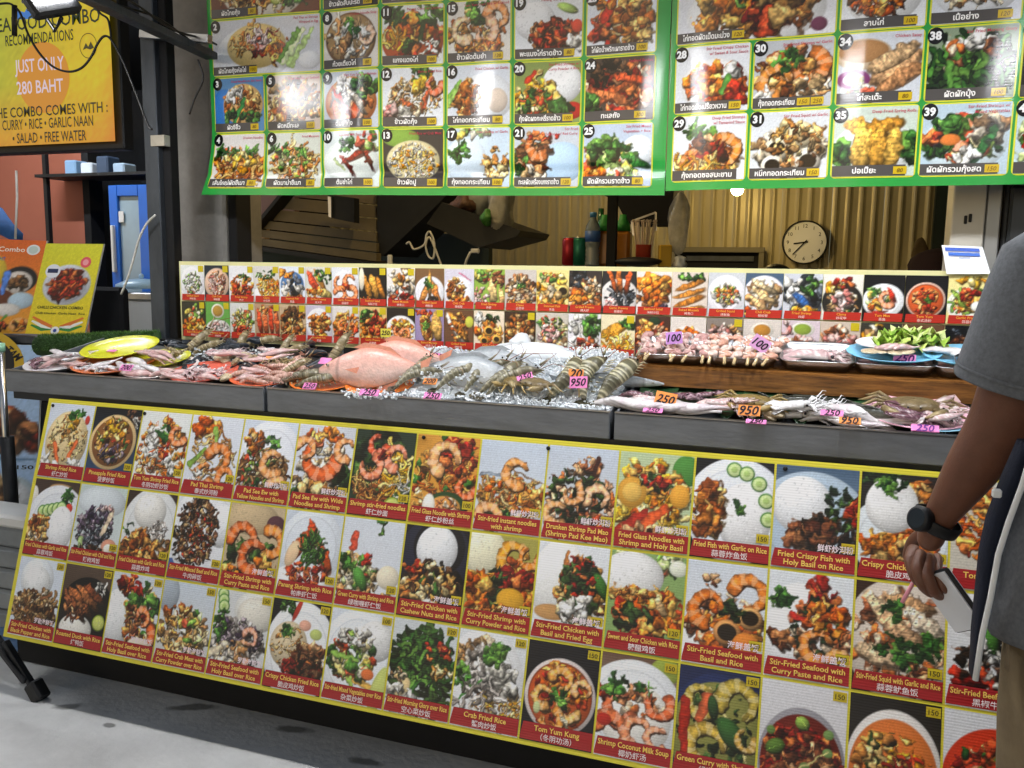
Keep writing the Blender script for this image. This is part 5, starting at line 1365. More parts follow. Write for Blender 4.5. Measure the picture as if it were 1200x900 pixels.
tag(mb.build('loose_wire', M_CABLE), 'thin wire hanging over the concrete column near the banner', 'wire')

# ------------------------------------------------------------------ neighbouring stall on the left
M_TERRA = M('terracotta_paint', 'a5614c', rough=.7, var=.1, vscale=2)
a = onY(104, 260, 4.8).x
mb = MB(); mb.box(((a - 8) / 2, 4.84, 1.3), (a + 8, .08, 2.6)); tag(mb.build('terracotta_wall', M_TERRA), 'plain terracotta coloured wall behind the posters at left', 'wall')
mb = MB(); mb.box((a + .03, 4.82, 1.3), (.06, .12, 2.6)); tag(mb.build('door_jamb', M_BLACKM), 'black upright at the right edge of the terracotta wall', 'jamb')
fx0, fx1 = onY(125, 280, 4.4).x, onY(180, 280, 4.4).x
fz0, fz1 = .5, onY(150, 216, 4.4).z
fr = thing('glass_fridge', 'bright blue drinks fridge with a glass door behind the grey post', 'fridge', ((fx0 + fx1) / 2, 4.7, 0))
M_BLUE = M('blue_enamel', '1e66c8', rough=.35, var=.1, coat=.3)
mb = MB(); mb.box(((fx0 + fx1) / 2 + .15, 4.78, fz1 / 2), (fx1 - fx0 + .3, .6, fz1), bev=.01); mb.build('cabinet', M_BLUE, fr)
mb = MB()
w_ = .07
for (c_, d_) in ((((fx0 + w_ / 2), 4.45, (fz1 + .2) / 2), (w_, .04, fz1 - .2)), ((fx1 - w_, 4.45, (fz1 + .2) / 2), (w_ * 2, .04, fz1 - .2)),
                 (((fx0 + fx1 - w_) / 2, 4.45, fz1 - w_ / 2), (fx1 - fx0 - 3 * w_, .04, w_)), (((fx0 + fx1 - w_) / 2, 4.45, .2 + w_ / 2), (fx1 - fx0 - 3 * w_, .04, w_))):
    mb.box(c_, d_, bev=.004)
dr = mb.build('door', M_BLUE, fr)
mb = MB(); mb.box(((fx0 + fx1) / 2, 4.455, (fz1 + .2) / 2), (fx1 - fx0 - 2 * w_ + .01, .01, fz1 - .2 - 2 * w_ + .01)); mb.build('pane', M('fridge_glass', '8fa8b8', rough=.12, var=.3, vscale=1.6, spec=.8), dr)
mb = MB(); mb.box((fx0 + w_ + .02, 4.44, fz1 - .2), (.04, .008, .07), bev=.002); mb.build('sticker', M_WHITEP, dr)
mb = MB(); mb.box((fx0 + w_ / 2, 4.42, 1.5), (.02, .03, .3), bev=.004); mb.build('handle', M_WHITEP, dr)
tl_ = thing('assumed_tube_light', 'lit white tube lamp under the roof of the neighbouring stall', 'lamp', (-4.6, 3.7, 2.95))  # assumed lamp out of view, added to brighten the terracotta wall and fridge
mb = MB(); mb.box((-4.6, 3.7, 2.99), (1.24, .07, .05), bev=.004); mb.build('batten', M_WHITEP, tl_)
mb = MB(); mb.tube([(-5.2, 3.7, 2.95), (-4.0, 3.7, 2.95)], .014, 10); mb.build('tube', M('assumed_tube_glow', 'ffffff', emit='f4f8ff', es=330.), tl_)
# shelf and goods above the fridge
sz = onY(140, 213, 4.5).z
shf = thing('dark_rack', 'dark metal rack above the blue fridge', 'rack', (-4.9, 4.9, sz))
mb = MB(); mb.box((-4.6, 4.7, sz + .06), (1.0, .3, .02)); mb.build('shelf_board', M_BLACK, shf)
mb = MB(); mb.box((-5.05, 4.6, 1.2), (.03, .03, 2.4)); mb.build('upright', M_BLACK, shf)
for k, (c_, s_) in enumerate((('7fa4c8', .1), ('c9d4de', .08), ('3a4a60', .12), ('9ab2c8', .07))):
    mb = MB(); x = -4.88 + k * .14; mb.box((x, 4.7, sz + .071 + s_ / 2), (.1, .12, s_), bev=.01)
    tag(mb.build('storage_box', M('rack_box_' + c_, c_, rough=.5)), ['pale blue box at the left end of the dark rack', 'whitish small box second along the dark rack', 'dark navy box third along the dark rack', 'grey blue small box at the right end of the dark rack'][k], 'box')
# steel work counter with lid, black box
p = onY(140, 342, 3.5); q = onY(188, 342, 3.5)
wc = thing('steel_bench', 'white and steel work bench behind the black box at left', 'bench', ((p.x + q.x) / 2, 3.7, 0))
mb = MB(); mb.box(((p.x + q.x) / 2 + .1, 3.72, p.z - .02), (q.x - p.x + .2, .46, .035), bev=.004); mb.build('top', M_STEEL, wc)
mb = MB(); mb.box(((p.x + q.x) / 2 + .1, 3.72, (p.z - .04) / 2), (q.x - p.x + .18, .42, p.z - .04), bev=.004); mb.build('cabinet', M_WHITEP, wc)
mb = MB(); c_ = onY(166, 336, 3.62); mb.lathe([(.13, 0), (.125, .02), (.07, .045), (.0, .052)], 24, c_ + Vector((0, 0, -.008))); mb.ball(c_ + Vector((0, 0, .055)), .014, 8)
tag(mb.build('pot_lid', M('pale_blue_plastic', '9fc3e0', rough=.3)), 'pale blue domed pot lid on the steel bench', 'lid')
p, q = onY(104, 388, 3.05), onY(141, 337, 3.05)
mb = MB(); mb.box(((p.x + q.x) / 2, 3.08, q.z / 2), (q.x - p.x, .06, q.z), bev=.015)
tag(mb.build('black_cabinet', M_BLACKM), 'plain black cabinet standing right of the yellow poster', 'cabinet')
# blue cloth
mb = MB()
pp = [onY(-40, 262, 3.4), onY(-10, 246, 3.4), onY(4, 262, 3.4), onY(18, 272, 3.4), onY(22, 282, 3.4)]
mb.tube([p + Vector((0, 0, -.02)) for p in pp], [.09, .08, .06, .045, .02], 10, flat=.7)
tag(mb.build('blue_cloth', M('blue_cloth', '2f5f9c', rough=.85, var=.3, vscale=20, bump=.4, bscale=25)), 'bundle of blue cloth above the orange poster', 'cloth')
mb = MB(); mb.box((onY(0, 272, 3.5).x - .3, 3.5, .68), (.9, .1, 1.36)); tag(mb.build('rail_stand', M_BLACKM), 'dark stand carrying the blue cloth behind the posters', 'stand')


def quad_sheet(c, Y, lean=0.):
    """sheet from four photo corners (tl, tr, br, bl) standing at depth Y"""
    P = [np.array(onY(u, v, Y)) for u, v in c]

    def F(u, v, h):
        u = np.asarray(u, float)[..., None]; v = np.asarray(v, float)[..., None]
        p = (P[0] * (1 - u) + P[1] * u) * (1 - v) + (P[3] * (1 - u) + P[2] * u) * v
        return (p[..., 0], p[..., 1] - h + lean * (1 - v[..., 0]), p[..., 2])
    return F


def poster(name, label, corners, Y, rec, w, h, texts, lean=.03, asp=None, mat=M_POSTER, extra=None, thick=.006):
    F = quad_sheet(corners, Y, lean)
    c = F(np.array([.5]), np.array([1.]), 0)
    t = thing(name, label, 'poster', (float(c[0][0]), float(c[1][0]), float(c[2][0])))
    s = Sheet(F, mat)
    mb = MB()
    P = [Vector([float(k[0]) for k in F(np.array([a]), np.array([b]), -.002)]) for a, b in ((0, 0), (1, 0), (1, 1), (0, 1))]
    mb.poly(P[::-1], thick, (0, 1, 0), 'd8d8d0'); mb.build('board', mat, t)
    s.pic('print', t, 0, 0, 1, 1, Pic(w, h, 3, asp or h / w).run(rec), .001)
    mb = MB()
    for tx in texts:
        body, u, v, size, col, mw = tx[:6]
        vv, fs = glyphs(body, .012, 0)
        k = mw / vv[:, 0].max()
        mb.add(np.stack(F(u - mw / 2 + vv[:, 0] * k, v - vv[:, 1] * size, .0025), 1), fs, col)
    if mb.v:
        mb.build('lettering', mat, t)
    if extra:
        for nm, fn in extra:
            mb = MB()
            fn(s, mb)
            mb.build(nm, mat, t)
    return t


def wings(s, mb):
    for sg in (-1, 1):
        for k, (col, d) in enumerate((('e07830', 0.), ('f0f0ea', .035), ('2f8a3c', .07))):
            s.shape(mb, [(.5 + sg * x, y) for x, y in ((.06, .90 + d * .3), (.2, .86 + d), (.42, .8 + d * 1.3), (.44, .815 + d * 1.3), (.24, .895 + d), (.07, .93 + d * .3))][::sg], col, .002)
    s.disc(mb, .5, .955, .07, 'f0f0f0', .0026, ry=.045)
    s.disc(mb, .5, .955, .03, '2a4ab0', .0032, ry=.02)


def flower(s, mb):
    s.disc(mb, .77, .2, .09, 'e85a68', .0022, n=14, ry=.06)
    s.disc(mb, .77, .2, .05, 'f0a0a8', .0028, n=14, ry=.033)


def badge(s, mb):
    s.disc(mb, .24, .3, .13, 'e8ecf4', .0026, ry=.075)
    s.rect(mb, .15, .275, .33, .32, '1a2c58', .0034)


poster('combo_poster', 'yellow chilli chicken combo poster with tricolour wings', [(47.5, 285), (115, 285.7), (99, 393), (29.5, 391)], 2.86,
       "bg2 d8d838 e8cc28|el .52 .45 .4 .22 d8dce4|el .52 .45 .34 .19 c8ccd8|ch .52 .45 .3 .16 130 .055 red|ch .52 .45 .28 .15 40 .05 red", 60, 90,
       [('CHILLI CHICKEN COMBO', .5, .715, .045, '3a3a10', .78), ('Chilli Chicken  Garlic Naan  Rice', .52, .775, .034, '4a4a14', .84)], extra=[('wing_emblem', wings), ('flower_emblem', flower), ('round_label', badge)])


def deco(s, mb):
    s.disc(mb, .84, .1, .1, 'e8ecec', .0022, ry=.055)
    s.disc(mb, .84, .1, .07, 'c8d8d0', .0028, ry=.04)


poster('combo_poster', 'orange combo poster with curry bowls, left of the yellow one', [(-30, 279), (48, 282), (31, 391), (-42, 391)], 2.88,
       "bg2 e06a28 e8a838|el .2 .35 .3 .2 e8c840|el .72 .42 .26 .14 1c1c20|el .7 .45 .22 .12 d8d0c8|ch .7 .45 .12 .06 24 .06 brn|el .5 .62 .18 .09 6a3820|el .8 .64 .2 .09 b8d0e0|el .6 .74 .22 .07 e0ddd8|ch .55 .9 .12 .05 14 .05 red|el .85 .9 .16 .08 e8b070|ch .85 .9 .1 .05 20 .05 org|st .5 .36 .5 .56 .06 5a8ae0|st .62 .8 .56 .86 .02 4f8a3a|st .36 .85 .3 .95 .04 d84020", 60, 84,
       [('Combo', .52, .125, .07, 'f8f0e0', .4), ('280 BAHT', .3, .22, .05, '3a6ab0', .3)], extra=[('round_label', deco)])
# ledge under the posters
p = onY(62, 396, 2.86)
mb = MB(); mb.box((p.x - .5, 2.93, p.z - .012), (1.25, .22, .03), bev=.003); mb.box((p.x - .5, 3.0, (p.z - .03) / 2), (1.2, .05, p.z - .03))
tag(mb.build('poster_ledge', M_DARKST), 'grey metal ledge on which the two combo posters stand', 'ledge')


def tam(s, mb):
    s.disc(mb, .18, .12, .62, 'c8a428', .002, n=30, ry=.22)
    s.disc(mb, .18, .12, .50, '14161c', .0026, n=30, ry=.18)
    s.text(mb, 'T A M', .62, .12, .001, 'c8a428', .003)
    vv, fs = glyphs('TAM', .03, 0)
    k = .26 / vv[:, 0].max()
    a, b = vv[:, 0] * k - .13, -vv[:, 1] * .06
    r = math.radians(50)
    mb.add(np.stack(s.F(.62 + a * math.cos(r) - b * 3 * math.sin(r) * .9, .065 + a * math.sin(r) * .32 + b * math.cos(r), .0034), 1), fs, '14161c')


poster('dish_poster', 'pale blue dish poster with a black and yellow round emblem, below the left tray end', [(-44, 402), (49, 405), (42, 594), (-52, 594)], 2.80,
       "bg2 a8c4e4 9ab8dc|ch .62 .52 .34 .11 50 .12 red|ch .62 .52 .3 .1 30 .1 duck|el .5 .92 .5 .14 b8ccd8|el .5 .92 .42 .11 e0e8f0|ch .5 .92 .3 .08 30 .1 brn|st .3 .69 .95 .7 .02 4a6a8a", 44, 84,
       [('150', .86, .76, .035, '1a1c22', .2)], extra=[('round_emblem', tam)], lean=0.)
p = onY(54, 500, 2.8)
mb = MB(); mb.box((p.x + .005, 2.83, .53), (.035, .03, 1.06), bev=.004); tag(mb.build('white_upright', M_WHITEP), 'slim white upright at the right edge of the pale blue poster', 'upright')

# turf mat behind the left tray
tl, trr = onY(47, 404, 2.67), onY(186, 400, 2.67)
tf = thing('turf_roll', 'roll of green artificial turf behind the yellow plate', 'turf', ((tl.x + trr.x) / 2, 2.67, 1.07))
mb = MB()
cpt = [Vector((tl.x + (trr.x - tl.x) * t, 2.67, tl.z - .004 + (trr.z - tl.z) * t)) for t in np.linspace(0, 1, 12)]
mb.tube(cpt, .042, 12)
mb.build('roll', M('turf_backing', '2f4a22', rough=.9), tf)
mb = MB()
for k in range(5200):
    t = RNG.random(); a = RNG.uniform(-.4, 3.6)
    c = cpt[0] + (cpt[-1] - cpt[0]) * t
    d = Vector((0, -math.cos(a), math.sin(a)))
    b0 = c + d * .041
    tip = b0 + d * RNG.uniform(.006, .013) + Vector((RNG.uniform(-.006, .006), RNG.uniform(-.003, .003), RNG.uniform(-.005, .005)))
    mb.add([b0 + Vector((.0016, 0, 0)), b0 - Vector((.0016, 0, 0)), tip], [(0, 1, 2)], RNG.choice(('4f7a34', '3c6428', '6a9444', '2f5220')))
gr = mb.build('turf_blades', M('turf_fibre', None, rough=.6), tf)
gr['kind'] = 'stuff'

# foam boxes, pole and tripod leg at the left edge
q0 = onY(40, 606, 2.3)
fb = thing('foam_box', 'white ribbed foam box at the left edge beside the menu panel', 'box', (q0.x - .35, 2.34, 0))
mb = MB()
for k in range(5):
    mb.box((q0.x - .35, 2.34, .05 + k * (q0.z - .05) / 5), (.66, .13, (q0.z - .05) / 5 - .004), bev=.012)
mb.build('body', M('dirty_foam', '8f9496', rough=.7, var=.3, vscale=6), fb)
mb = MB(); mb.box((q0.x - .35, 2.34, q0.z - .02), (.70, .15, .05), bev=.012); mb.build('lid', M_WHITEP, fb)
pp = onY(7, 500, 2.46)
po = thing('steel_stand', 'thin steel pole with a dark sleeve standing behind the foam box', 'pole', (pp.x, 2.46, 0))
mb = MB(); mb.tube([(pp.x - .01, 2.46, .3), (pp.x, 2.46, 1.06)], .013, 12); mb.build('pole', M_STEEL, po)
mb = MB(); mb.tube([(pp.x + .006, 2.46, 0), (pp.x + .002, 2.46, .72)], .026, 12); mb.build('sleeve', M_BLACK, po)
mb = MB(); mb.tube([(pp.x, 2.46, 1.058), (pp.x, 2.46, 1.09)], .016, 12); mb.build('cap', M('mint_plastic', '9fd8b8', rough=.4), po)
ft = onZ(51, 819, 0.0); ft = Vector((-2.29, 1.95, 0))
tp = thing('tripod_stand', 'black tripod stand whose rubber foot stands on the floor at left', 'tripod', (-3.0, 2.0, 0))
hub = onY(-175, 530, 2.08)
mb = MB(); mb.bar(hub, ft + Vector((-.05, .0, .055)), .034, .022, bev=.004); lg = mb.build('leg', M_BLACK, tp)
mb = MB(); mb.bar(ft + Vector((-.16, .018, .165)), ft + Vector((-.012, .0, .02)), .022, .018, bev=.003); mb.build('leg_slider', M_BLACK, lg)
mb = MB(); mb.bar(ft + Vector((-.034, .004, .052)), ft + Vector((.008, 0, .002)), .05, .045, bev=.006, up=(0, 1, 0)); mb.build('rubber_foot', M_RUBBER, lg)
for a in (2.2, 4.3):
    f2 = Vector((hub.x + .62 * math.cos(a), hub.y + .62 * math.sin(a) * .5, .012))
    mb = MB(); mb.bar(hub, f2, .034, .022, bev=.004); l2 = mb.build('leg', M_BLACK, tp)
    mb = MB(); mb.box(f2 + Vector((0, 0, .012)), (.05, .05, .045), bev=.006); mb.build('rubber_foot', M_RUBBER, l2)
mb = MB(); mb.tube([hub + Vector((0, 0, -.1)), hub + Vector((0, 0, .75))], .018, 10); mb.build('pole', M_BLACK, tp)
# crumpled sheet standing in for bluish reflections on the plinth
mb = MB()
c_ = onZ(30, 768, 0)
n = 14
vs_ = []
for j in range(n):
    for i in range(n):
        vs_.append((c_.x - .30 + .42 * i / (n - 1), c_.y - .0 + .16 * j / (n - 1), .006 + .03 * j / (n - 1) + .01 * math.sin(i * 1.7 + j) * math.cos(j * 2.1)))
fs = [(j * n + i, j * n + i + 1, j * n + n + i + 1, j * n + n + i) for j in range(n - 1) for i in range(n - 1)]
mb.add(vs_, fs, None, True)
o = mb.build('reflection_sheet', M('bluish_reflection', '5f7ca0', rough=.35, var=.3, vscale=12)); tag(o, 'crumpled grey blue plastic sheet on the floor under the panel corner', 'sheet')
sm = o.modifiers.new('thick', 'SOLIDIFY'); sm.thickness = .003

# ------------------------------------------------------------------ kitchen
YH = 3.95


def pxpoly(pts, Y, thick, name, mat, label=None, cat=None, parent=None):
    mb = MB()
    mb.poly([onY(u, v, Y) for u, v in pts], thick, (0, 1, 0))
    o = mb.build(name, mat, parent)
    # make sure the outline faces outwards
    import bmesh
    bm = bmesh.new(); bm.from_mesh(o.data); bmesh.ops.recalc_face_normals(bm, faces=bm.faces); bm.to_mesh(o.data); bm.free()
    if label:
        tag(o, label, cat)
    return o


hood = thing('extractor_hood', 'dim brown boarded extractor hood below the left banner', 'hood', (onY(380, 300, YH).x, YH, 1.45))
M_HOOD = M('hood_boards', '6b6047', rough=.5, var=.3, vscale=5)
tops = [(340, 218, 441, 224), (326, 230, 441, 240), (314, 244, 441, 256), (303, 257, 441, 272), (294, 267, 441, 284), (286, 276, 441, 296), (280, 285, 441, 307)]
for k in range(6):
    a, b = tops[k], tops[k + 1]
    pxpoly([(a[0], a[1] + .8), (a[2], a[3] + .8), (b[2], b[3] - .8), (b[0], b[1] - .8)], YH - .02 * k, .05, 'board', M_HOOD, parent=hood)
pxpoly([(277, 285), (441, 308), (445, 314), (277, 290)], YH - .14, .3, 'lower_edge', M_BLACK, parent=hood)
pxpoly([(336, 216), (341, 216), (282, 288), (277, 288)], YH - .13, .1, 'side_trim', M_BLACK, parent=hood)
pxpoly([(384, 228), (415, 232), (415, 261), (386, 255)], YH - .16, .05, 'control_box', M_BLACK, parent=hood)
pxpoly([(384, 230), (388, 231), (388, 255), (385, 254)], YH - .18, .015, 'steel_bracket', M_STEEL, parent=hood)
pxpoly([(276, 200), (345, 200), (345, 258), (276, 258)], YH + .4, .05, 'brown_board', M('brown_pink_board', '6d5148', rough=.6, var=.2), 'brownish board beside the slope of the hood', 'board')
pxpoly([(276, 259), (310, 259), (310, 292), (276, 292)], YH + .38, .05, 'wood_board', M('pale_wood_board', '9a7d58', rough=.6, var=.2), 'pale wooden board below the brownish board by the hood', 'board')
pxpoly([(442, 215), (528, 224), (506, 246), (449, 300), (442, 300)], YH - .05, .4, 'black_hood', M_BLACK, 'black metal hood section right of the brown boards', 'hood')
pxpoly([(518, 237), (610, 270), (606, 277), (560, 290), (500, 262)], YH - .25, .45, 'black_shelf', M_BLACK, 'black shelf carrying bags under the left banner', 'shelf')
# bags on the black shelf
M_BAG = M('clear_bag', 'b4b0a4', rough=.25, var=.4, vscale=14, bump=.6, bscale=30, alpha=.9)


def lump(name, mat, label, cat, c, r, seed, group=None, col='ffffff', n=14, m=9, amp=.18):
    rr = random.Random(seed)
    ph = [rr.random() * 6 for _ in range(6)]
    mb = MB()
    rings = []
    for i in range(m + 1):
        a = math.pi * i / m * .98 + .03
        ring = []
        for k in range(n):
            b = 2 * math.pi * k / n
            f_ = 1 + amp * math.sin(3 * b + ph[0] + 2 * a) + amp * .6 * math.sin(5 * b + ph[1] - 3 * a) + amp * .5 * math.sin(4 * a + ph[2])
            ring.append(Vector(c) + Vector((r[0] * math.sin(a) * math.cos(b) * f_, r[1] * math.sin(a) * math.sin(b) * f_, -r[2] * math.cos(a))))
        rings.append(ring)
    mb.color(col); mb.loft(rings, [lin(col)] * len(rings))
    return tag(mb.build(name, mat), label, cat, group)


lump('plastic_bag', M_BAG, 'pale plastic bag at the right end of the black shelf', 'bag', onY(588, 245, YH - .2), (.06, .08, .12), 1)
lump('plastic_bag', M('grey_bag', '8a8c8a', rough=.3, var=.3, vscale=20, bump=.5, bscale=30), 'grey plastic bag in the middle of the black shelf', 'bag', onY(566, 238, YH - .12), (.07, .08, .1), 2)
lump('herb_bunch', M('green_herb', '3f7a2c', rough=.6, var=.4, vscale=50, bump=.6), 'bunch of green herbs between the bags on the black shelf', 'herbs', onY(571, 255, YH - .26), (.025, .03, .04), 3, amp=.3)
lump('dried_goods', M('brown_goods', '5a3c28', rough=.6, var=.6, vscale=30, bump=.6), 'dark brown packets heaped at the left of the black shelf', 'packets', onY(545, 240, YH - .18), (.06, .06, .055), 4, amp=.25)
pts = [(476, 286), (480, 284), (485, 292), (497, 287), (500, 275), (504, 272), (509, 285), (508, 302), (502, 300), (499, 288), (503, 278), (510, 292), (516, 308), (519, 316)]
mb = MB(); mb.tube(smooth([onY(u, v, 3.7) for u, v in pts]), .005, 6); tag(mb.build('looped_wire', M_CABLEW), 'pale wire looping in front of the dark green partition', 'wire')
mb = MB(); mb.tube([onY(u, v, 3.7) for u, v in ((543, 318), (547, 304), (551, 296), (556, 294), (561, 296))], .006, 6); mb.box(onY(557, 294, 3.69), (.04, .02, .02), bev=.004)
tag(mb.build('wire_plug', M_CABLEW), 'pale plug on a wire end right of the looping wire', 'plug')
mb = MB(); mb.box(onY(457, 306, 3.7), (.022, .02, .06), bev=.004); tag(mb.build('wall_socket', M_WHITEP), 'small white switch below the black hood section', 'switch')

# pass-through shelf with bottles
KY = 3.6
s0, s1 = onY(688, 312, KY), onY(800, 314, KY)
ks = thing('bottle_shelf', 'black shelf carrying cans and bottles beneath a black post', 'shelf', ((s0.x + s1.x) / 2, KY + .1, 0))
mb = MB(); mb.box(((s0.x + s1.x) / 2, KY + .12, s0.z - .012), (s1.x - s0.x, .3, .025), bev=.003); mb.build('board', M_BLACK, ks)
for x in (s0.x + .05, s1.x - .05):
    mb = MB(); mb.box((x, KY + .22, (s0.z - .025) / 2), (.04, .04, s0.z - .025)); mb.build('leg', M_BLACK, ks)
zt = s0.z + .001
pp = onY(716.5, 300, KY - .06)
mb = MB(); mb.box((pp.x, KY - .06, 1.43), (.038, .038, 2.86)); tag(mb.build('black_post', M_BLACKM), 'black post rising in front of the bottle shelf', 'post')
pxpoly([(699, 200), (792, 200), (786, 262), (735, 262), (722, 236), (706, 228)], KY + .3, .3, 'black_canopy', M_BLACKM, 'black box hanging above the bottles', 'canopy')


def kpos(u, dy=0.):
    p = onY(u, 300, KY + dy)
    return Vector((p.x, KY + dy, zt))


def can(u, col, label):
    c = kpos(u)
    t = thing('drink_can', label, 'can', c, 'cans on the bottle shelf')
    mb = MB(); mb.color(col); mb.lathe([(.024, 0), (.031, .008), (.031, .108), (.026, .118)], 20, c); mb.build('body', M('can_' + col, col, rough=.3, metal=.5, var=.2, vscale=30), t)
    mb = MB(); mb.lathe([(.026, .1185), (.026, .121), (.022, .1195)], 20, c); mb.build('lid', M_STEEL, t)


can(667, '9c1f2a', 'dark red drink can at the left end of the bottle shelf')
can(679, '1f6a52', 'green drink can beside the red one')
c = kpos(694)
t = thing('water_bottle', 'clear ridged water bottle with a blue label and cap', 'bottle', c)
mb = MB(); mb.lathe([(.028, 0), (.032, .005)] + [(.032 - .003 * (k % 2), .012 + k * .009) for k in range(9)] + [(.033, .1), (.033, .15), (.03, .17), (.014, .198), (.013, .208)], 22, c)
mb.build('body', M('clear_bottle', '9aa4a8', rough=.12, trans=.55, spec=.6), t)
mb = MB(); mb.lathe([(.0335, .102), (.0335, .148)], 22, c); mb.build('label', M('blue_label', '3a62a8', rough=.5, var=.4, vscale=60), t)
mb = MB(); mb.lathe([(.015, .206), (.015, .226), (.01, .227)], 16, c); mb.build('cap', M('blue_cap', '3f7fb0', rough=.4), t)
c = kpos(703, .1)
mb = MB(); mb.color('1f4a2a'); mb.lathe([(.03, 0), (.032, .01), (.032, .15), (.014, .19), (.012, .25)], 18, c)
tag(mb.build('green_bottle', M('green_glass', '1f4a2a', rough=.15, spec=.7)), 'slim dark green bottle behind the water bottle', 'bottle')
for u, lab in ((707.5, 'amber juice jug with a green cap left of the black post'), (729, 'amber juice jug with a green cap right of the black post')):
    c = kpos(u, .06)
    t = thing('juice_jug', lab, 'jug', c, 'amber jugs by the post')
    mb = MB(); mb.box(c + Vector((0, 0, .075)), (.075, .07, .15), bev=.012); mb.build('body', M('amber_juice', 'a86a1c', rough=.3, var=.25, vscale=12), t)
    mb = MB(); mb.lathe([(.034, .151), (.03, .18), (.018, .2), (.014, .22)], 16, c); mb.build('cap', M('green_cap', '2f8a3a', rough=.5, bump=.3), t)
c = kpos(754, .02)
t = thing('skewer_cup', 'red cup full of bagged skewers on the bottle shelf', 'cup', c)
mb = MB(); mb.lathe([(.03, 0), (.036, .09), (.037, .092)], 18, c); mb.build('cup', M('red_cup', 'a8402c', rough=.4, var=.2), t)
for k in range(14):
    a = k * 2.4; r_ = .026 * math.sqrt((k + .5) / 14)
    b0 = c + Vector((r_ * math.cos(a), r_ * math.sin(a), .02)); b1 = b0 + Vector((r_ * 1.0 * math.cos(a), r_ * math.sin(a), .17))
    mb = MB(); mb.color('c8a890'); mb.tube([b0, b1], .0035, 6); mb.ball(b1, .006, 6); mb.build('skewer', M('skewer_tip', 'c8b49c', rough=.5), t)
mb = MB(); mb.bar(c + Vector((-.055, 0, .19)), c + Vector((.045, 0, .225)), .007); mb.bar(c + Vector((.045, 0, .225)), c + Vector((.05, 0, .15)), .007); mb.bar(c + Vector((-.055, 0, .19)), c + Vector((-.045, 0, .13)), .007); mb.build('wire_handle', M_STEEL, t)
c = kpos(779, -.02)
mb = MB(); mb.box(c + Vector((0, 0, .045)), (.05, .06, .09), rotz(.3), bev=.004); tag(mb.build('yellow_carton', M('yellow_card', 'b8901f', rough=.6)), 'small yellow carton at the right end of the bottle shelf', 'carton')
lump('clear_wrap', M('clear_film', 'd0ccc0', rough=.2, var=.4, vscale=20, bump=.7, bscale=25, alpha=.55), 'crinkled clear plastic bag slanting above the yellow carton', 'bag', onY(796, 262, KY - .02), (.04, .03, .13), 8, amp=.22)
lump('black_pan', M_BLACK, 'dark pan lying on the bottle shelf in front of the red cup', 'pan', kpos(748, -.06) + Vector((0, 0, .02)), (.1, .05, .02), 9, amp=.03)
lump('paper_wad', M_WHITEP, 'crumpled white tissue right of the yellow carton', 'tissue', onY(796, 308, KY - .02), (.025, .02, .03), 10, amp=.3)

# service opening, clock, bulb
a, b = onY(792, 294, YB - .03), onY(889, 316, YB - .03)
so = thing('service_hatch', 'black rectangular opening in the corrugated wall left of the clock', 'hatch', ((a.x + b.x) / 2, YB - .03, b.z - .3))
mb = MB(); mb.box(((a.x + b.x) / 2, YB - .035, (a.z + b.z - .3) / 2), (b.x - a.x, .02, a.z - b.z + .3)); mb.build('opening', M_BLACKM, so)
mb = MB(); mb.box(((a.x + b.x) / 2, YB - .06, a.z + .008), (b.x - a.x + .06, .05, .03)); mb.box((b.x + .015, YB - .06, a.z - .3), (.03, .05, .58)); mb.build('frame', M('hatch_frame', '6f6850', rough=.5), so)
mb = MB(); mb.box(((a.x + b.x) / 2 + .02, YB - .055, a.z - .045), (b.x - a.x - .1, .01, .03)); mb.build('inner_rail', M_DARKST, so)
cc = onY(943, 284, YB - .05)
R0 = .128
ck = thing('wall_clock', 'round white wall clock with a black rim', 'clock', cc)
mb = MB(); th = 40
rings = []
for r_, y in ((R0 * .97, .03), (R0, .02), (R0, -.012), (R0 * .965, -.02), (R0 * .93, -.012), (R0 * .93, .02)):
    rings.append([cc + Vector((r_ * math.cos(2 * math.pi * k / th), y, r_ * math.sin(2 * math.pi * k / th))) for k in range(th)])
mb.loft(rings, cap=False); mb.build('rim', M_BLACK, ck)
mb = MB(); mb.add([cc + Vector((R0 * .94 * math.cos(2 * math.pi * k / th), -.004, R0 * .94 * math.sin(2 * math.pi * k / th))) for k in range(th)], [tuple(range(th))[::-1]], 'f4f4f0')
mb.build('dial', M('clock_dial', 'e8e8e4', rough=.4), ck)


def F_ck(u, v, h):
    u = np.asarray(u, float); v = np.asarray(v, float)
    return (cc.x + u, cc.y - .004 - h + 0 * u, cc.z - v)


mb = MB(); sck = Sheet(F_ck, M_BLACKM)
for k in range(1, 13):
    a = math.radians(90 - 30 * k)
    sck.text(mb, str(k), .094 * math.cos(a), -.094 * math.sin(a) + .010, .03, '202020', .0015, bold=0.)
mb.build('numerals', M_BLACKM, ck)
for ang, ln, w_, dz in ((262, .062, .008, .003), (222, .095, .006, .005)):
    a = math.radians(90 - ang)
    d = Vector((math.cos(a), 0, math.sin(a)))
    mb = MB(); mb.bar(cc + Vector((0, -.004 - dz, 0)) - d * .018, cc + Vector((0, -.004 - dz, 0)) + d * ln, w_, .0015, up=(0, 1, 0)); mb.build('hand', M_BLACKM, ck)
bp = onY(864, 222, 4.75)
bl = thing('light_bulb', 'glowing warm bulb hanging in the kitchen just under the right banner', 'bulb', bp)
mb = MB(); mb.ball(bp, .032, 14, m=10); mb.build('globe', M('bulb_glow', 'ffffff', emit='ffdc8c', es=190.), bl)
mb = MB(); mb.lathe([(.016, .028), (.016, .07), (.01, .075)], 12, bp); mb.tube([bp + Vector((0, 0, .07)), Vector((bp.x, bp.y, 2.83))], .004, 6); mb.build('socket', M_BLACK, bl)

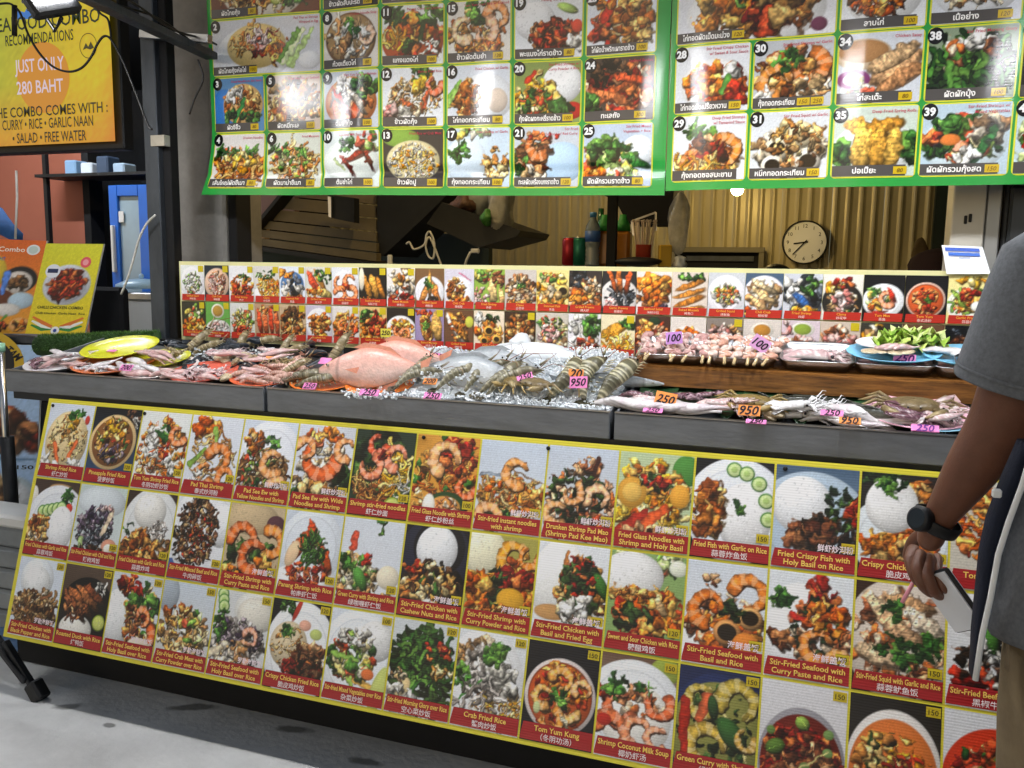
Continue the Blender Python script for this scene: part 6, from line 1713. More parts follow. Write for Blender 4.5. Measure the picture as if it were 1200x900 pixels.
b2 = Vector((-1.55, 3.35, 2.62))  # unseen bulb added to brighten the hood and kitchen
fill_bulb = thing('light_bulb', 'second warm bulb under the kitchen roof behind the left banner', 'bulb', b2)
mb = MB(); mb.ball(b2, .032, 14, m=10); mb.build('globe', M('fill_bulb_glow', 'ffffff', emit='ffdc9c', es=900.), fill_bulb)
mb = MB(); mb.lathe([(.016, .028), (.016, .07), (.01, .075)], 12, b2); mb.tube([b2 + Vector((0, 0, .07)), Vector((b2.x, b2.y, 2.83))], .004, 6); mb.build('socket', M_BLACK, fill_bulb)

# right end: white column, payment sign, dark refrigerator
wx0, wx1, wx2 = onY(1115, 260, 3.05).x, onY(1154, 260, 3.05).x, onY(1172, 260, 3.05).x
wcl = thing('white_column', 'white boxed column right of the clock with two small black holes', 'column', ((wx0 + wx1) / 2, 3.1, 0))
mb = MB(); mb.box(((wx0 + wx1) / 2, 3.12, 1.4), (wx1 - wx0, .14, 2.8), bev=.004); mb.build('casing', M('cream_casing', 'd9d6cc', rough=.45, var=.08, vscale=6), wcl)
mb = MB(); mb.box(((wx1 + wx2) / 2 + .003, 3.13, 1.4), (wx2 - wx1, .14, 2.8), bev=.004); mb.build('metal_edge', M('satin_edge', 'a9abac', rough=.35, metal=.6), wcl)
for u, v in ((1131.5, 257.5), (1137, 255.5)):
    p = onY(u, v, 3.048); mb = MB(); mb.box(p, (.009, .008, .026), rotz(0), bev=.002); mb.build('hook_hole', M_BLACK, wcl)


def F_pay(u, v, h):
    return quad_sheet([(1105, 287), (1153, 289), (1161, 321), (1109.5, 321)], YS - .012, .02)(u, v, h)


pay = thing('payment_sign', 'small white payment card with two blue stripes on top of the strip sign', 'sign', onY(1134, 320, YS - .012))
mb = MB(); mb.poly([Vector([float(k[0]) for k in F_pay(np.array([a]), np.array([b]), -.002)]) for a, b in ((0, 0), (0, 1), (1, 1), (1, 0))], .006, (0, 1, 0), 'f0f2f6'); mb.build('card', M_POSTER, pay)
spay = Sheet(F_pay, M_POSTER); mb = MB()
spay.rect(mb, .06, .07, .9, .19, '2a55b8', .001); spay.rect(mb, .12, .24, .88, .36, '2a62c0', .001); spay.rect(mb, .36, .42, .62, .445, '3a5aa0', .001)
mb.build('stripe', M_POSTER, pay)
rx0 = onY(1174, 260, 3.02).x
rf = thing('steel_refrigerator', 'dark stainless refrigerator behind the person at the right edge', 'fridge', (rx0 + .4, 3.3, 0))
M_RF = M('dark_stainless', '4a4d52', rough=.32, metal=.8, var=.2, vscale=3, stretch=(4, 1, .4))
mb = MB(); mb.box((rx0 + .42, 3.36, 1.0), (.82, .6, 2.0), bev=.01); mb.build('body', M_RF, rf)
for z0, z1 in ((.1, 1.05), (1.07, 1.68), (1.70, 1.98)):
    mb = MB(); mb.box((rx0 + .42, 3.045, (z0 + z1) / 2), (.80, .03, z1 - z0), bev=.008); d_ = mb.build('door', M_RF, rf)
    mb = MB(); mb.box((rx0 + .06, 3.015, (z0 + z1) / 2), (.02, .03, min(.3, (z1 - z0) * .6)), bev=.006); mb.build('handle', M_STEEL, d_)
# dark coat and rag on the right of the kitchen
lump('dark_bundle', M('maroon_cloth', '2a1614', rough=.9, var=.3), 'dark maroon bundle beside the payment card', 'bundle', onY(1097, 315, 3.3), (.085, .06, .07), 21, amp=.1)
lump('hanging_rag', M('tan_rag', '6a5838', rough=.9, var=.4, bump=.4), 'tan rag hanging by the right edge of the corrugated wall', 'rag', onY(1078, 304, 3.9), (.03, .03, .09), 22, amp=.2)
mb = MB(); mb.box((onY(1090, 320, 3.6).x, 3.6, .65), (.5, .5, 1.3), bev=.01); tag(mb.build('side_bench', M_BLACKM), 'black bench under the bundle and rag at the kitchen right', 'bench')
ORD = ['leftmost', 'second from left', 'third from left', 'fourth from left', 'fifth from left', 'sixth from left', 'seventh from left', 'eighth from left', 'rightmost']


def nth(k, n):
    return ORD[k] if k < n - 1 else 'rightmost'


# ------------------------------------------------------------------ seafood
def C(h, k=1.):
    return tuple(x * k for x in lin(h))


def mesh_prawn(seed, base='6e6446', edge='c9b98c', dark='3c3626', bands=7, fat=1., band_k=.35, red=None):
    """whole prawn lying along +X, belly on z = 0, length 1"""
    r = random.Random(seed)
    mb = MB()
    rings, cols = [], []
    N = 46
    bend = r.uniform(-.10, .10)
    for i in range(N + 1):
        t = i / N
        x = -.5 + t * .95
        yc = bend * math.sin(t * math.pi) * 1.4
        arch = .035 * math.sin(min(t / .62, 1) * math.pi)
        if t < .62:
            q = t / .62
            rad = (.022 + .062 * math.sin(min(q * 1.25, 1) * math.pi / 2)) * fat
            seg = (q * bands) % 1
            rad *= 1.07 - .12 * seg
            c = C(edge) if seg > 1 - band_k * .55 else (C(dark) if seg < .16 else C(base, 1.1 - .35 * seg))
        else:
            q = (t - .62) / .38
            rad = (.085 * (1 - q ** 2.2) + .006) * fat
            c = C(base, .95 - .3 * q) if (int(q * 9) % 4) else C(edge, .8)
        if red:
            c = tuple(a * .55 + b * .45 for a, b in zip(c, C(red)))
        ring = []
        for k in range(12):
            a = 2 * math.pi * k / 12
            zz = math.sin(a)
            ring.append((x, yc + rad * .92 * math.cos(a), rad * 1.08 * (zz if zz > 0 else zz * .75) + rad * .8 + arch))
        rings.append(ring)
        cols += [c if math.sin(2 * math.pi * k / 12) > -.3 else C(edge, .8) for k in range(12)]
    mb.loft(rings, cols)
    for sg in (-2, -1, 1, 2):                                   # tail fan
        a = sg * .33
        d = Vector((-math.cos(a), math.sin(a), 0)); n_ = Vector((math.sin(a), math.cos(a), 0))
        b0 = Vector((-.485, 0, .03))
        pts = [b0 + n_ * .012, b0 + d * .09 + n_ * .04, b0 + d * .16 + n_ * .018, b0 + d * .16 - n_ * .018, b0 + d * .09 - n_ * .04, b0 - n_ * .012]
        mb.poly(pts, .008, (0, 0, 1), C(dark, 1.3))
    mb.tube([(.42, bend * .3, .1), (.52, bend * .2, .125), (.6, 0, .16)], [.02, .012, .002], 6, cols=[C(base), C(edge), C(edge)])
    for sg in (-1, 1):
        mb.ball((.37, sg * .055 + bend * .3, .10), .016, 6, '0c0a08', m=5)
        mb.tube([(.42, sg * .03, .06), (.6, sg * .12, .09), (.75, sg * (.3 + r.random() * .1), .05), (.7, sg * .5, .015)], [.006, .005, .004, .002], 5, cols=[C('8a5a38')] * 4)
        for k in range(5):
            x = .12 + k * .055
            mb.tube([(x, sg * .05, .04), (x + .05, sg * .12, .05), (x + .09, sg * .15, .004)], [.01, .008, .003], 5, cols=[C(edge, .9)] * 3)
        for k in range(4):
            x = -.3 + k * .1
            mb.tube([(x, sg * .03, .03), (x + .02, sg * .075, .004)], [.016, .006], 5, cols=[C(edge, .75)] * 2)
    return mb.mesh('prawn')


def mesh_fish(top, side, belly, h=.17, w=.085, fin=None, stripes=None):
    mb = MB()
    rings, cols = [], []
    N = 36
    for i in range(N + 1):
        t = i / N                                               # 0 snout .. 1 tail root
        x = .5 - t * .86
        hh = h * (math.sin(min(t * 1.35 + .04, 1) * math.pi / 2) ** .8) * (1 - .86 * max(0, (t - .42) / .58) ** 1.5) + .004
        ww = w * (math.sin(min(t * 1.5 + .03, 1) * math.pi / 2) ** .8) * (1 - .85 * max(0, (t - .38) / .62) ** 1.2) + .003
        ring = []
        for k in range(18):
            a = 2 * math.pi * k / 18
            z, y = math.sin(a), math.cos(a)
            ring.append((x, ww * y, hh * (z if z > 0 else z * .85)))
            q = (z + 1) / 2
            c = tuple(bb * (1 - q * 2) + s_ * q * 2 for bb, s_ in zip(C(belly), C(side))) if q < .5 else tuple(s_ * (2 - 2 * q) + tt * (2 * q - 1) for s_, tt in zip(C(side), C(top)))
            if .215 < t < .235:
                c = tuple(v * .6 for v in c)
            cols.append(c)
        rings.append(ring)
    mb.loft(rings, cols)
    f = fin or top
    mb.poly([(-.34, -.006, .03), (-.48, -.006, .09), (-.45, -.006, .0), (-.48, -.006, -.08), (-.34, -.006, -.03)], .012, (0, 1, 0), C(f, .9))
    mb.poly([(.2, -.005, h * .92), (.1, -.005, h * 1.12), (-.12, -.005, h * .9), (-.22, -.005, h * .5)], .01, (0, 1, 0), C(f, .85))
    mb.poly([(-.02, -.005, -h * .75), (-.1, -.005, -h * 1.1), (-.2, -.005, -h * .5)], .01, (0, 1, 0), C(f, .85))
    for sg in (-1, 1):
        mb.poly([(.22, sg * w * .95, -.01), (.1, sg * (w + .03), -.05), (.08, sg * (w + .03), .0)], .006, (0, sg, .2), C(f))
        mb.ball((.40, sg * w * .5, h * .2), .014, 10, 'b8b4a8', m=6)
        mb.ball((.403, sg * (w * .5 + .008), h * .2), .0085, 8, '14120f', m=5)
    mb.tube([(.49, -.01, -.02), (.45, 0, -.045), (.49, .01, -.02)], .004, 5, '5a2a20')
    return mb.mesh('fish')


def mesh_squid(seed, c1, c2, tent=True, long=1.):
    r = random.Random(seed)
    mb = MB()
    rings, cols = [], []
    b = r.uniform(-.12, .12)
    for i in range(19):
        t = i / 18
        x = -.5 * long + t * .62 * long
        rad = .095 * math.sin(min(t * 1.6 + .02, 1) * math.pi / 2) * (1 - .1 * t) + .003
        rings.append([(x, b * math.sin(t * 3) + rad * math.cos(2 * math.pi * k / 12), rad * .62 * math.sin(2 * math.pi * k / 12) + rad * .6) for k in range(12)])
        for k in range(12):
            q = r.random()
            cols.append(C(c1, .8 + .3 * q) if math.sin(2 * math.pi * k / 12) > .2 and q > .3 else C(c2))
    mb.loft(rings, cols)
    for sg in (-1, 1):
        mb.poly([(-.48 * long, 0, .035), (-.34 * long, sg * .15, .03), (-.2 * long, sg * .08, .04)][::sg], .012, (0, 0, 1), C(c1, .95))
    mb.ball((.16 * long, 0, .06), (.07, .062, .05), 10, c1, m=7)
    for sg in (-1, 1):
        mb.ball((.17 * long, sg * .06, .065), .022, 8, '141014', m=5)
    if tent:
        for k in range(8):
            a = (k - 3.5) * .2
            L = r.uniform(.25, .4)
            p = [(.2 * long, a * .1, .05)]
            for q in range(1, 6):
                t = q / 5
                p.append((.2 * long + L * t * math.cos(a), a * .12 + L * t * math.sin(a) + .04 * math.sin(q * 1.7 + k), .05 * (1 - t) + .014 + .015 * math.sin(q * 2 + k)))
            mb.tube(p, [.022 * (1 - t * .16) for t in range(6)], 6, cols=[C(c1, .9), C(c2), C(c1), C(c2), C(c1), C(c2)])
    return mb.mesh('squid')


def mesh_crab(seed, c1, c2):
    r = random.Random(seed)
    mb = MB()
    rings, cols = [], []
    for i in range(11):
        a = math.pi * i / 10
        ring = []
        for k in range(26):
            b = 2 * math.pi * k / 26
            e = 1 + .05 * math.cos(9 * b) * (math.sin(a) > .8)
            sx = abs(math.cos(b)) ** .85 * math.copysign(1, math.cos(b))
            ring.append((.30 * math.sin(a) * e * math.sin(b) * (1.0 if math.sin(b) > 0 else .8), .46 * math.sin(a) * sx * e, .1 - .13 * math.cos(a) * (1 if a > math.pi / 2 else .6)))
            cols.append(C(c1, .75 + .4 * r.random()) if a > math.pi / 2 else C(c2))
        rings.append(ring)
    mb.loft(rings, cols)
    for sg in (-1, 1):
        for k in range(4):
            x = .12 - k * .12
            a = (.5 - k * .42)
            d = Vector((math.sin(a), sg * math.cos(a), 0))
            p0 = Vector((x, sg * .36, .08)); p1 = p0 + d * .26 + Vector((0, 0, .07)); p2 = p1 + d * .2 + Vector((0, 0, -.1)); p3 = p2 + d * .12 + Vector((-.04, 0, -.045))
            mb.tube([p0, p1, p2, p3], [.04, .036, .026, .008], 7, cols=[C(c1), C(c1, 1.15), C(c2), C(c2)])
        p0 = Vector((.2, sg * .32, .08)); p1 = Vector((.38, sg * .5, .12)); p2 = Vector((.52, sg * .34, .1)); p3 = Vector((.6, sg * .16, .07))
        mb.tube([p0, p1], [.045, .06], 8, cols=[C(c1), C(c1)])
        mb.tube([p1, p2, p3], [.07, .08, .012], 8, cols=[C(c1, 1.1), C(c2), C(c2)])
        mb.tube([p2 + Vector((.03, -sg * .02, .0)), p3 + Vector((.05, sg * .05, .03))], [.035, .008], 6, cols=[C(c1), C(c2)])
        mb.ball((.29, sg * .1, .14), .02, 6, '0a0a0a', m=5)
    return mb.mesh('crab')


def mesh_shell(kind, seed):
    r = random.Random(seed)
    mb = MB()
    n, m = 14, 9
    pal = {'mussel': ('1a2028', '3a444e'), 'clam': ('c8b088', 'e8dcc0'), 'cockle': ('8a7050', 'd8c8a0')}[kind]
    for sg in (1, -1):
        rings, cols = [], []
        for i in range(m + 1):
            t = i / m
            ring = []
            for k in range(n):
                b = 2 * math.pi * k / n
                ex = math.cos(b); ey = math.sin(b)
                if kind == 'mussel':
                    x, y = .5 * ex, .26 * ey * (1 - .55 * max(0, -ex)) + .05 * ex * ex
                    H = .17
                else:
                    x, y = .42 * ex, .36 * ey
                    H = .2
                rib = 1 + (.03 * math.cos(14 * b) if kind != 'mussel' else 0)
                ring.append((x * t * rib, y * t * rib, sg * H * math.sqrt(max(0, 1 - t * t)) + .19))
                cols.append(C(pal[0] if (i + k * (kind != 'mussel')) % 3 else pal[1], r.uniform(.85, 1.15)))
            rings.append(ring if sg > 0 else ring[::-1])
        mb.loft(rings, cols, cap=False)
    return mb.mesh(kind)


def mesh_skewer(seed, c1, c2):
    r = random.Random(seed)
    mb = MB()
    mb.tube([(-.6, 0, .1), (.62, 0, .1)], .022, 6, cols=[C('d8bc88')] * 2)
    for k in range(4):
        x = -.45 + k * .24
        mb.ball((x, r.uniform(-.03, .03), .10), (.13, .075, .055), 10, r.choice((c1, c2)), rotz(r.uniform(-.6, .6)), m=7)
        mb.ball((x + .06, r.uniform(-.08, .08), .13), (.09, .04, .035), 8, r.choice((c1, c2)), rotz(r.uniform(-1, 1)), m=5)
        mb.tube([(x, 0, .1), (x + .05, r.uniform(-.12, .12), .16), (x + .1, r.uniform(-.16, .16), .1)], [.025, .02, .008], 6, cols=[C(c1), C(c2), C(c1)])
    return mb.mesh('skewer')


def mesh_strip(seed, c1, c2):
    """limp squid or fish strip"""
    r = random.Random(seed)
    mb = MB()
    p = [(-.5 + t * 1.0, .06 * math.sin(t * 4 + seed), .05 + .02 * math.sin(t * 7 + seed)) for t in np.linspace(0, 1, 12)]
    mb.tube(p, [.03 + .085 * math.sin(math.pi * min(1, t * 1.1 + .06)) for t in np.linspace(0, 1, 12)], 9,
            cols=[C(r.choice((c1, c1, c2)), r.uniform(.9, 1.1)) for _ in range(12)], flat=.6)
    return mb.mesh('strip')


def plate_mesh(col, rim=None):
    mb = MB()
    c, q = C(col), C(rim or col)
    prof = [(.30, 0), (.32, .012), (.40, .045), (.5, .075), (.508, .082), (.5, .088), (.39, .058), (.30, .026), (.12, .022), (.005, .022)]
    rings = [[(a * math.cos(2 * math.pi * k / 36), a * math.sin(2 * math.pi * k / 36), z) for k in range(36)] for a, z in prof]
    mb.loft(rings, [c, c, c, q, q, q, c, c, c, c])
    return mb.mesh('plate')


COUNT = {}


def put(me, name, label, cat, loc, yaw, size, mat=M_WET, group=None, pitch=0., roll=0., tilt=True, flat=1.):
    o = bpy.data.objects.new(name, me)
    if not me.materials:
        me.materials.append(mat)
    COL.objects.link(o)
    R = rotz(yaw) @ roty(-pitch) @ rotx(roll)
    if tilt is True and cat != 'plate':
        s0 = size[0] if hasattr(size, '__len__') else size
        y = max(loc[1], 2.212 + s0 * (.6 * abs(math.sin(yaw)) + .12))
        loc = Vector(loc) + Vector((0, y - loc[1], (y - loc[1]) * math.tan(ALPHA)))
    if tilt:
        R = (TRS if tilt == 'shelf' else TR) @ R
    s = size if hasattr(size, '__len__') else (size, size, size * flat)
    o.matrix_world = Matrix.Translation(Vector(loc)) @ R.to_4x4() @ Matrix.Diagonal((*s, 1))
    return tag(o, label, cat, group)


PLT = {}


def plate(u, v, wpx, col, label, h=0., asp=.86, dy=0.):
    if col not in PLT:
        PLT[col] = plate_mesh(col)
    p = at(u, v, h)
    s = wpx * (RC.T @ (np.array(p) - np.array([0, 0, EYE])))[2] / FPX
    y = max(p.y, 2.212 + s * asp / 2)
    p = p + Vector((0, y - p.y, (y - p.y) * math.tan(ALPHA) + .001))
    put(PLT[col], 'plate', label, 'plate', p, 0, (s, s * asp, s), M_PLASTIC, 'plates in the trays')
    return p, s


def card(u, v, w, h, col, text, label, up=.0, yaw=0., lean=35., ink='1c1420', tl=0., Y=None, surf_=True, stick=False):
    p = at(u, v, up) if surf_ else onY(u, v, Y)
    d = (RC.T @ (np.array(p) - np.array([0, 0, EYE])))[2] / FPX
    W_, H_ = w * d, h * d / .93
    t = thing('price_tag', label, 'price tag', p, 'handwritten price tags')
    t.rotation_euler = (rotz(yaw) @ rotx(math.radians(-lean)) @ roty(tl)).to_euler()
    mb = MB()
    mb.box((0, 0, 0), (W_, .0022, H_), col=col)
    me = mb.mesh('card'); me.materials.append(M_CARD)
    o = bpy.data.objects.new('card', me); COL.objects.link(o); o.parent = t
    if text:
        vv, fs = glyphs(text, .02, .25)
        k = min(W_ * .86 / vv[:, 0].max(), H_ * .95 / .72)
        mb = MB()
        mb.add([(x * k - vv[:, 0].max() * k / 2, -.0022, y * k * 1.05 - .36 * k) for x, y in vv], fs, ink)
        me = mb.mesh('number'); me.materials.append(M_CARD)
        o = bpy.data.objects.new('number', me); COL.objects.link(o); o.parent = t
    if stick:
        mb = MB(); mb.tube([(0, .004, -H_ * .3), (0, .012, -H_ * 1.2)], .002, 5, 'd8bc88'); me = mb.mesh('stick'); me.materials.append(M_CARD)
        o = bpy.data.objects.new('stick', me); COL.objects.link(o); o.parent = t
    return t


def dpt(p):
    return (RC.T @ (np.array(p) - np.array([0, 0, EYE])))[2] / FPX


PINK, ORG, YEL = 'f08cc8', 'f0984a', 'e8dc50'
SQ = [mesh_squid(i, 'd0aeae', 'eadedc') for i in range(3)]
SQW = [mesh_squid(i + 10, 'e4e2e2', 'f2f2f4') for i in range(3)]
SQP = [mesh_squid(i + 20, '6a4450', 'b898a0') for i in range(2)]
PR = [mesh_prawn(i, '78725a', 'a8a084', '4f4a3a', band_k=.25) for i in range(3)]
PRP = [mesh_prawn(i + 5, 'b08a78', 'e0c4b4', '8a6050', red='eab8a8') for i in range(3)]
PRB = [mesh_prawn(i + 9, '978660', 'c4b48c', '6a5c40', band_k=.25) for i in range(2)]
PRT = [mesh_prawn(i + 14, '6c6850', 'd2cba8', '4a4734', bands=9, fat=1.4, band_k=.24) for i in range(3)]
MU = [mesh_shell('mussel', i) for i in range(3)]
CL = [mesh_shell('clam', i) for i in range(3)]
CO = [mesh_shell('cockle', i) for i in range(2)]
CR = [mesh_crab(1, '8a7440', 'b89c60'), mesh_crab(2, '7c6a48', 'a89468')]
STW = [mesh_strip(i, 'e8e2e2', 'd4c8cc') for i in range(3)]
STP = [mesh_strip(i + 4, 'dcb4b0', 'ead0cc') for i in range(3)]
FRED = mesh_fish('e8a08c', 'f0c6b8', 'f4e6e0', .2, .1, 'e89a7c')
FSIL = mesh_fish('9aa0a4', 'd8dcde', 'f0f2f2', .15, .075, 'a8aeb2')
FGRY = mesh_fish('4a4c44', '8a8a7c', 'c8c8be', .12, .08, '5a5a50')


def scatter(n, meshes, name, label, cat, group, box, size, mat=M_WET, seed=0, yaw=None, up=(.0, .03), roll=.5, pitch=.3):
    """box = pixel rectangle on the display surface"""
    r = random.Random(seed)
    for i in range(n):
        u = r.uniform(box[0], box[2]); v = r.uniform(box[1], box[3])
        p = at(u, v, r.uniform(*up))
        y = r.uniform(0, 6.28) if yaw is None else math.radians(r.uniform(*yaw))
        s = r.uniform(*size)
        yy = max(p.y, 2.215 + s * .55 * (abs(math.sin(y)) + .3))
        p = p + Vector((0, yy - p.y, (yy - p.y) * math.tan(ALPHA)))
        put(r.choice(meshes), name, label, cat, p, y, s, mat, group, r.uniform(-pitch, pitch), r.uniform(-roll, roll))


# --- left tray: front row of plates
plate(64, 432, 78, 'e6e2e4', 'white plate at the far left end of the seafood trays')
scatter(3, SQP, 'squid', 'small purple squid lying on the leftmost white plate', 'squid', 'purple squid on the leftmost plate', (30, 427, 48, 430), (.08, .1), seed=1, up=(.012, .03))
scatter(5, STP, 'squid_strip', 'pink squid strip on the leftmost white plate', 'squid', 'pink strips on the leftmost plate', (52, 424, 92, 430), (.1, .14), seed=2, up=(.014, .03), yaw=(-25, 25))
scatter(6, STW, 'squid_strip', 'white shredded squid behind the leftmost white plate', 'squid', 'white strips behind the leftmost plate', (66, 414, 104, 421), (.08, .12), seed=3, up=(.02, .045), yaw=(-30, 30))
plate(125, 436, 104, 'e07a48', 'orange plate of white squid, second plate from the left')
scatter(11, STW + SQW, 'squid', 'white squid heaped on the second plate from the left', 'squid', 'white squid on the second plate', (88, 428, 165, 435), (.09, .14), seed=4, up=(.014, .03), yaw=(-40, 40))
card(148, 431, 17, 8, PINK, '200', 'pink price tag on the heap of white squid', .055, lean=45)
plate(176, 443, 92, 'e8dcd8', 'pale plate of pink fish strips, third from the left')
scatter(9, STP + STW, 'fish_strip', 'pale pink fish strip on the third plate from the left', 'fish strip', 'strips on the third plate', (142, 434, 206, 441), (.1, .15), seed=5, up=(.014, .026), yaw=(-20, 20))
plate(228, 448, 84, 'd8604a', 'red orange plate of small squid, fourth from the left')
scatter(10, SQ + STP, 'squid', 'pinkish squid on the fourth plate from the left', 'squid', 'squid on the fourth plate', (198, 438, 256, 446), (.1, .14), seed=6, up=(.014, .03), yaw=(-25, 25))
plate(302, 453, 92, 'e0653c', 'red orange plate of pink prawns at the tray joint')
scatter(4, CL, 'clam', 'cream clam at the left of the pink prawn plate', 'clam', 'clams on the pink prawn plate', (260, 443, 280, 449), (.035, .045), M_SHELL, 7, up=(.014, .02))
scatter(9, PRP + STP, 'pink_prawn', 'pink prawn on the red orange plate at the tray joint', 'prawn', 'pink prawns at the tray joint', (285, 438, 336, 449), (.11, .15), seed=8, up=(.014, .032), yaw=(-15, 25))
# back of the left tray
p, s = plate(142, 413, 88, 'e0e030', 'large empty yellow plate in front of the turf roll', .03, asp=.95)
card(131, 411, 12, 5, PINK, '', 'small pink tag lying in the empty yellow plate', .046, lean=70)
plate(188, 425, 74, 'd8d83a', 'yellow plate of pink squid in front of the empty one', .012)
scatter(6, STP, 'squid_strip', 'pinkish squid tube on the smaller yellow plate', 'squid', 'tubes on the smaller yellow plate', (162, 414, 196, 421), (.11, .15), seed=10, up=(.035, .055), yaw=(-35, 0))
scatter(4, PRB, 'brown_prawn', 'brownish prawn at the right of the smaller yellow plate', 'prawn', 'prawns on the smaller yellow plate', (198, 412, 214, 419), (.07, .09), seed=11, up=(.035, .05))
scatter(9, MU, 'mussel', 'black mussel behind the smaller yellow plate', 'mussel', 'mussels behind the yellow plate', (186, 402, 222, 409), (.045, .06), M_SHELL, 12, up=(.01, .03), roll=1.2)
scatter(8, MU, 'mussel', 'black mussel between the yellow plate and the fourth plate', 'mussel', 'mussels beside the fourth plate', (212, 426, 240, 436), (.05, .062), M_SHELL, 13, up=(.0, .02), roll=1.2)
for k, (u, v, yw, pt, s) in enumerate(((232, 406, 60, 35, .2), (245, 410, 35, 20, .15), (283, 407, 80, 45, .17), (308, 404, 30, 10, .17), (335, 410, 70, 45, .15), (341, 416, 30, 20, .16), (399, 414, 60, 50, .2))):
    put(PRB[k % 2], 'king_prawn', ['large beige prawn rearing up beside the concrete column', 'beige prawn lying right of the rearing one by the column', 'upright beige prawn between the black mussels', 'beige prawn lying along the back edge right of the upright one',
                                   'beige prawn heads pointing up in the middle of the left tray', 'beige prawn lying below the strip sign at the tray joint', 'beige prawn leaning against the red fish'][k], 'prawn', at(u, v, .01), math.radians(yw), s, M_WET, None, math.radians(pt))
scatter(12, MU, 'mussel', 'black mussel at the back of the left tray under the strip sign', 'mussel', 'mussels along the back', (255, 401, 300, 411), (.05, .065), M_SHELL, 15, up=(.0, .03), roll=1.2)
scatter(9, STP + SQ, 'squid', 'pink squid in the middle heap of the left tray', 'squid', 'squid in the middle heap', (246, 411, 330, 424), (.1, .15), seed=16, up=(.01, .035), yaw=(-10, 40))
scatter(8, CL + CO, 'clam', 'cream clam among the middle heap of the left tray', 'clam', 'clams in the middle heap', (255, 418, 300, 428), (.04, .052), M_SHELL, 17, up=(.005, .025), roll=.9)
scatter(9, MU, 'mussel', 'black mussel in front of the middle heap', 'mussel', 'mussels in front of the middle heap', (272, 422, 318, 434), (.045, .06), M_SHELL, 18, up=(.005, .02), roll=1.2)
scatter(9, MU, 'mussel', 'dark mussel in the gap left of the red fish', 'mussel', 'mussels left of the red fish', (352, 404, 388, 419), (.055, .075), M_SHELL, 19, up=(.0, .02), roll=1.2)
scatter(3, CR, 'small_crab', 'small brown crab near the tray joint', 'crab', 'small crabs near the joint', (318, 421, 340, 430), (.07, .08), M_SHELL, 20, up=(.01, .02))
scatter(8, PRP, 'pink_prawn', 'pale prawn lying behind the red orange plate', 'prawn', 'pale prawns behind the plate', (300, 426, 350, 438), (.1, .13), seed=21, up=(.012, .03))
put(PRB[0], 'king_prawn', 'yellowish curled prawn above the tray joint', 'prawn', at(346, 434, .02), math.radians(50), .15, M_WET, None, .4)
card(381, 423, 14, 9, PINK, '', 'pink price tag tucked left of the red fish', .03, lean=50)
card(316, 420, 12, 6, ORG, '', 'orange price tag in the middle of the left tray', .035, lean=50)

# --- middle tray
plate(372, 458, 84, 'e8782a', 'bright orange plate of grey prawns, first in the middle tray')
for k, (u, v, yw) in enumerate(((352, 449, 25), (372, 452, 30), (388, 452, 28), (362, 445, 20), (384, 446, 30))):
    put(PR[k % 3], 'grey_prawn', ['leftmost front', 'middle front', 'rightmost front', 'left rear', 'right rear'][k] + ' grey green prawn on the first orange plate of the middle tray', 'prawn', at(u, v, .02), math.radians(yw), .17, M_WET, 'prawns on the first orange plate', .1)
card(363, 452.5, 17, 8, PINK, '250', 'pink price tag at the front of the first orange plate', .05, lean=40)
plate(435, 465, 84, 'ee8428', 'bright orange plate of ice and one prawn, second in the middle tray')
card(433, 460, 25, 8, PINK, '250', 'pink price tag at the front of the second orange plate', .05, lean=40)
put(PR[1], 'grey_prawn', 'single grey prawn leaning on the ice of the second orange plate', 'prawn', at(462, 455, .05), math.radians(62), .18, M_WET, None, math.radians(22))
put(PR[2], 'grey_prawn', 'dark prawn claw and legs right of the single prawn', 'prawn', at(487, 450, .045), math.radians(35), .16, M_WET, None, .2)
put(FRED, 'red_fish', 'large pink red fish lying on ice under the strip sign', 'fish', at(440, 433, .06), math.radians(185), .38, M_WET, None, -.05, math.radians(28))
put(FRED, 'red_fish', 'second pink red fish lying behind the large one', 'fish', at(472, 422, .06), math.radians(182), .35, M_WET, None, -.05, math.radians(25))
put(FSIL, 'silver_fish', 'long silver fish lying on ice right of the red fish', 'fish', at(545, 437, .05), math.radians(-14), .40, M_WET, None, .02, math.radians(-25))
put(FSIL, 'silver_fish', 'grey backed silver fish behind the long silver one', 'fish', at(575, 425, .05), math.radians(-12), .34, M_WET, None, 0, math.radians(-20))
plate(507, 471, 74, 'e4e6e8', 'white plate with a grey prawn, left one of two')
card(507, 464, 22, 8, PINK, '250', 'pink price tag at the front of the left white plate', .055, lean=40)
put(PR[0], 'grey_prawn', 'grey prawn on the left white plate', 'prawn', at(528, 459, .05), math.radians(40), .19, M_WET, None, .25)
plate(572, 476, 78, 'e4e6e8', 'white plate with three grey prawns, right one of two')
for k, (u, v, yw) in enumerate(((552, 464, 55), (570, 463, 58), (590, 468, 30))):
    put(PR[k], 'grey_prawn', ['grey prawn at the left of the right white plate', 'plump grey prawn in the middle of the right white plate', 'grey prawn at the right of the right white plate'][k], 'prawn', at(u, v - 2, .05), math.radians(yw), .19, M_WET, None, .32)
for k, (u, v, yw, s) in enumerate(((640, 471, 72, .19), (678, 474, 80, .19), (708, 475, 62, .2))):
    put(PRT[k], 'tiger_prawn', ['broad banded tiger prawn on ice, left of the three', 'broad banded tiger prawn on ice below the 950 tag', 'broad banded tiger prawn at the right end of the ice'][k], 'prawn', at(u, v, .055), math.radians(yw), (s, s * 1.25, s), M_WET, None, math.radians(24))
put(CR[0], 'crab', 'brown crab on ice, left of the two under the pink tag', 'crab', at(602, 449, .045), math.radians(200), .1, M_SHELL, None, .1)
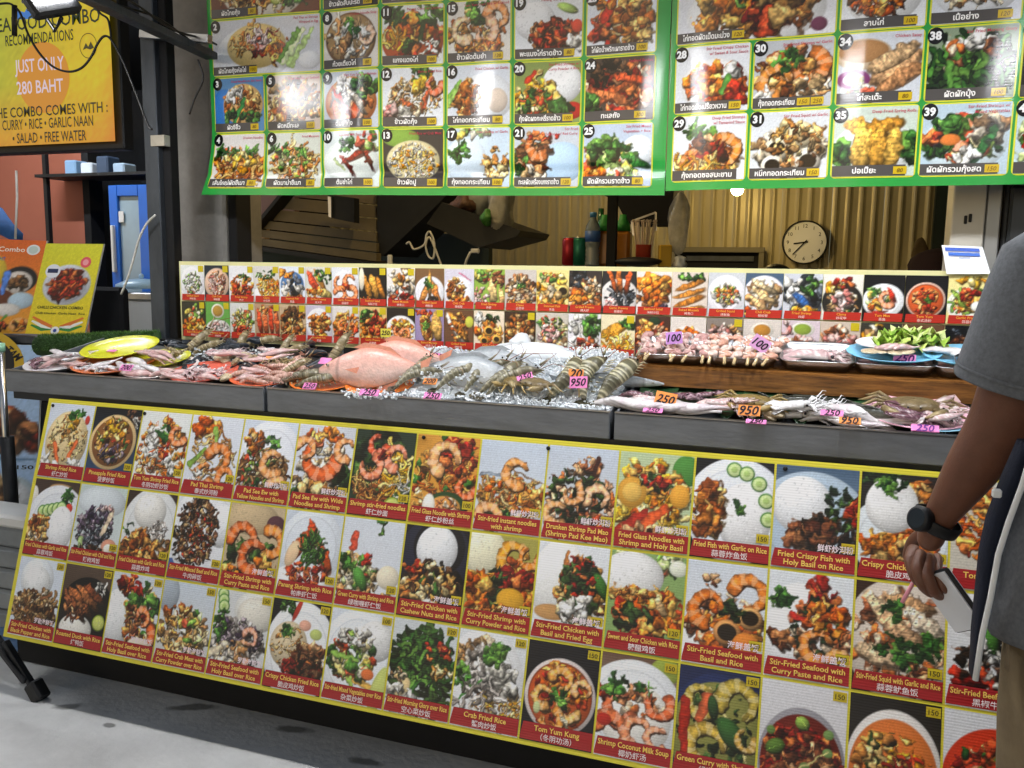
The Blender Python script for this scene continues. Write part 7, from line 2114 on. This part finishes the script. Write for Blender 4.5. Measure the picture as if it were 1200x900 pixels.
put(CR[1], 'crab', 'tan crab on ice, right of the two under the pink tag', 'crab', at(625, 455, .045), math.radians(250), .11, M_SHELL, None, .1)
card(615, 442, 19, 8, PINK, '250', 'slanting pink price tag above the two crabs', .07, lean=40, tl=-.45)
card(515.5, 419, 21, 9, PINK, '250', 'pink 250 price tag standing between the red and silver fish', .06, lean=30, tl=.1)
card(504, 447, 17, 8, ORG, '200', 'orange price tag lying between prawn and silver fish', .05, lean=45)
card(675, 438, 18, 10, ORG, '20', 'orange price tag reading 20 behind the pink 950 tag', 0, lean=15, Y=2.29, surf_=False, stick=True)
card(678, 448, 21, 13, PINK, '950', 'pink 950 price tag above the middle tiger prawn', .075, lean=20, tl=-.08, stick=True)
card(452, 390, 13, 9, YEL, '250', 'yellow 250 tag stuck on the lower row of the strip sign', 0, lean=0, Y=YS - .014, surf_=False)
for k, (u, v) in enumerate(((705, 437), (718, 446), (700, 446))):
    put(FSIL, 'slim_fish', ['slim silver fish at the right back of the middle tray', 'slim silver fish touching the right tray wall', 'slim silver fish below the other two at the tray wall'][k], 'fish', at(u, v, .03), math.radians(-8 + 6 * k), (.3, .18, .16), M_WET)

# crushed ice: a lumpy bed and loose chips
def ice_h(x, y):
    t = (y - 2.21) / .42
    u = (x - TX[1]) / (TX[2] - TX[1])
    return .010 + .016 * t + .014 * max(0, math.sin(u * 9 + 1)) * t + .012 * math.sin(x * 23) * math.sin(y * 31) * t + (.016 * t if u > .62 else .0)


nx, ny = 80, 34
x0, x1 = TX[1] + .20, TX[2] - .014
mb = MB()
vs_ = []
for j in range(ny):
    for i in range(nx):
        x = x0 + (x1 - x0) * i / (nx - 1); y = 2.215 + .41 * j / (ny - 1)
        e = 1.0 if x > x0 + .5 or y > 2.40 else 0.0
        h = (ice_h(x, y) + RNG.uniform(-.004, .004)) * (min(1, (x - x0) / .15)) * (.1 + .9 * e) - .008
        vs_.append(surf(x, y, max(h, -.012)))
mb.add(vs_, [(j * nx + i, j * nx + i + 1, j * nx + nx + i + 1, j * nx + nx + i) for j in range(ny - 1) for i in range(nx - 1)], 'e4ecf0', False)
o = mb.build('ice_bed', M('ice_bed_surface', 'd4dde3', rough=.25, bump=.6, bscale=90, spec=.6))
o['kind'] = 'stuff'; tag(o, 'bed of crushed ice filling the middle tray', 'ice')


def ice_chips(name, label, n, fn, seed):
    r = random.Random(seed)
    mb = MB()
    for _ in range(n):
        p = fn(r)
        if p is None:
            continue
        s = r.uniform(.0035, .009)
        Rm = rotz(r.random() * 6) @ rotx(r.random() * 6)
        mb.box(p, (s, s * r.uniform(.6, 1), s * r.uniform(.5, .9)), Rm)
    o = mb.build(name, M_ICE)
    o['kind'] = 'stuff'
    return tag(o, label, 'ice')


def chips_mid(r):
    x = r.uniform(x0 + .05, x1); y = 2.22 + .4 * r.random() ** 1.1
    if x < x0 + .5 and y < 2.40 and r.random() < .93:
        return None
    return surf(x, y, ice_h(x, y) * min(1, (x - x0) / .15) + r.uniform(-.006, .006))


def chips_plate(r):
    a = r.random() * 6.28; q = .11 * math.sqrt(r.random())
    c = at(r.choice((435, 440, 507, 572)), 463, .02)
    return Vector((c.x + q * math.cos(a), c.y + .03 + q * .8 * math.sin(a), c.z + r.uniform(-.004, .008)))


def chips_fish(r):
    u, v = r.choice(((492, 438), (505, 433), (525, 434), (545, 440), (570, 436), (585, 440)))
    return at(u + r.gauss(0, 9), v + r.gauss(0, 2.5), .045 + r.uniform(-.03, .02))


def chips_left(r):
    return at(r.uniform(205, 345), r.uniform(408, 438), r.uniform(.002, .02))


ice_chips('ice_chips', 'loose ice chips lying over the ice bed of the middle tray', 9000, chips_mid, 1)
ice_chips('plate_ice', 'loose ice chips heaped on the plates of the middle tray', 600, chips_plate, 2)
ice_chips('fish_ice', 'ice chips strewn over the red and silver fish', 650, chips_fish, 4)
ice_chips('scattered_ice', 'ice chips scattered among the shellfish of the left tray', 500, chips_left, 3)
lump('ice_bag', M('white_bag', 'dde2e6', rough=.3, bump=.6, bscale=35, var=.08), 'white plastic bag of ice lying under the strip sign in the middle tray', 'bag', surf(onY(630, 420, 2.6).x, 2.56, .045), (.15, .055, .04), 31, amp=.14)
lump('ice_bag', MATS['white_bag'], 'small knotted top of the white ice bag', 'bag', surf(onY(616, 420, 2.6).x, 2.575, .08), (.03, .03, .03), 32, amp=.2)
pp = onY(677, 424, 2.6)
t = thing('striped_bag', 'blue and white striped bag poking up behind the 950 tag', 'bag', pp)
mb = MB(); mb.poly([onY(u, v, 2.6) for u, v in ((664, 419), (693, 419), (681, 433))][::-1], .012, (0, 1, 0), 'e4e6e8'); mb.build('bag', M_POSTER, t)
for (a, b, c, d) in (((667, 420), (673, 420), (681, 431), (679, 432)), ((677, 420), (683, 420), (685, 428), (683, 430))):
    mb = MB(); mb.poly([onY(u, v, 2.595) for u, v in (a, b, c, d)][::-1], .003, (0, 1, 0), '2a4a9a'); mb.build('stripe', M_POSTER, t)

# --- right tray: green leaf bed, squid, crabs
M_LEAF = M('leaf_bed', '2c5230', rough=.35, var=.5, vscale=15, bump=.3, bscale=25)
for k in range(9):
    r = random.Random(60 + k)
    xx = TX[2] + .08 + k * .1
    mb = MB()
    vs_ = []
    for j in range(9):
        for i in range(5):
            t = j / 8; w = .055 * math.sin(math.pi * (t * .9 + .05)) * (i - 2) / 2
            vs_.append(surf(xx + w + .01 * math.sin(t * 5 + k), 2.23 + .38 * t, .002 + .0015 * (k % 3) + .01 * math.sin(t * 4 + k) ** 2 + .004 * abs(i - 2)))
    mb.add(vs_, [(j * 5 + i, j * 5 + i + 1, j * 5 + 6 + i, j * 5 + 5 + i) for j in range(8) for i in range(4)], None, True)
    o = tag(mb.build('banana_leaf', M_LEAF), nth(k, 9) + ' dark green leaf strip under the seafood of the right tray', 'leaf', 'leaf strips in the right tray')
    o.modifiers.new('thick', 'SOLIDIFY').thickness = .0015
for k in range(9):
    u = 738 + k * 9
    put(STW[k % 3], 'white_squid', nth(k, 9) + ' of the long white squid tubes at the front of the right tray', 'squid', at(u, 480 + (k % 2) * 3, .012 + .008 * (k % 3)), math.radians(-6 + (k % 3) * 4), .2, M_WET, 'white squid tubes at front left')
scatter(7, SQP + SQ, 'octopus_squid', 'purple and pale squid ring behind the white squid tubes', 'squid', 'purple squid behind the tubes', (745, 464, 832, 472), (.1, .15), seed=31, up=(.012, .03), yaw=(-30, 30))
card(780, 468, 25, 16, ORG, '250', 'orange 250 price tag on the purple squid', .055, lean=25, tl=.15)
card(765, 481, 23, 7, PINK, '250', 'pink price tag flat on the long white squid tubes', .035, lean=60)
put(CR[0], 'crab', 'large brown crab lying left of the middle of the right tray', 'crab', at(880, 477, .03), math.radians(265), .115, M_SHELL, None, .05)
scatter(6, SQ + STP, 'pink_squid', 'pink squid in front of the large brown crab', 'squid', 'pink squid before the crab', (834, 481, 872, 488), (.1, .15), seed=33, up=(.012, .05), yaw=(-20, 20))
scatter(9, CO + CL, 'clam', 'greyish clam right of the pink squid in the right tray', 'clam', 'clams in the right tray', (882, 484, 918, 494), (.04, .055), M_SHELL, 34, up=(.004, .02), roll=.8)
card(878, 481, 25, 12, ORG, '950', 'orange 950 price tag on the large brown crab', .05, lean=30)
card(886, 494, 23, 7, PINK, '250', 'pink price tag in front of the large brown crab', .03, lean=60)
scatter(8, SQW, 'white_squid', 'white cuttlefish heaped in the middle of the right tray', 'squid', 'white cuttlefish heap', (930, 482, 985, 498), (.13, .18), seed=35, up=(.01, .06), yaw=(-15, 15))
scatter(7, STW, 'white_squid', 'white squid strip right of the cuttlefish heap', 'squid', 'white strips right of the heap', (985, 495, 1045, 507), (.13, .18), seed=36, up=(.01, .025), yaw=(-12, 8))
for k, (u, v) in enumerate(((945, 474), (975, 477), (1005, 486))):
    put(FGRY, 'grey_fish', ['grey fish behind the white cuttlefish, left of three', 'grey fish behind the white cuttlefish, middle of three', 'grey fish right of the pink tag, nearest the pink plate'][k], 'fish', at(u, v, .03), math.radians(-12), .26, M_WET, None, 0, .4)
card(975, 484, 25, 8, PINK, '250', 'pink 250 price tag on the white cuttlefish heap', .055, lean=45)
card(996, 493, 24, 9, ORG, '950', 'orange 950 price tag right of the cuttlefish heap', .05, lean=45)
plate(1078, 497, 122, 'e8b4c4', 'pink plate with a large crab in the right tray', .008)
put(CR[1], 'crab', 'large tan crab on the pink plate', 'crab', at(1072, 491, .035), math.radians(268), .14, M_SHELL, None, .05)
plate(1094, 517, 108, '9ad4ec', 'pale blue plate of octopus at the front right of the right tray', .008)
scatter(4, SQP, 'octopus', 'purple octopus at the left of the blue plate in the right tray', 'octopus', 'purple octopus on the blue plate', (1052, 503, 1085, 508), (.12, .16), seed=38, up=(.03, .045), yaw=(-20, 20))
scatter(5, SQ, 'octopus', 'pale octopus heaped at the right of the blue plate in the right tray', 'octopus', 'pale octopus on the blue plate', (1085, 505, 1125, 514), (.12, .16), seed=39, up=(.03, .045))
card(1084, 502, 30, 9, PINK, '250', 'pink 250 price tag on the blue plate in the right tray', .06, lean=45, ink='6a2a8a')

# --- steel trays and plates on the wooden shelf
def steel_tray(u, v, wpx, label):
    p = onZ(u, v, ZS + .02)
    w = wpx * dpt(p)
    d = .17
    mb = MB()
    rings = []
    for sc_, z in ((.86, .001), (.97, .026), (1.0, .030), (1.0, .032), (.955, .028), (.845, .004)):
        ring = []
        for cx, cy, a0 in ((1, 1, 0), (-1, 1, 90), (-1, -1, 180), (1, -1, 270)):
            for k in range(5):
                a = math.radians(a0 + k * 22.5)
                ring.append(((cx * (w / 2 - .03) + .03 * math.cos(a)) * sc_, (cy * (d / 2 - .03) + .03 * math.sin(a)) * sc_, z))
        rings.append(ring)
    mb.loft(rings)
    put(mb.mesh('steel_dish'), 'steel_dish', label, 'dish', onshelf(p.x, 2.515, .002), 0, 1., M_STEEL, 'steel dishes on the wooden shelf', tilt='shelf')
    return p.x


SKA = [mesh_skewer(i, 'e0c4bc', 'c89a94') for i in range(2)]
SKB = [mesh_skewer(i + 4, 'e0a890', 'eed8cc') for i in range(2)]
X1 = steel_tray(785, 424, 84, 'steel dish of pale squid skewers at the left end of the wooden shelf')
X2 = steel_tray(868, 427, 84, 'steel dish of pink prawn skewers, second on the wooden shelf')
X3 = steel_tray(957, 432, 88, 'steel dish holding one pale fish, third on the wooden shelf')
X4 = steel_tray(1048, 436, 94, 'steel dish under the lettuce and blue plate on the wooden shelf')
X5 = steel_tray(1142, 440, 90, 'steel dish at the right end of the wooden shelf')
for k in range(6):
    r = random.Random(k)
    put(SKA[k % 2], 'skewer', nth(k, 6) + ' squid skewer in the left end steel dish', 'skewer', onshelf(X1 - .085 + k * .034, 2.495, .018), math.radians(-90 + r.uniform(-14, 14)), (.17, .2, .2), M_WET, 'squid skewers', -.08, tilt='shelf')
for k in range(6):
    r = random.Random(k + 9)
    put(SKB[k % 2], 'skewer', nth(k, 6) + ' prawn skewer in the second steel dish', 'skewer', onshelf(X2 - .085 + k * .034, 2.495, .018), math.radians(-90 + r.uniform(-18, 24)), (.17, .2, .2), M_WET, 'prawn skewers', -.08, tilt='shelf')
put(SQ[0], 'pale_fish', 'pale pink squid lying alone in the third steel dish', 'squid', onshelf(X3, 2.515, .008), math.radians(8), .22, M_WET, None, tilt='shelf')
put(SQ[1], 'pale_fish', 'glassy squid behind the pale pink one in the third steel dish', 'squid', onshelf(X3 - .02, 2.555, .008), math.radians(-6), .2, M_WET, None, tilt='shelf')
for (x, dz, s, lab) in ((X4 - .0, .026, .235, 'pale blue plate under the lettuce on the wooden shelf'), (X5 + .0, .026, .235, 'pale blue plate at the right end of the wooden shelf')):
    put(PLT.setdefault('7cc4e4', plate_mesh('7cc4e4')), 'plate', lab, 'plate', onshelf(x, 2.505, dz), 0, (s, s * .72, s), M_PLASTIC, None, tilt='shelf')
put(PLT.setdefault('e6e2e4', plate_mesh('e6e2e4')), 'plate', 'white scallop plate resting on the pale blue plate', 'plate', onshelf(X4 - .03, 2.525, .052), 0, (.13, .1, .12), M_PLASTIC, None, tilt='shelf')
for k in range(4):
    put(CL[k % 3], 'scallop', nth(k, 4) + ' cream scallop on the plates beside the lettuce', 'scallop', onshelf(X4 - .06 + k * .03, 2.465 + .01 * (k % 2), .05), k * 1.3, (.055, .05, .03), M_SHELL, 'scallops by the lettuce', tilt='shelf')
for k in range(3):
    put(STP[k], 'salmon_slice', nth(k, 3) + ' orange pink salmon slice in front of the lettuce', 'salmon', onshelf(X4 - .015 + k * .022, 2.470, .062), .2 * k, (.07, .09, .12), M('salmon_flesh', 'e88858', rough=.3, var=.3, vscale=60), 'salmon slices', tilt='shelf')
mb = MB()
for k in range(46):
    r = random.Random(k)
    c = onshelf(X4 + .045 + r.uniform(-.075, .075), 2.54 + r.uniform(-.03, .03), .05 + r.uniform(0, .035))
    n = 9
    a0 = r.random() * 6
    col = r.choice(('c8dc78', 'a4c850', 'dce8a0', '86b040'))
    ring = [c + Vector((.028 * math.cos(2 * math.pi * i / n) * r.uniform(.7, 1.1), .02 * math.sin(2 * math.pi * i / n), .016 * math.sin(a0 + i * 2.3))) for i in range(n)]
    mb.add([c] + ring, [(0, 1 + i, 1 + (i + 1) % n) for i in range(n)], col, True)
tag(mb.build('lettuce', M('lettuce_leaf', None, rough=.4, var=.15, vscale=50)), 'frilly pale green lettuce on the wooden shelf', 'lettuce')
for k in range(4):
    put(STW[k % 3], 'fish_slice', nth(k, 4) + ' pale fish slice on the right end blue plate', 'fish slice', onshelf(X5 - .06 + .03 * k, 2.495 + .012 * (k % 2), .048), .3 * k, (.12, .14, .12), M_WET, 'slices on the rightmost blue plate', tilt='shelf')
card(790, 396, 19, 13, 'c890d8', '100', 'lilac 100 price tag standing in the squid skewers', 0, lean=8, Y=2.46, surf_=False, tl=-.12, stick=True)
card(891, 403, 21, 15, 'd8a0d0', '100', 'lilac 100 price tag standing in the prawn skewers', 0, lean=8, Y=2.45, surf_=False, tl=.55, stick=True)
card(1060, 420, 24, 11, 'f08cc0', '250', 'pink 250 price tag stuck in the lettuce', 0, lean=25, Y=2.47, surf_=False, tl=.1, ink='5a1a6a')
def chips_sk(r):
    x = r.choice((X1 + .03, X2 + .04))
    return onshelf(x + r.uniform(-.07, .06), 2.535 + r.uniform(-.05, .05), .03 + r.uniform(0, .02))
ice_chips('skewer_ice', 'ice chips over the skewers on the wooden shelf', 500, chips_sk, 5)
# ------------------------------------------------------------------ people
def skin_body(name, mat, V, E, root, parent, sub=2):
    me = bpy.data.meshes.new(name)
    keys = list(V)
    off = parent_origin(parent)
    me.from_pydata([Vector(V[k][0]) - off for k in keys], [(keys.index(a), keys.index(b)) for a, b in E], [])
    o = bpy.data.objects.new(name, me)
    COL.objects.link(o)
    o.parent = parent
    m = o.modifiers.new('skin', 'SKIN')
    m.use_smooth_shade = True
    for i, k in enumerate(keys):
        r = V[k][1]
        me.skin_vertices[0].data[i].radius = r if hasattr(r, '__len__') else (r, r)
        me.skin_vertices[0].data[i].use_root = (k == root)
    s = o.modifiers.new('sub', 'SUBSURF')
    s.levels = sub; s.render_levels = sub
    me.materials.append(mat)
    return o


M_SKIN = M('brown_skin', '6e4632', rough=.5, var=.18, vscale=40, bump=.1, bscale=300, sss=.1)
M_TEE = M('heather_grey_cotton', '6c6f73', rough=.9, var=.3, vscale=140, bump=.5, bscale=14)
M_PANTS = M('khaki_cotton', '75654a', rough=.9, var=.2, vscale=30, bump=.15, bscale=300)
PY = 1.46


def pq(u, v, dy=0.):
    return onY(u, v, PY + dy)


per = thing('person', 'person in grey T-shirt and khaki trousers at the right edge, wearing a black watch', 'person', (.56, 1.42, 0))
CXP, CYP = .545, 1.44
shl = pq(1236, 300, -.03); elb = pq(1172, 500); wri = pq(1101, 606, .03); kn = pq(1086, 640, .05); 
V = {'pel': ((CXP, CYP, .95), (.15, .11)), 'bel': ((CXP, CYP, 1.10), (.14, .10)), 'che': ((CXP, CYP, 1.30), (.155, .11)), 'nb': ((CXP, CYP + .01, 1.46), (.06, .06)),
     'nk': ((CXP, CYP + .02, 1.52), (.055, .058)), 'hd': ((CXP, CYP + .035, 1.61), (.075, .09)), 'ht': ((CXP, CYP + .03, 1.70), (.06, .075)),
     'sl': (tuple(shl), .055), 'bl': (tuple(shl * .5 + elb * .5 + Vector((-.0, 0, 0))), .052), 'el': (tuple(elb), .049), 'fl': (tuple(elb * .62 + wri * .38), .046), 'wl': (tuple(wri), (.031, .026)), 'pl': (tuple(kn), (.036, .022)),
     'sr': ((CXP + .19, CYP, 1.41), .055), 'er': ((CXP + .25, CYP, 1.13), .043), 'wr': ((CXP + .25, CYP + .08, .90), .028), 'pr': ((CXP + .25, CYP + .11, .82), (.034, .02)),
     'h1': ((CXP - .095, CYP, .87), .09), 'k1': ((CXP - .10, CYP + .01, .50), .06), 'a1': ((CXP - .10, CYP, .09), .04), 't1': ((CXP - .11, CYP + .15, .035), (.045, .03)),
     'h2': ((CXP + .095, CYP, .87), .09), 'k2': ((CXP + .10, CYP + .01, .50), .06), 'a2': ((CXP + .10, CYP, .09), .04), 't2': ((CXP + .11, CYP + .15, .035), (.045, .03))}
E_ = [('pel', 'bel'), ('bel', 'che'), ('che', 'nb'), ('nb', 'nk'), ('nk', 'hd'), ('hd', 'ht'), ('che', 'sl'), ('sl', 'bl'), ('bl', 'el'), ('el', 'fl'), ('fl', 'wl'), ('wl', 'pl'),
      ('che', 'sr'), ('sr', 'er'), ('er', 'wr'), ('wr', 'pr'), ('pel', 'h1'), ('h1', 'k1'), ('k1', 'a1'), ('a1', 't1'), ('pel', 'h2'), ('h2', 'k2'), ('k2', 'a2'), ('a2', 't2')]
body = skin_body('body', M_SKIN, V, E_, 'pel', per)
# fingers: chains rooted in the palm, closed round the phone
FG = [[(1072, 640, .03), (1066, 656, .0), (1072, 676, -.02), (1082, 688, .0)],
      [(1080, 645, .02), (1074, 666, -.02), (1082, 688, -.03), (1094, 697, -.005)],
      [(1090, 650, .02), (1086, 674, -.03), (1094, 693, -.035), (1104, 700, -.01)],
      [(1098, 650, .03), (1098, 674, -.02), (1106, 690, -.03), (1114, 694, -.01)],
      [(1086, 622, .05), (1070, 634, .07), (1064, 652, .08), (1072, 668, .07)]]
for k, ch in enumerate(FG):
    r0 = [.0115, .0118, .0115, .0098, .0125][k]
    VV = {i: (tuple(pq(u, v, .05 + d)), r0 * (1, .95, .88, .72)[i]) for i, (u, v, d) in enumerate(ch)}
    skin_body('thumb' if k == 4 else 'finger', M_SKIN, VV, [(0, 1), (1, 2), (2, 3)], 0, body)
# hair, face
mb = MB(); mb.ball((CXP, CYP + .01, 1.665), (.088, .105, .095), 16, m=10); mb.build('hair', M_HAIRM, body)
for sx in (-1, 1):
    mb = MB(); mb.ball((CXP + sx * .03, CYP + .118, 1.625), .011, 8); mb.build('eye', M_WHITEP, body)
    mb = MB(); mb.ball((CXP + sx * .083, CYP + .03, 1.61), (.012, .022, .032), 8); mb.build('ear', M_SKIN, body)
mb = MB(); mb.ball((CXP, CYP + .13, 1.595), (.013, .018, .02), 8); mb.build('nose', M_SKIN, body)
mb = MB(); mb.ball((CXP, CYP + .112, 1.555), (.024, .008, .007), 8); mb.build('mouth', M('lip', '7a3f36', rough=.5), body)


def ring_el(c, rx, ry, n=28, ax=None, wob=0., ph=0.):
    out = []
    for k in range(n):
        a = 2 * math.pi * k / n
        f_ = 1 + wob * math.sin(5 * a + ph) + wob * .6 * math.sin(9 * a - ph * 2)
        d = Vector((rx * math.cos(a) * f_, ry * math.sin(a) * f_, 0))
        out.append(Vector(c) + (ax @ d if ax is not None else d))
    return out


def axis_frame(d):
    z = Vector(d).normalized(); x = Vector((0, 1, 0)).cross(z).normalized(); y = z.cross(x)
    return Matrix((x, y, z)).transposed()


# T-shirt: torso and sleeves
mb = MB()
rings = []
for z, rx, ry in ((.86, .262, .165), (.88, .268, .168), (.98, .255, .16), (1.10, .24, .152), (1.25, .235, .15), (1.36, .225, .14), (1.42, .17, .115), (1.47, .095, .085), (1.485, .085, .08)):
    rings.append(ring_el((CXP, CYP, z), rx, ry, 40, wob=.03 if z < 1.2 else .01, ph=z * 6))
mb.loft(rings, cap=False)
tee = mb.build('tshirt', M_TEE, per)
tee.modifiers.new('thick', 'SOLIDIFY').thickness = .004
d = (elb - shl).normalized()
hem = pq(1182, 449)
ax = axis_frame(hem - shl)
mb = MB(); rings = []
for t, r_ in ((-.15, .055), (0, .088), (.3, .094), (.6, .096), (.9, .099), (.985, .101), (1.0, .1015)):
    rings.append(ring_el(shl + (hem - shl) * t, r_ * .78, r_ * .86, 32, ax, wob=.02 * t, ph=t * 4))
mb.loft(rings, cap=False)
sl_ = mb.build('sleeve', M_TEE, tee); sl_.modifiers.new('thick', 'SOLIDIFY').thickness = .004
mb = MB(); rings = [ring_el(shl + (hem - shl) * t, r_ * .78, r_ * .86, 32, ax, wob=.02 * t, ph=t * 4) for t, r_ in ((.90, .1045), (.91, .106), (.925, .1045))]
mb.loft(rings, cap=False); mb.build('hem_stitch', M_TEE, sl_)
mb = MB(); rings = [ring_el(Vector((CXP + .13, CYP, 1.40)) + Vector((.11, 0, -.2)) * t, .075, .085, 24, axis_frame((.11, 0, -.2)), .01) for t in (-.1, .3, .7, 1.1)]
mb.loft(rings, cap=False); s2 = mb.build('sleeve', M_TEE, tee); s2.modifiers.new('thick', 'SOLIDIFY').thickness = .004
# trousers
mb = MB(); rings = [ring_el((CXP, CYP, z), rx, ry, 36, wob=.012, ph=z * 9) for z, rx, ry in ((1.0, .225, .14), (.92, .235, .15), (.80, .232, .152))]
mb.loft(rings, cap=False)
for sx in (-1, 1):
    rings = [ring_el((CXP + sx * xo, CYP + .005, z), rx, ry, 26, wob=.03, ph=z * 11 + sx) for z, xo, rx, ry in ((.86, .118, .117, .145), (.72, .12, .112, .125), (.5, .118, .1, .105), (.3, .112, .092, .095), (.09, .108, .088, .09))]
    mb.loft(rings, cap=False)
pn = mb.build('trousers', M_PANTS, per); pn.modifiers.new('thick', 'SOLIDIFY').thickness = .004
for sx in (-1, 1):
    mb = MB(); mb.ball((CXP + sx * .105, CYP + .06, .048), (.055, .15, .05), 14, m=8); mb.build('shoe', M_BLACK, per)
# watch
wc_ = pq(1097, 612, .03)
ax = axis_frame(wri - elb)
w = thing('unused', 'x', 'x'); bpy.data.objects.remove(w)
mb = MB()
rings = [ring_el(wc_ + (wri - elb).normalized() * t, r_, r_ * .9, 28, ax) for t, r_ in ((-.011, .0365), (-.009, .039), (.009, .0375), (.011, .035))]
mb.loft(rings, cap=False); wt = mb.build('watch', M_RUBBER, per); wt.modifiers.new('thick', 'SOLIDIFY').thickness = .003
view = (Vector((0, 0, EYE)) - wc_).normalized()
nrm = (view * .75 + Vector((-.75, 0, .1))).normalized()
Fx = axis_frame(nrm)
mb = MB(); rings = [ring_el(wc_ + nrm * t, r_, r_, 24, Fx) for t, r_ in ((.026, .020), (.040, .021), (.044, .019))]
mb.loft(rings); mb.build('watch_case', M_BLACK, wt)
mb = MB(); mb.add(ring_el(wc_ + nrm * .0446, .016, .016, 24, Fx), [tuple(range(24))]); mb.build('watch_dial', M('watch_glass', '22252a', rough=.1), wt)

# phone and pen in the hand, bag at the hip
a, b = pq(1092, 670, .035), pq(1140, 738, .02)
ph = thing('held_phone', 'slim black phone with a white face held in the hand', 'phone', (a + b) / 2)
zl = (b - a).normalized(); xf = Vector((-.62, .72, -.35)); xf = (xf - zl * xf.dot(zl)).normalized(); yf = zl.cross(xf)
Rm = Matrix((xf, yf, zl)).transposed()
mb = MB(); mb.box((a + b) / 2, (.07, .009, (b - a).length), Rm, bev=.003); mb.build('case', M_BLACK, ph)
mb = MB(); mb.box((a + b) / 2 + yf * .0055, (.062, .002, (b - a).length * .94), Rm); mb.box((a + b) / 2 - yf * .0055, (.062, .002, (b - a).length * .94), Rm); mb.build('screen', M('white_screen', 'd8dade', rough=.2), ph)
pn_ = thing('held_pen', 'thin pink and white pen sticking out below the hand', 'pen', pq(1065, 692, .05))
mb = MB(); mb.tube([pq(1057, 706, .05), pq(1070, 683, .05)], .0035, 8); mb.build('pen_barrel', M('pink_plastic', 'e89aa8', rough=.4), pn_)
mb = MB(); mb.tube([pq(1070, 683, .05), pq(1086, 655, .06)], .0036, 8); mb.build('pen_cap', M_WHITEP, pn_)
bag = thing('hip_bag', 'navy cloth bag with white piping hanging between arm and hip', 'bag', pq(1150, 800, -.08))
mb = MB()
lf_ = [(1196, 520), (1178, 558), (1158, 612), (1150, 650), (1145, 700), (1141, 745), (1139, 796)]
rt_ = [(1212, 520), (1199, 566), (1182, 612), (1170, 650), (1161, 700), (1151, 745), (1143, 797)]
rings = []
for (u0, v0), (u1, v1) in zip(lf_, rt_):
    p0, p1 = pq(u0, v0, -.10), pq(u1, v1, -.10)
    c_ = (p0 + p1) / 2; wx = (p1 - p0).length / 2
    rings.append([c_ + Vector((wx * math.cos(k * math.pi / 6) * (1 if math.cos(k * math.pi / 6) > 0 else 1), .022 * math.sin(k * math.pi / 6) + .02, 0)) for k in range(12)])
mb.loft(rings); mb.build('pouch', M('navy_cloth', '141a2c', rough=.85, var=.3, vscale=40, bump=.2, bscale=200), bag)
mb = MB(); mb.tube([pq(u, v, -.145) for u, v in rt_], .0042, 8); mb.build('piping', M_WHITEP, bag)
mb = MB(); mb.box(pq(1168, 578, -.13), (.012, .01, .012), bev=.002); mb.build('zip_pull', M_WHITEP, bag)

# vendor stooping behind the counter
vc = onY(910, 312, 3.75)
vx, vy = vc.x, 3.75
ven = thing('person', 'kitchen worker behind the strip sign, only the top of black hair showing', 'person', (vx, vy, 0))
zt_ = onY(910, 309.5, 3.75).z
k_ = zt_ / 1.75


def vz(x, y, z):
    return (vx + x * k_, vy - y * k_, z * k_)


V = {'pel': (vz(0, 0, .95), (.13, .10)), 'che': (vz(0, 0, 1.28), (.15, .10)), 'nb': (vz(0, .01, 1.45), .05), 'hd': (vz(0, .03, 1.60), (.07, .08)), 'ht': (vz(0, .02, 1.68), .06),
     'sl': (vz(-.18, 0, 1.4), .05), 'el': (vz(-.24, 0, 1.12), .04), 'wl': (vz(-.2, .16, .95), .026), 'pl': (vz(-.18, .24, .93), (.03, .02)), 'sr': (vz(.18, 0, 1.4), .05), 'er': (vz(.24, 0, 1.12), .04), 'wr': (vz(.2, .16, .95), .026), 'pr': (vz(.18, .24, .93), (.03, .02)),
     'h1': (vz(-.09, 0, .86), .085), 'k1': (vz(-.1, .01, .48), .055), 'a1': (vz(-.1, 0, .09), .04), 't1': (vz(-.1, .14, .04), .035), 'h2': (vz(.09, 0, .86), .085), 'k2': (vz(.1, .01, .48), .055), 'a2': (vz(.1, 0, .09), .04), 't2': (vz(.1, .14, .04), .035)}
E_ = [('pel', 'che'), ('che', 'nb'), ('nb', 'hd'), ('hd', 'ht'), ('che', 'sl'), ('sl', 'el'), ('el', 'wl'), ('wl', 'pl'), ('che', 'sr'), ('sr', 'er'), ('er', 'wr'), ('wr', 'pr'), ('pel', 'h1'), ('h1', 'k1'), ('k1', 'a1'), ('a1', 't1'), ('pel', 'h2'), ('h2', 'k2'), ('k2', 'a2'), ('a2', 't2')]
vb = skin_body('body', M_SKIN, V, E_, 'pel', ven)
mb = MB(); mb.ball((vx, vy + .01, zt_ - .085), (.085, .1, .087), 18, m=12); mb.build('hair', M_HAIRM, vb)
mb = MB(); rings = [ring_el((vx, vy, z * k_), rx * k_, ry * k_, 30, wob=.01, ph=z * 5) for z, rx, ry in ((.8, .21, .15), (1.0, .2, .14), (1.3, .21, .14), (1.4, .16, .11), (1.47, .08, .075))]
mb.loft(rings, cap=False); sh2 = mb.build('shirt', M('dark_shirt', '26282e', rough=.9), ven); sh2.modifiers.new('thick', 'SOLIDIFY').thickness = .004
mb = MB()
for sx in (-1, 1):
    rings = [ring_el((vx + sx * .1 * k_, vy, z * k_), r_ * k_, r_ * k_, 20) for z, r_ in ((.9, .115), (.5, .09), (.08, .08))]
    mb.loft(rings, cap=False)
mb.build('trousers', M('dark_trousers', '1c1d22', rough=.9), ven)
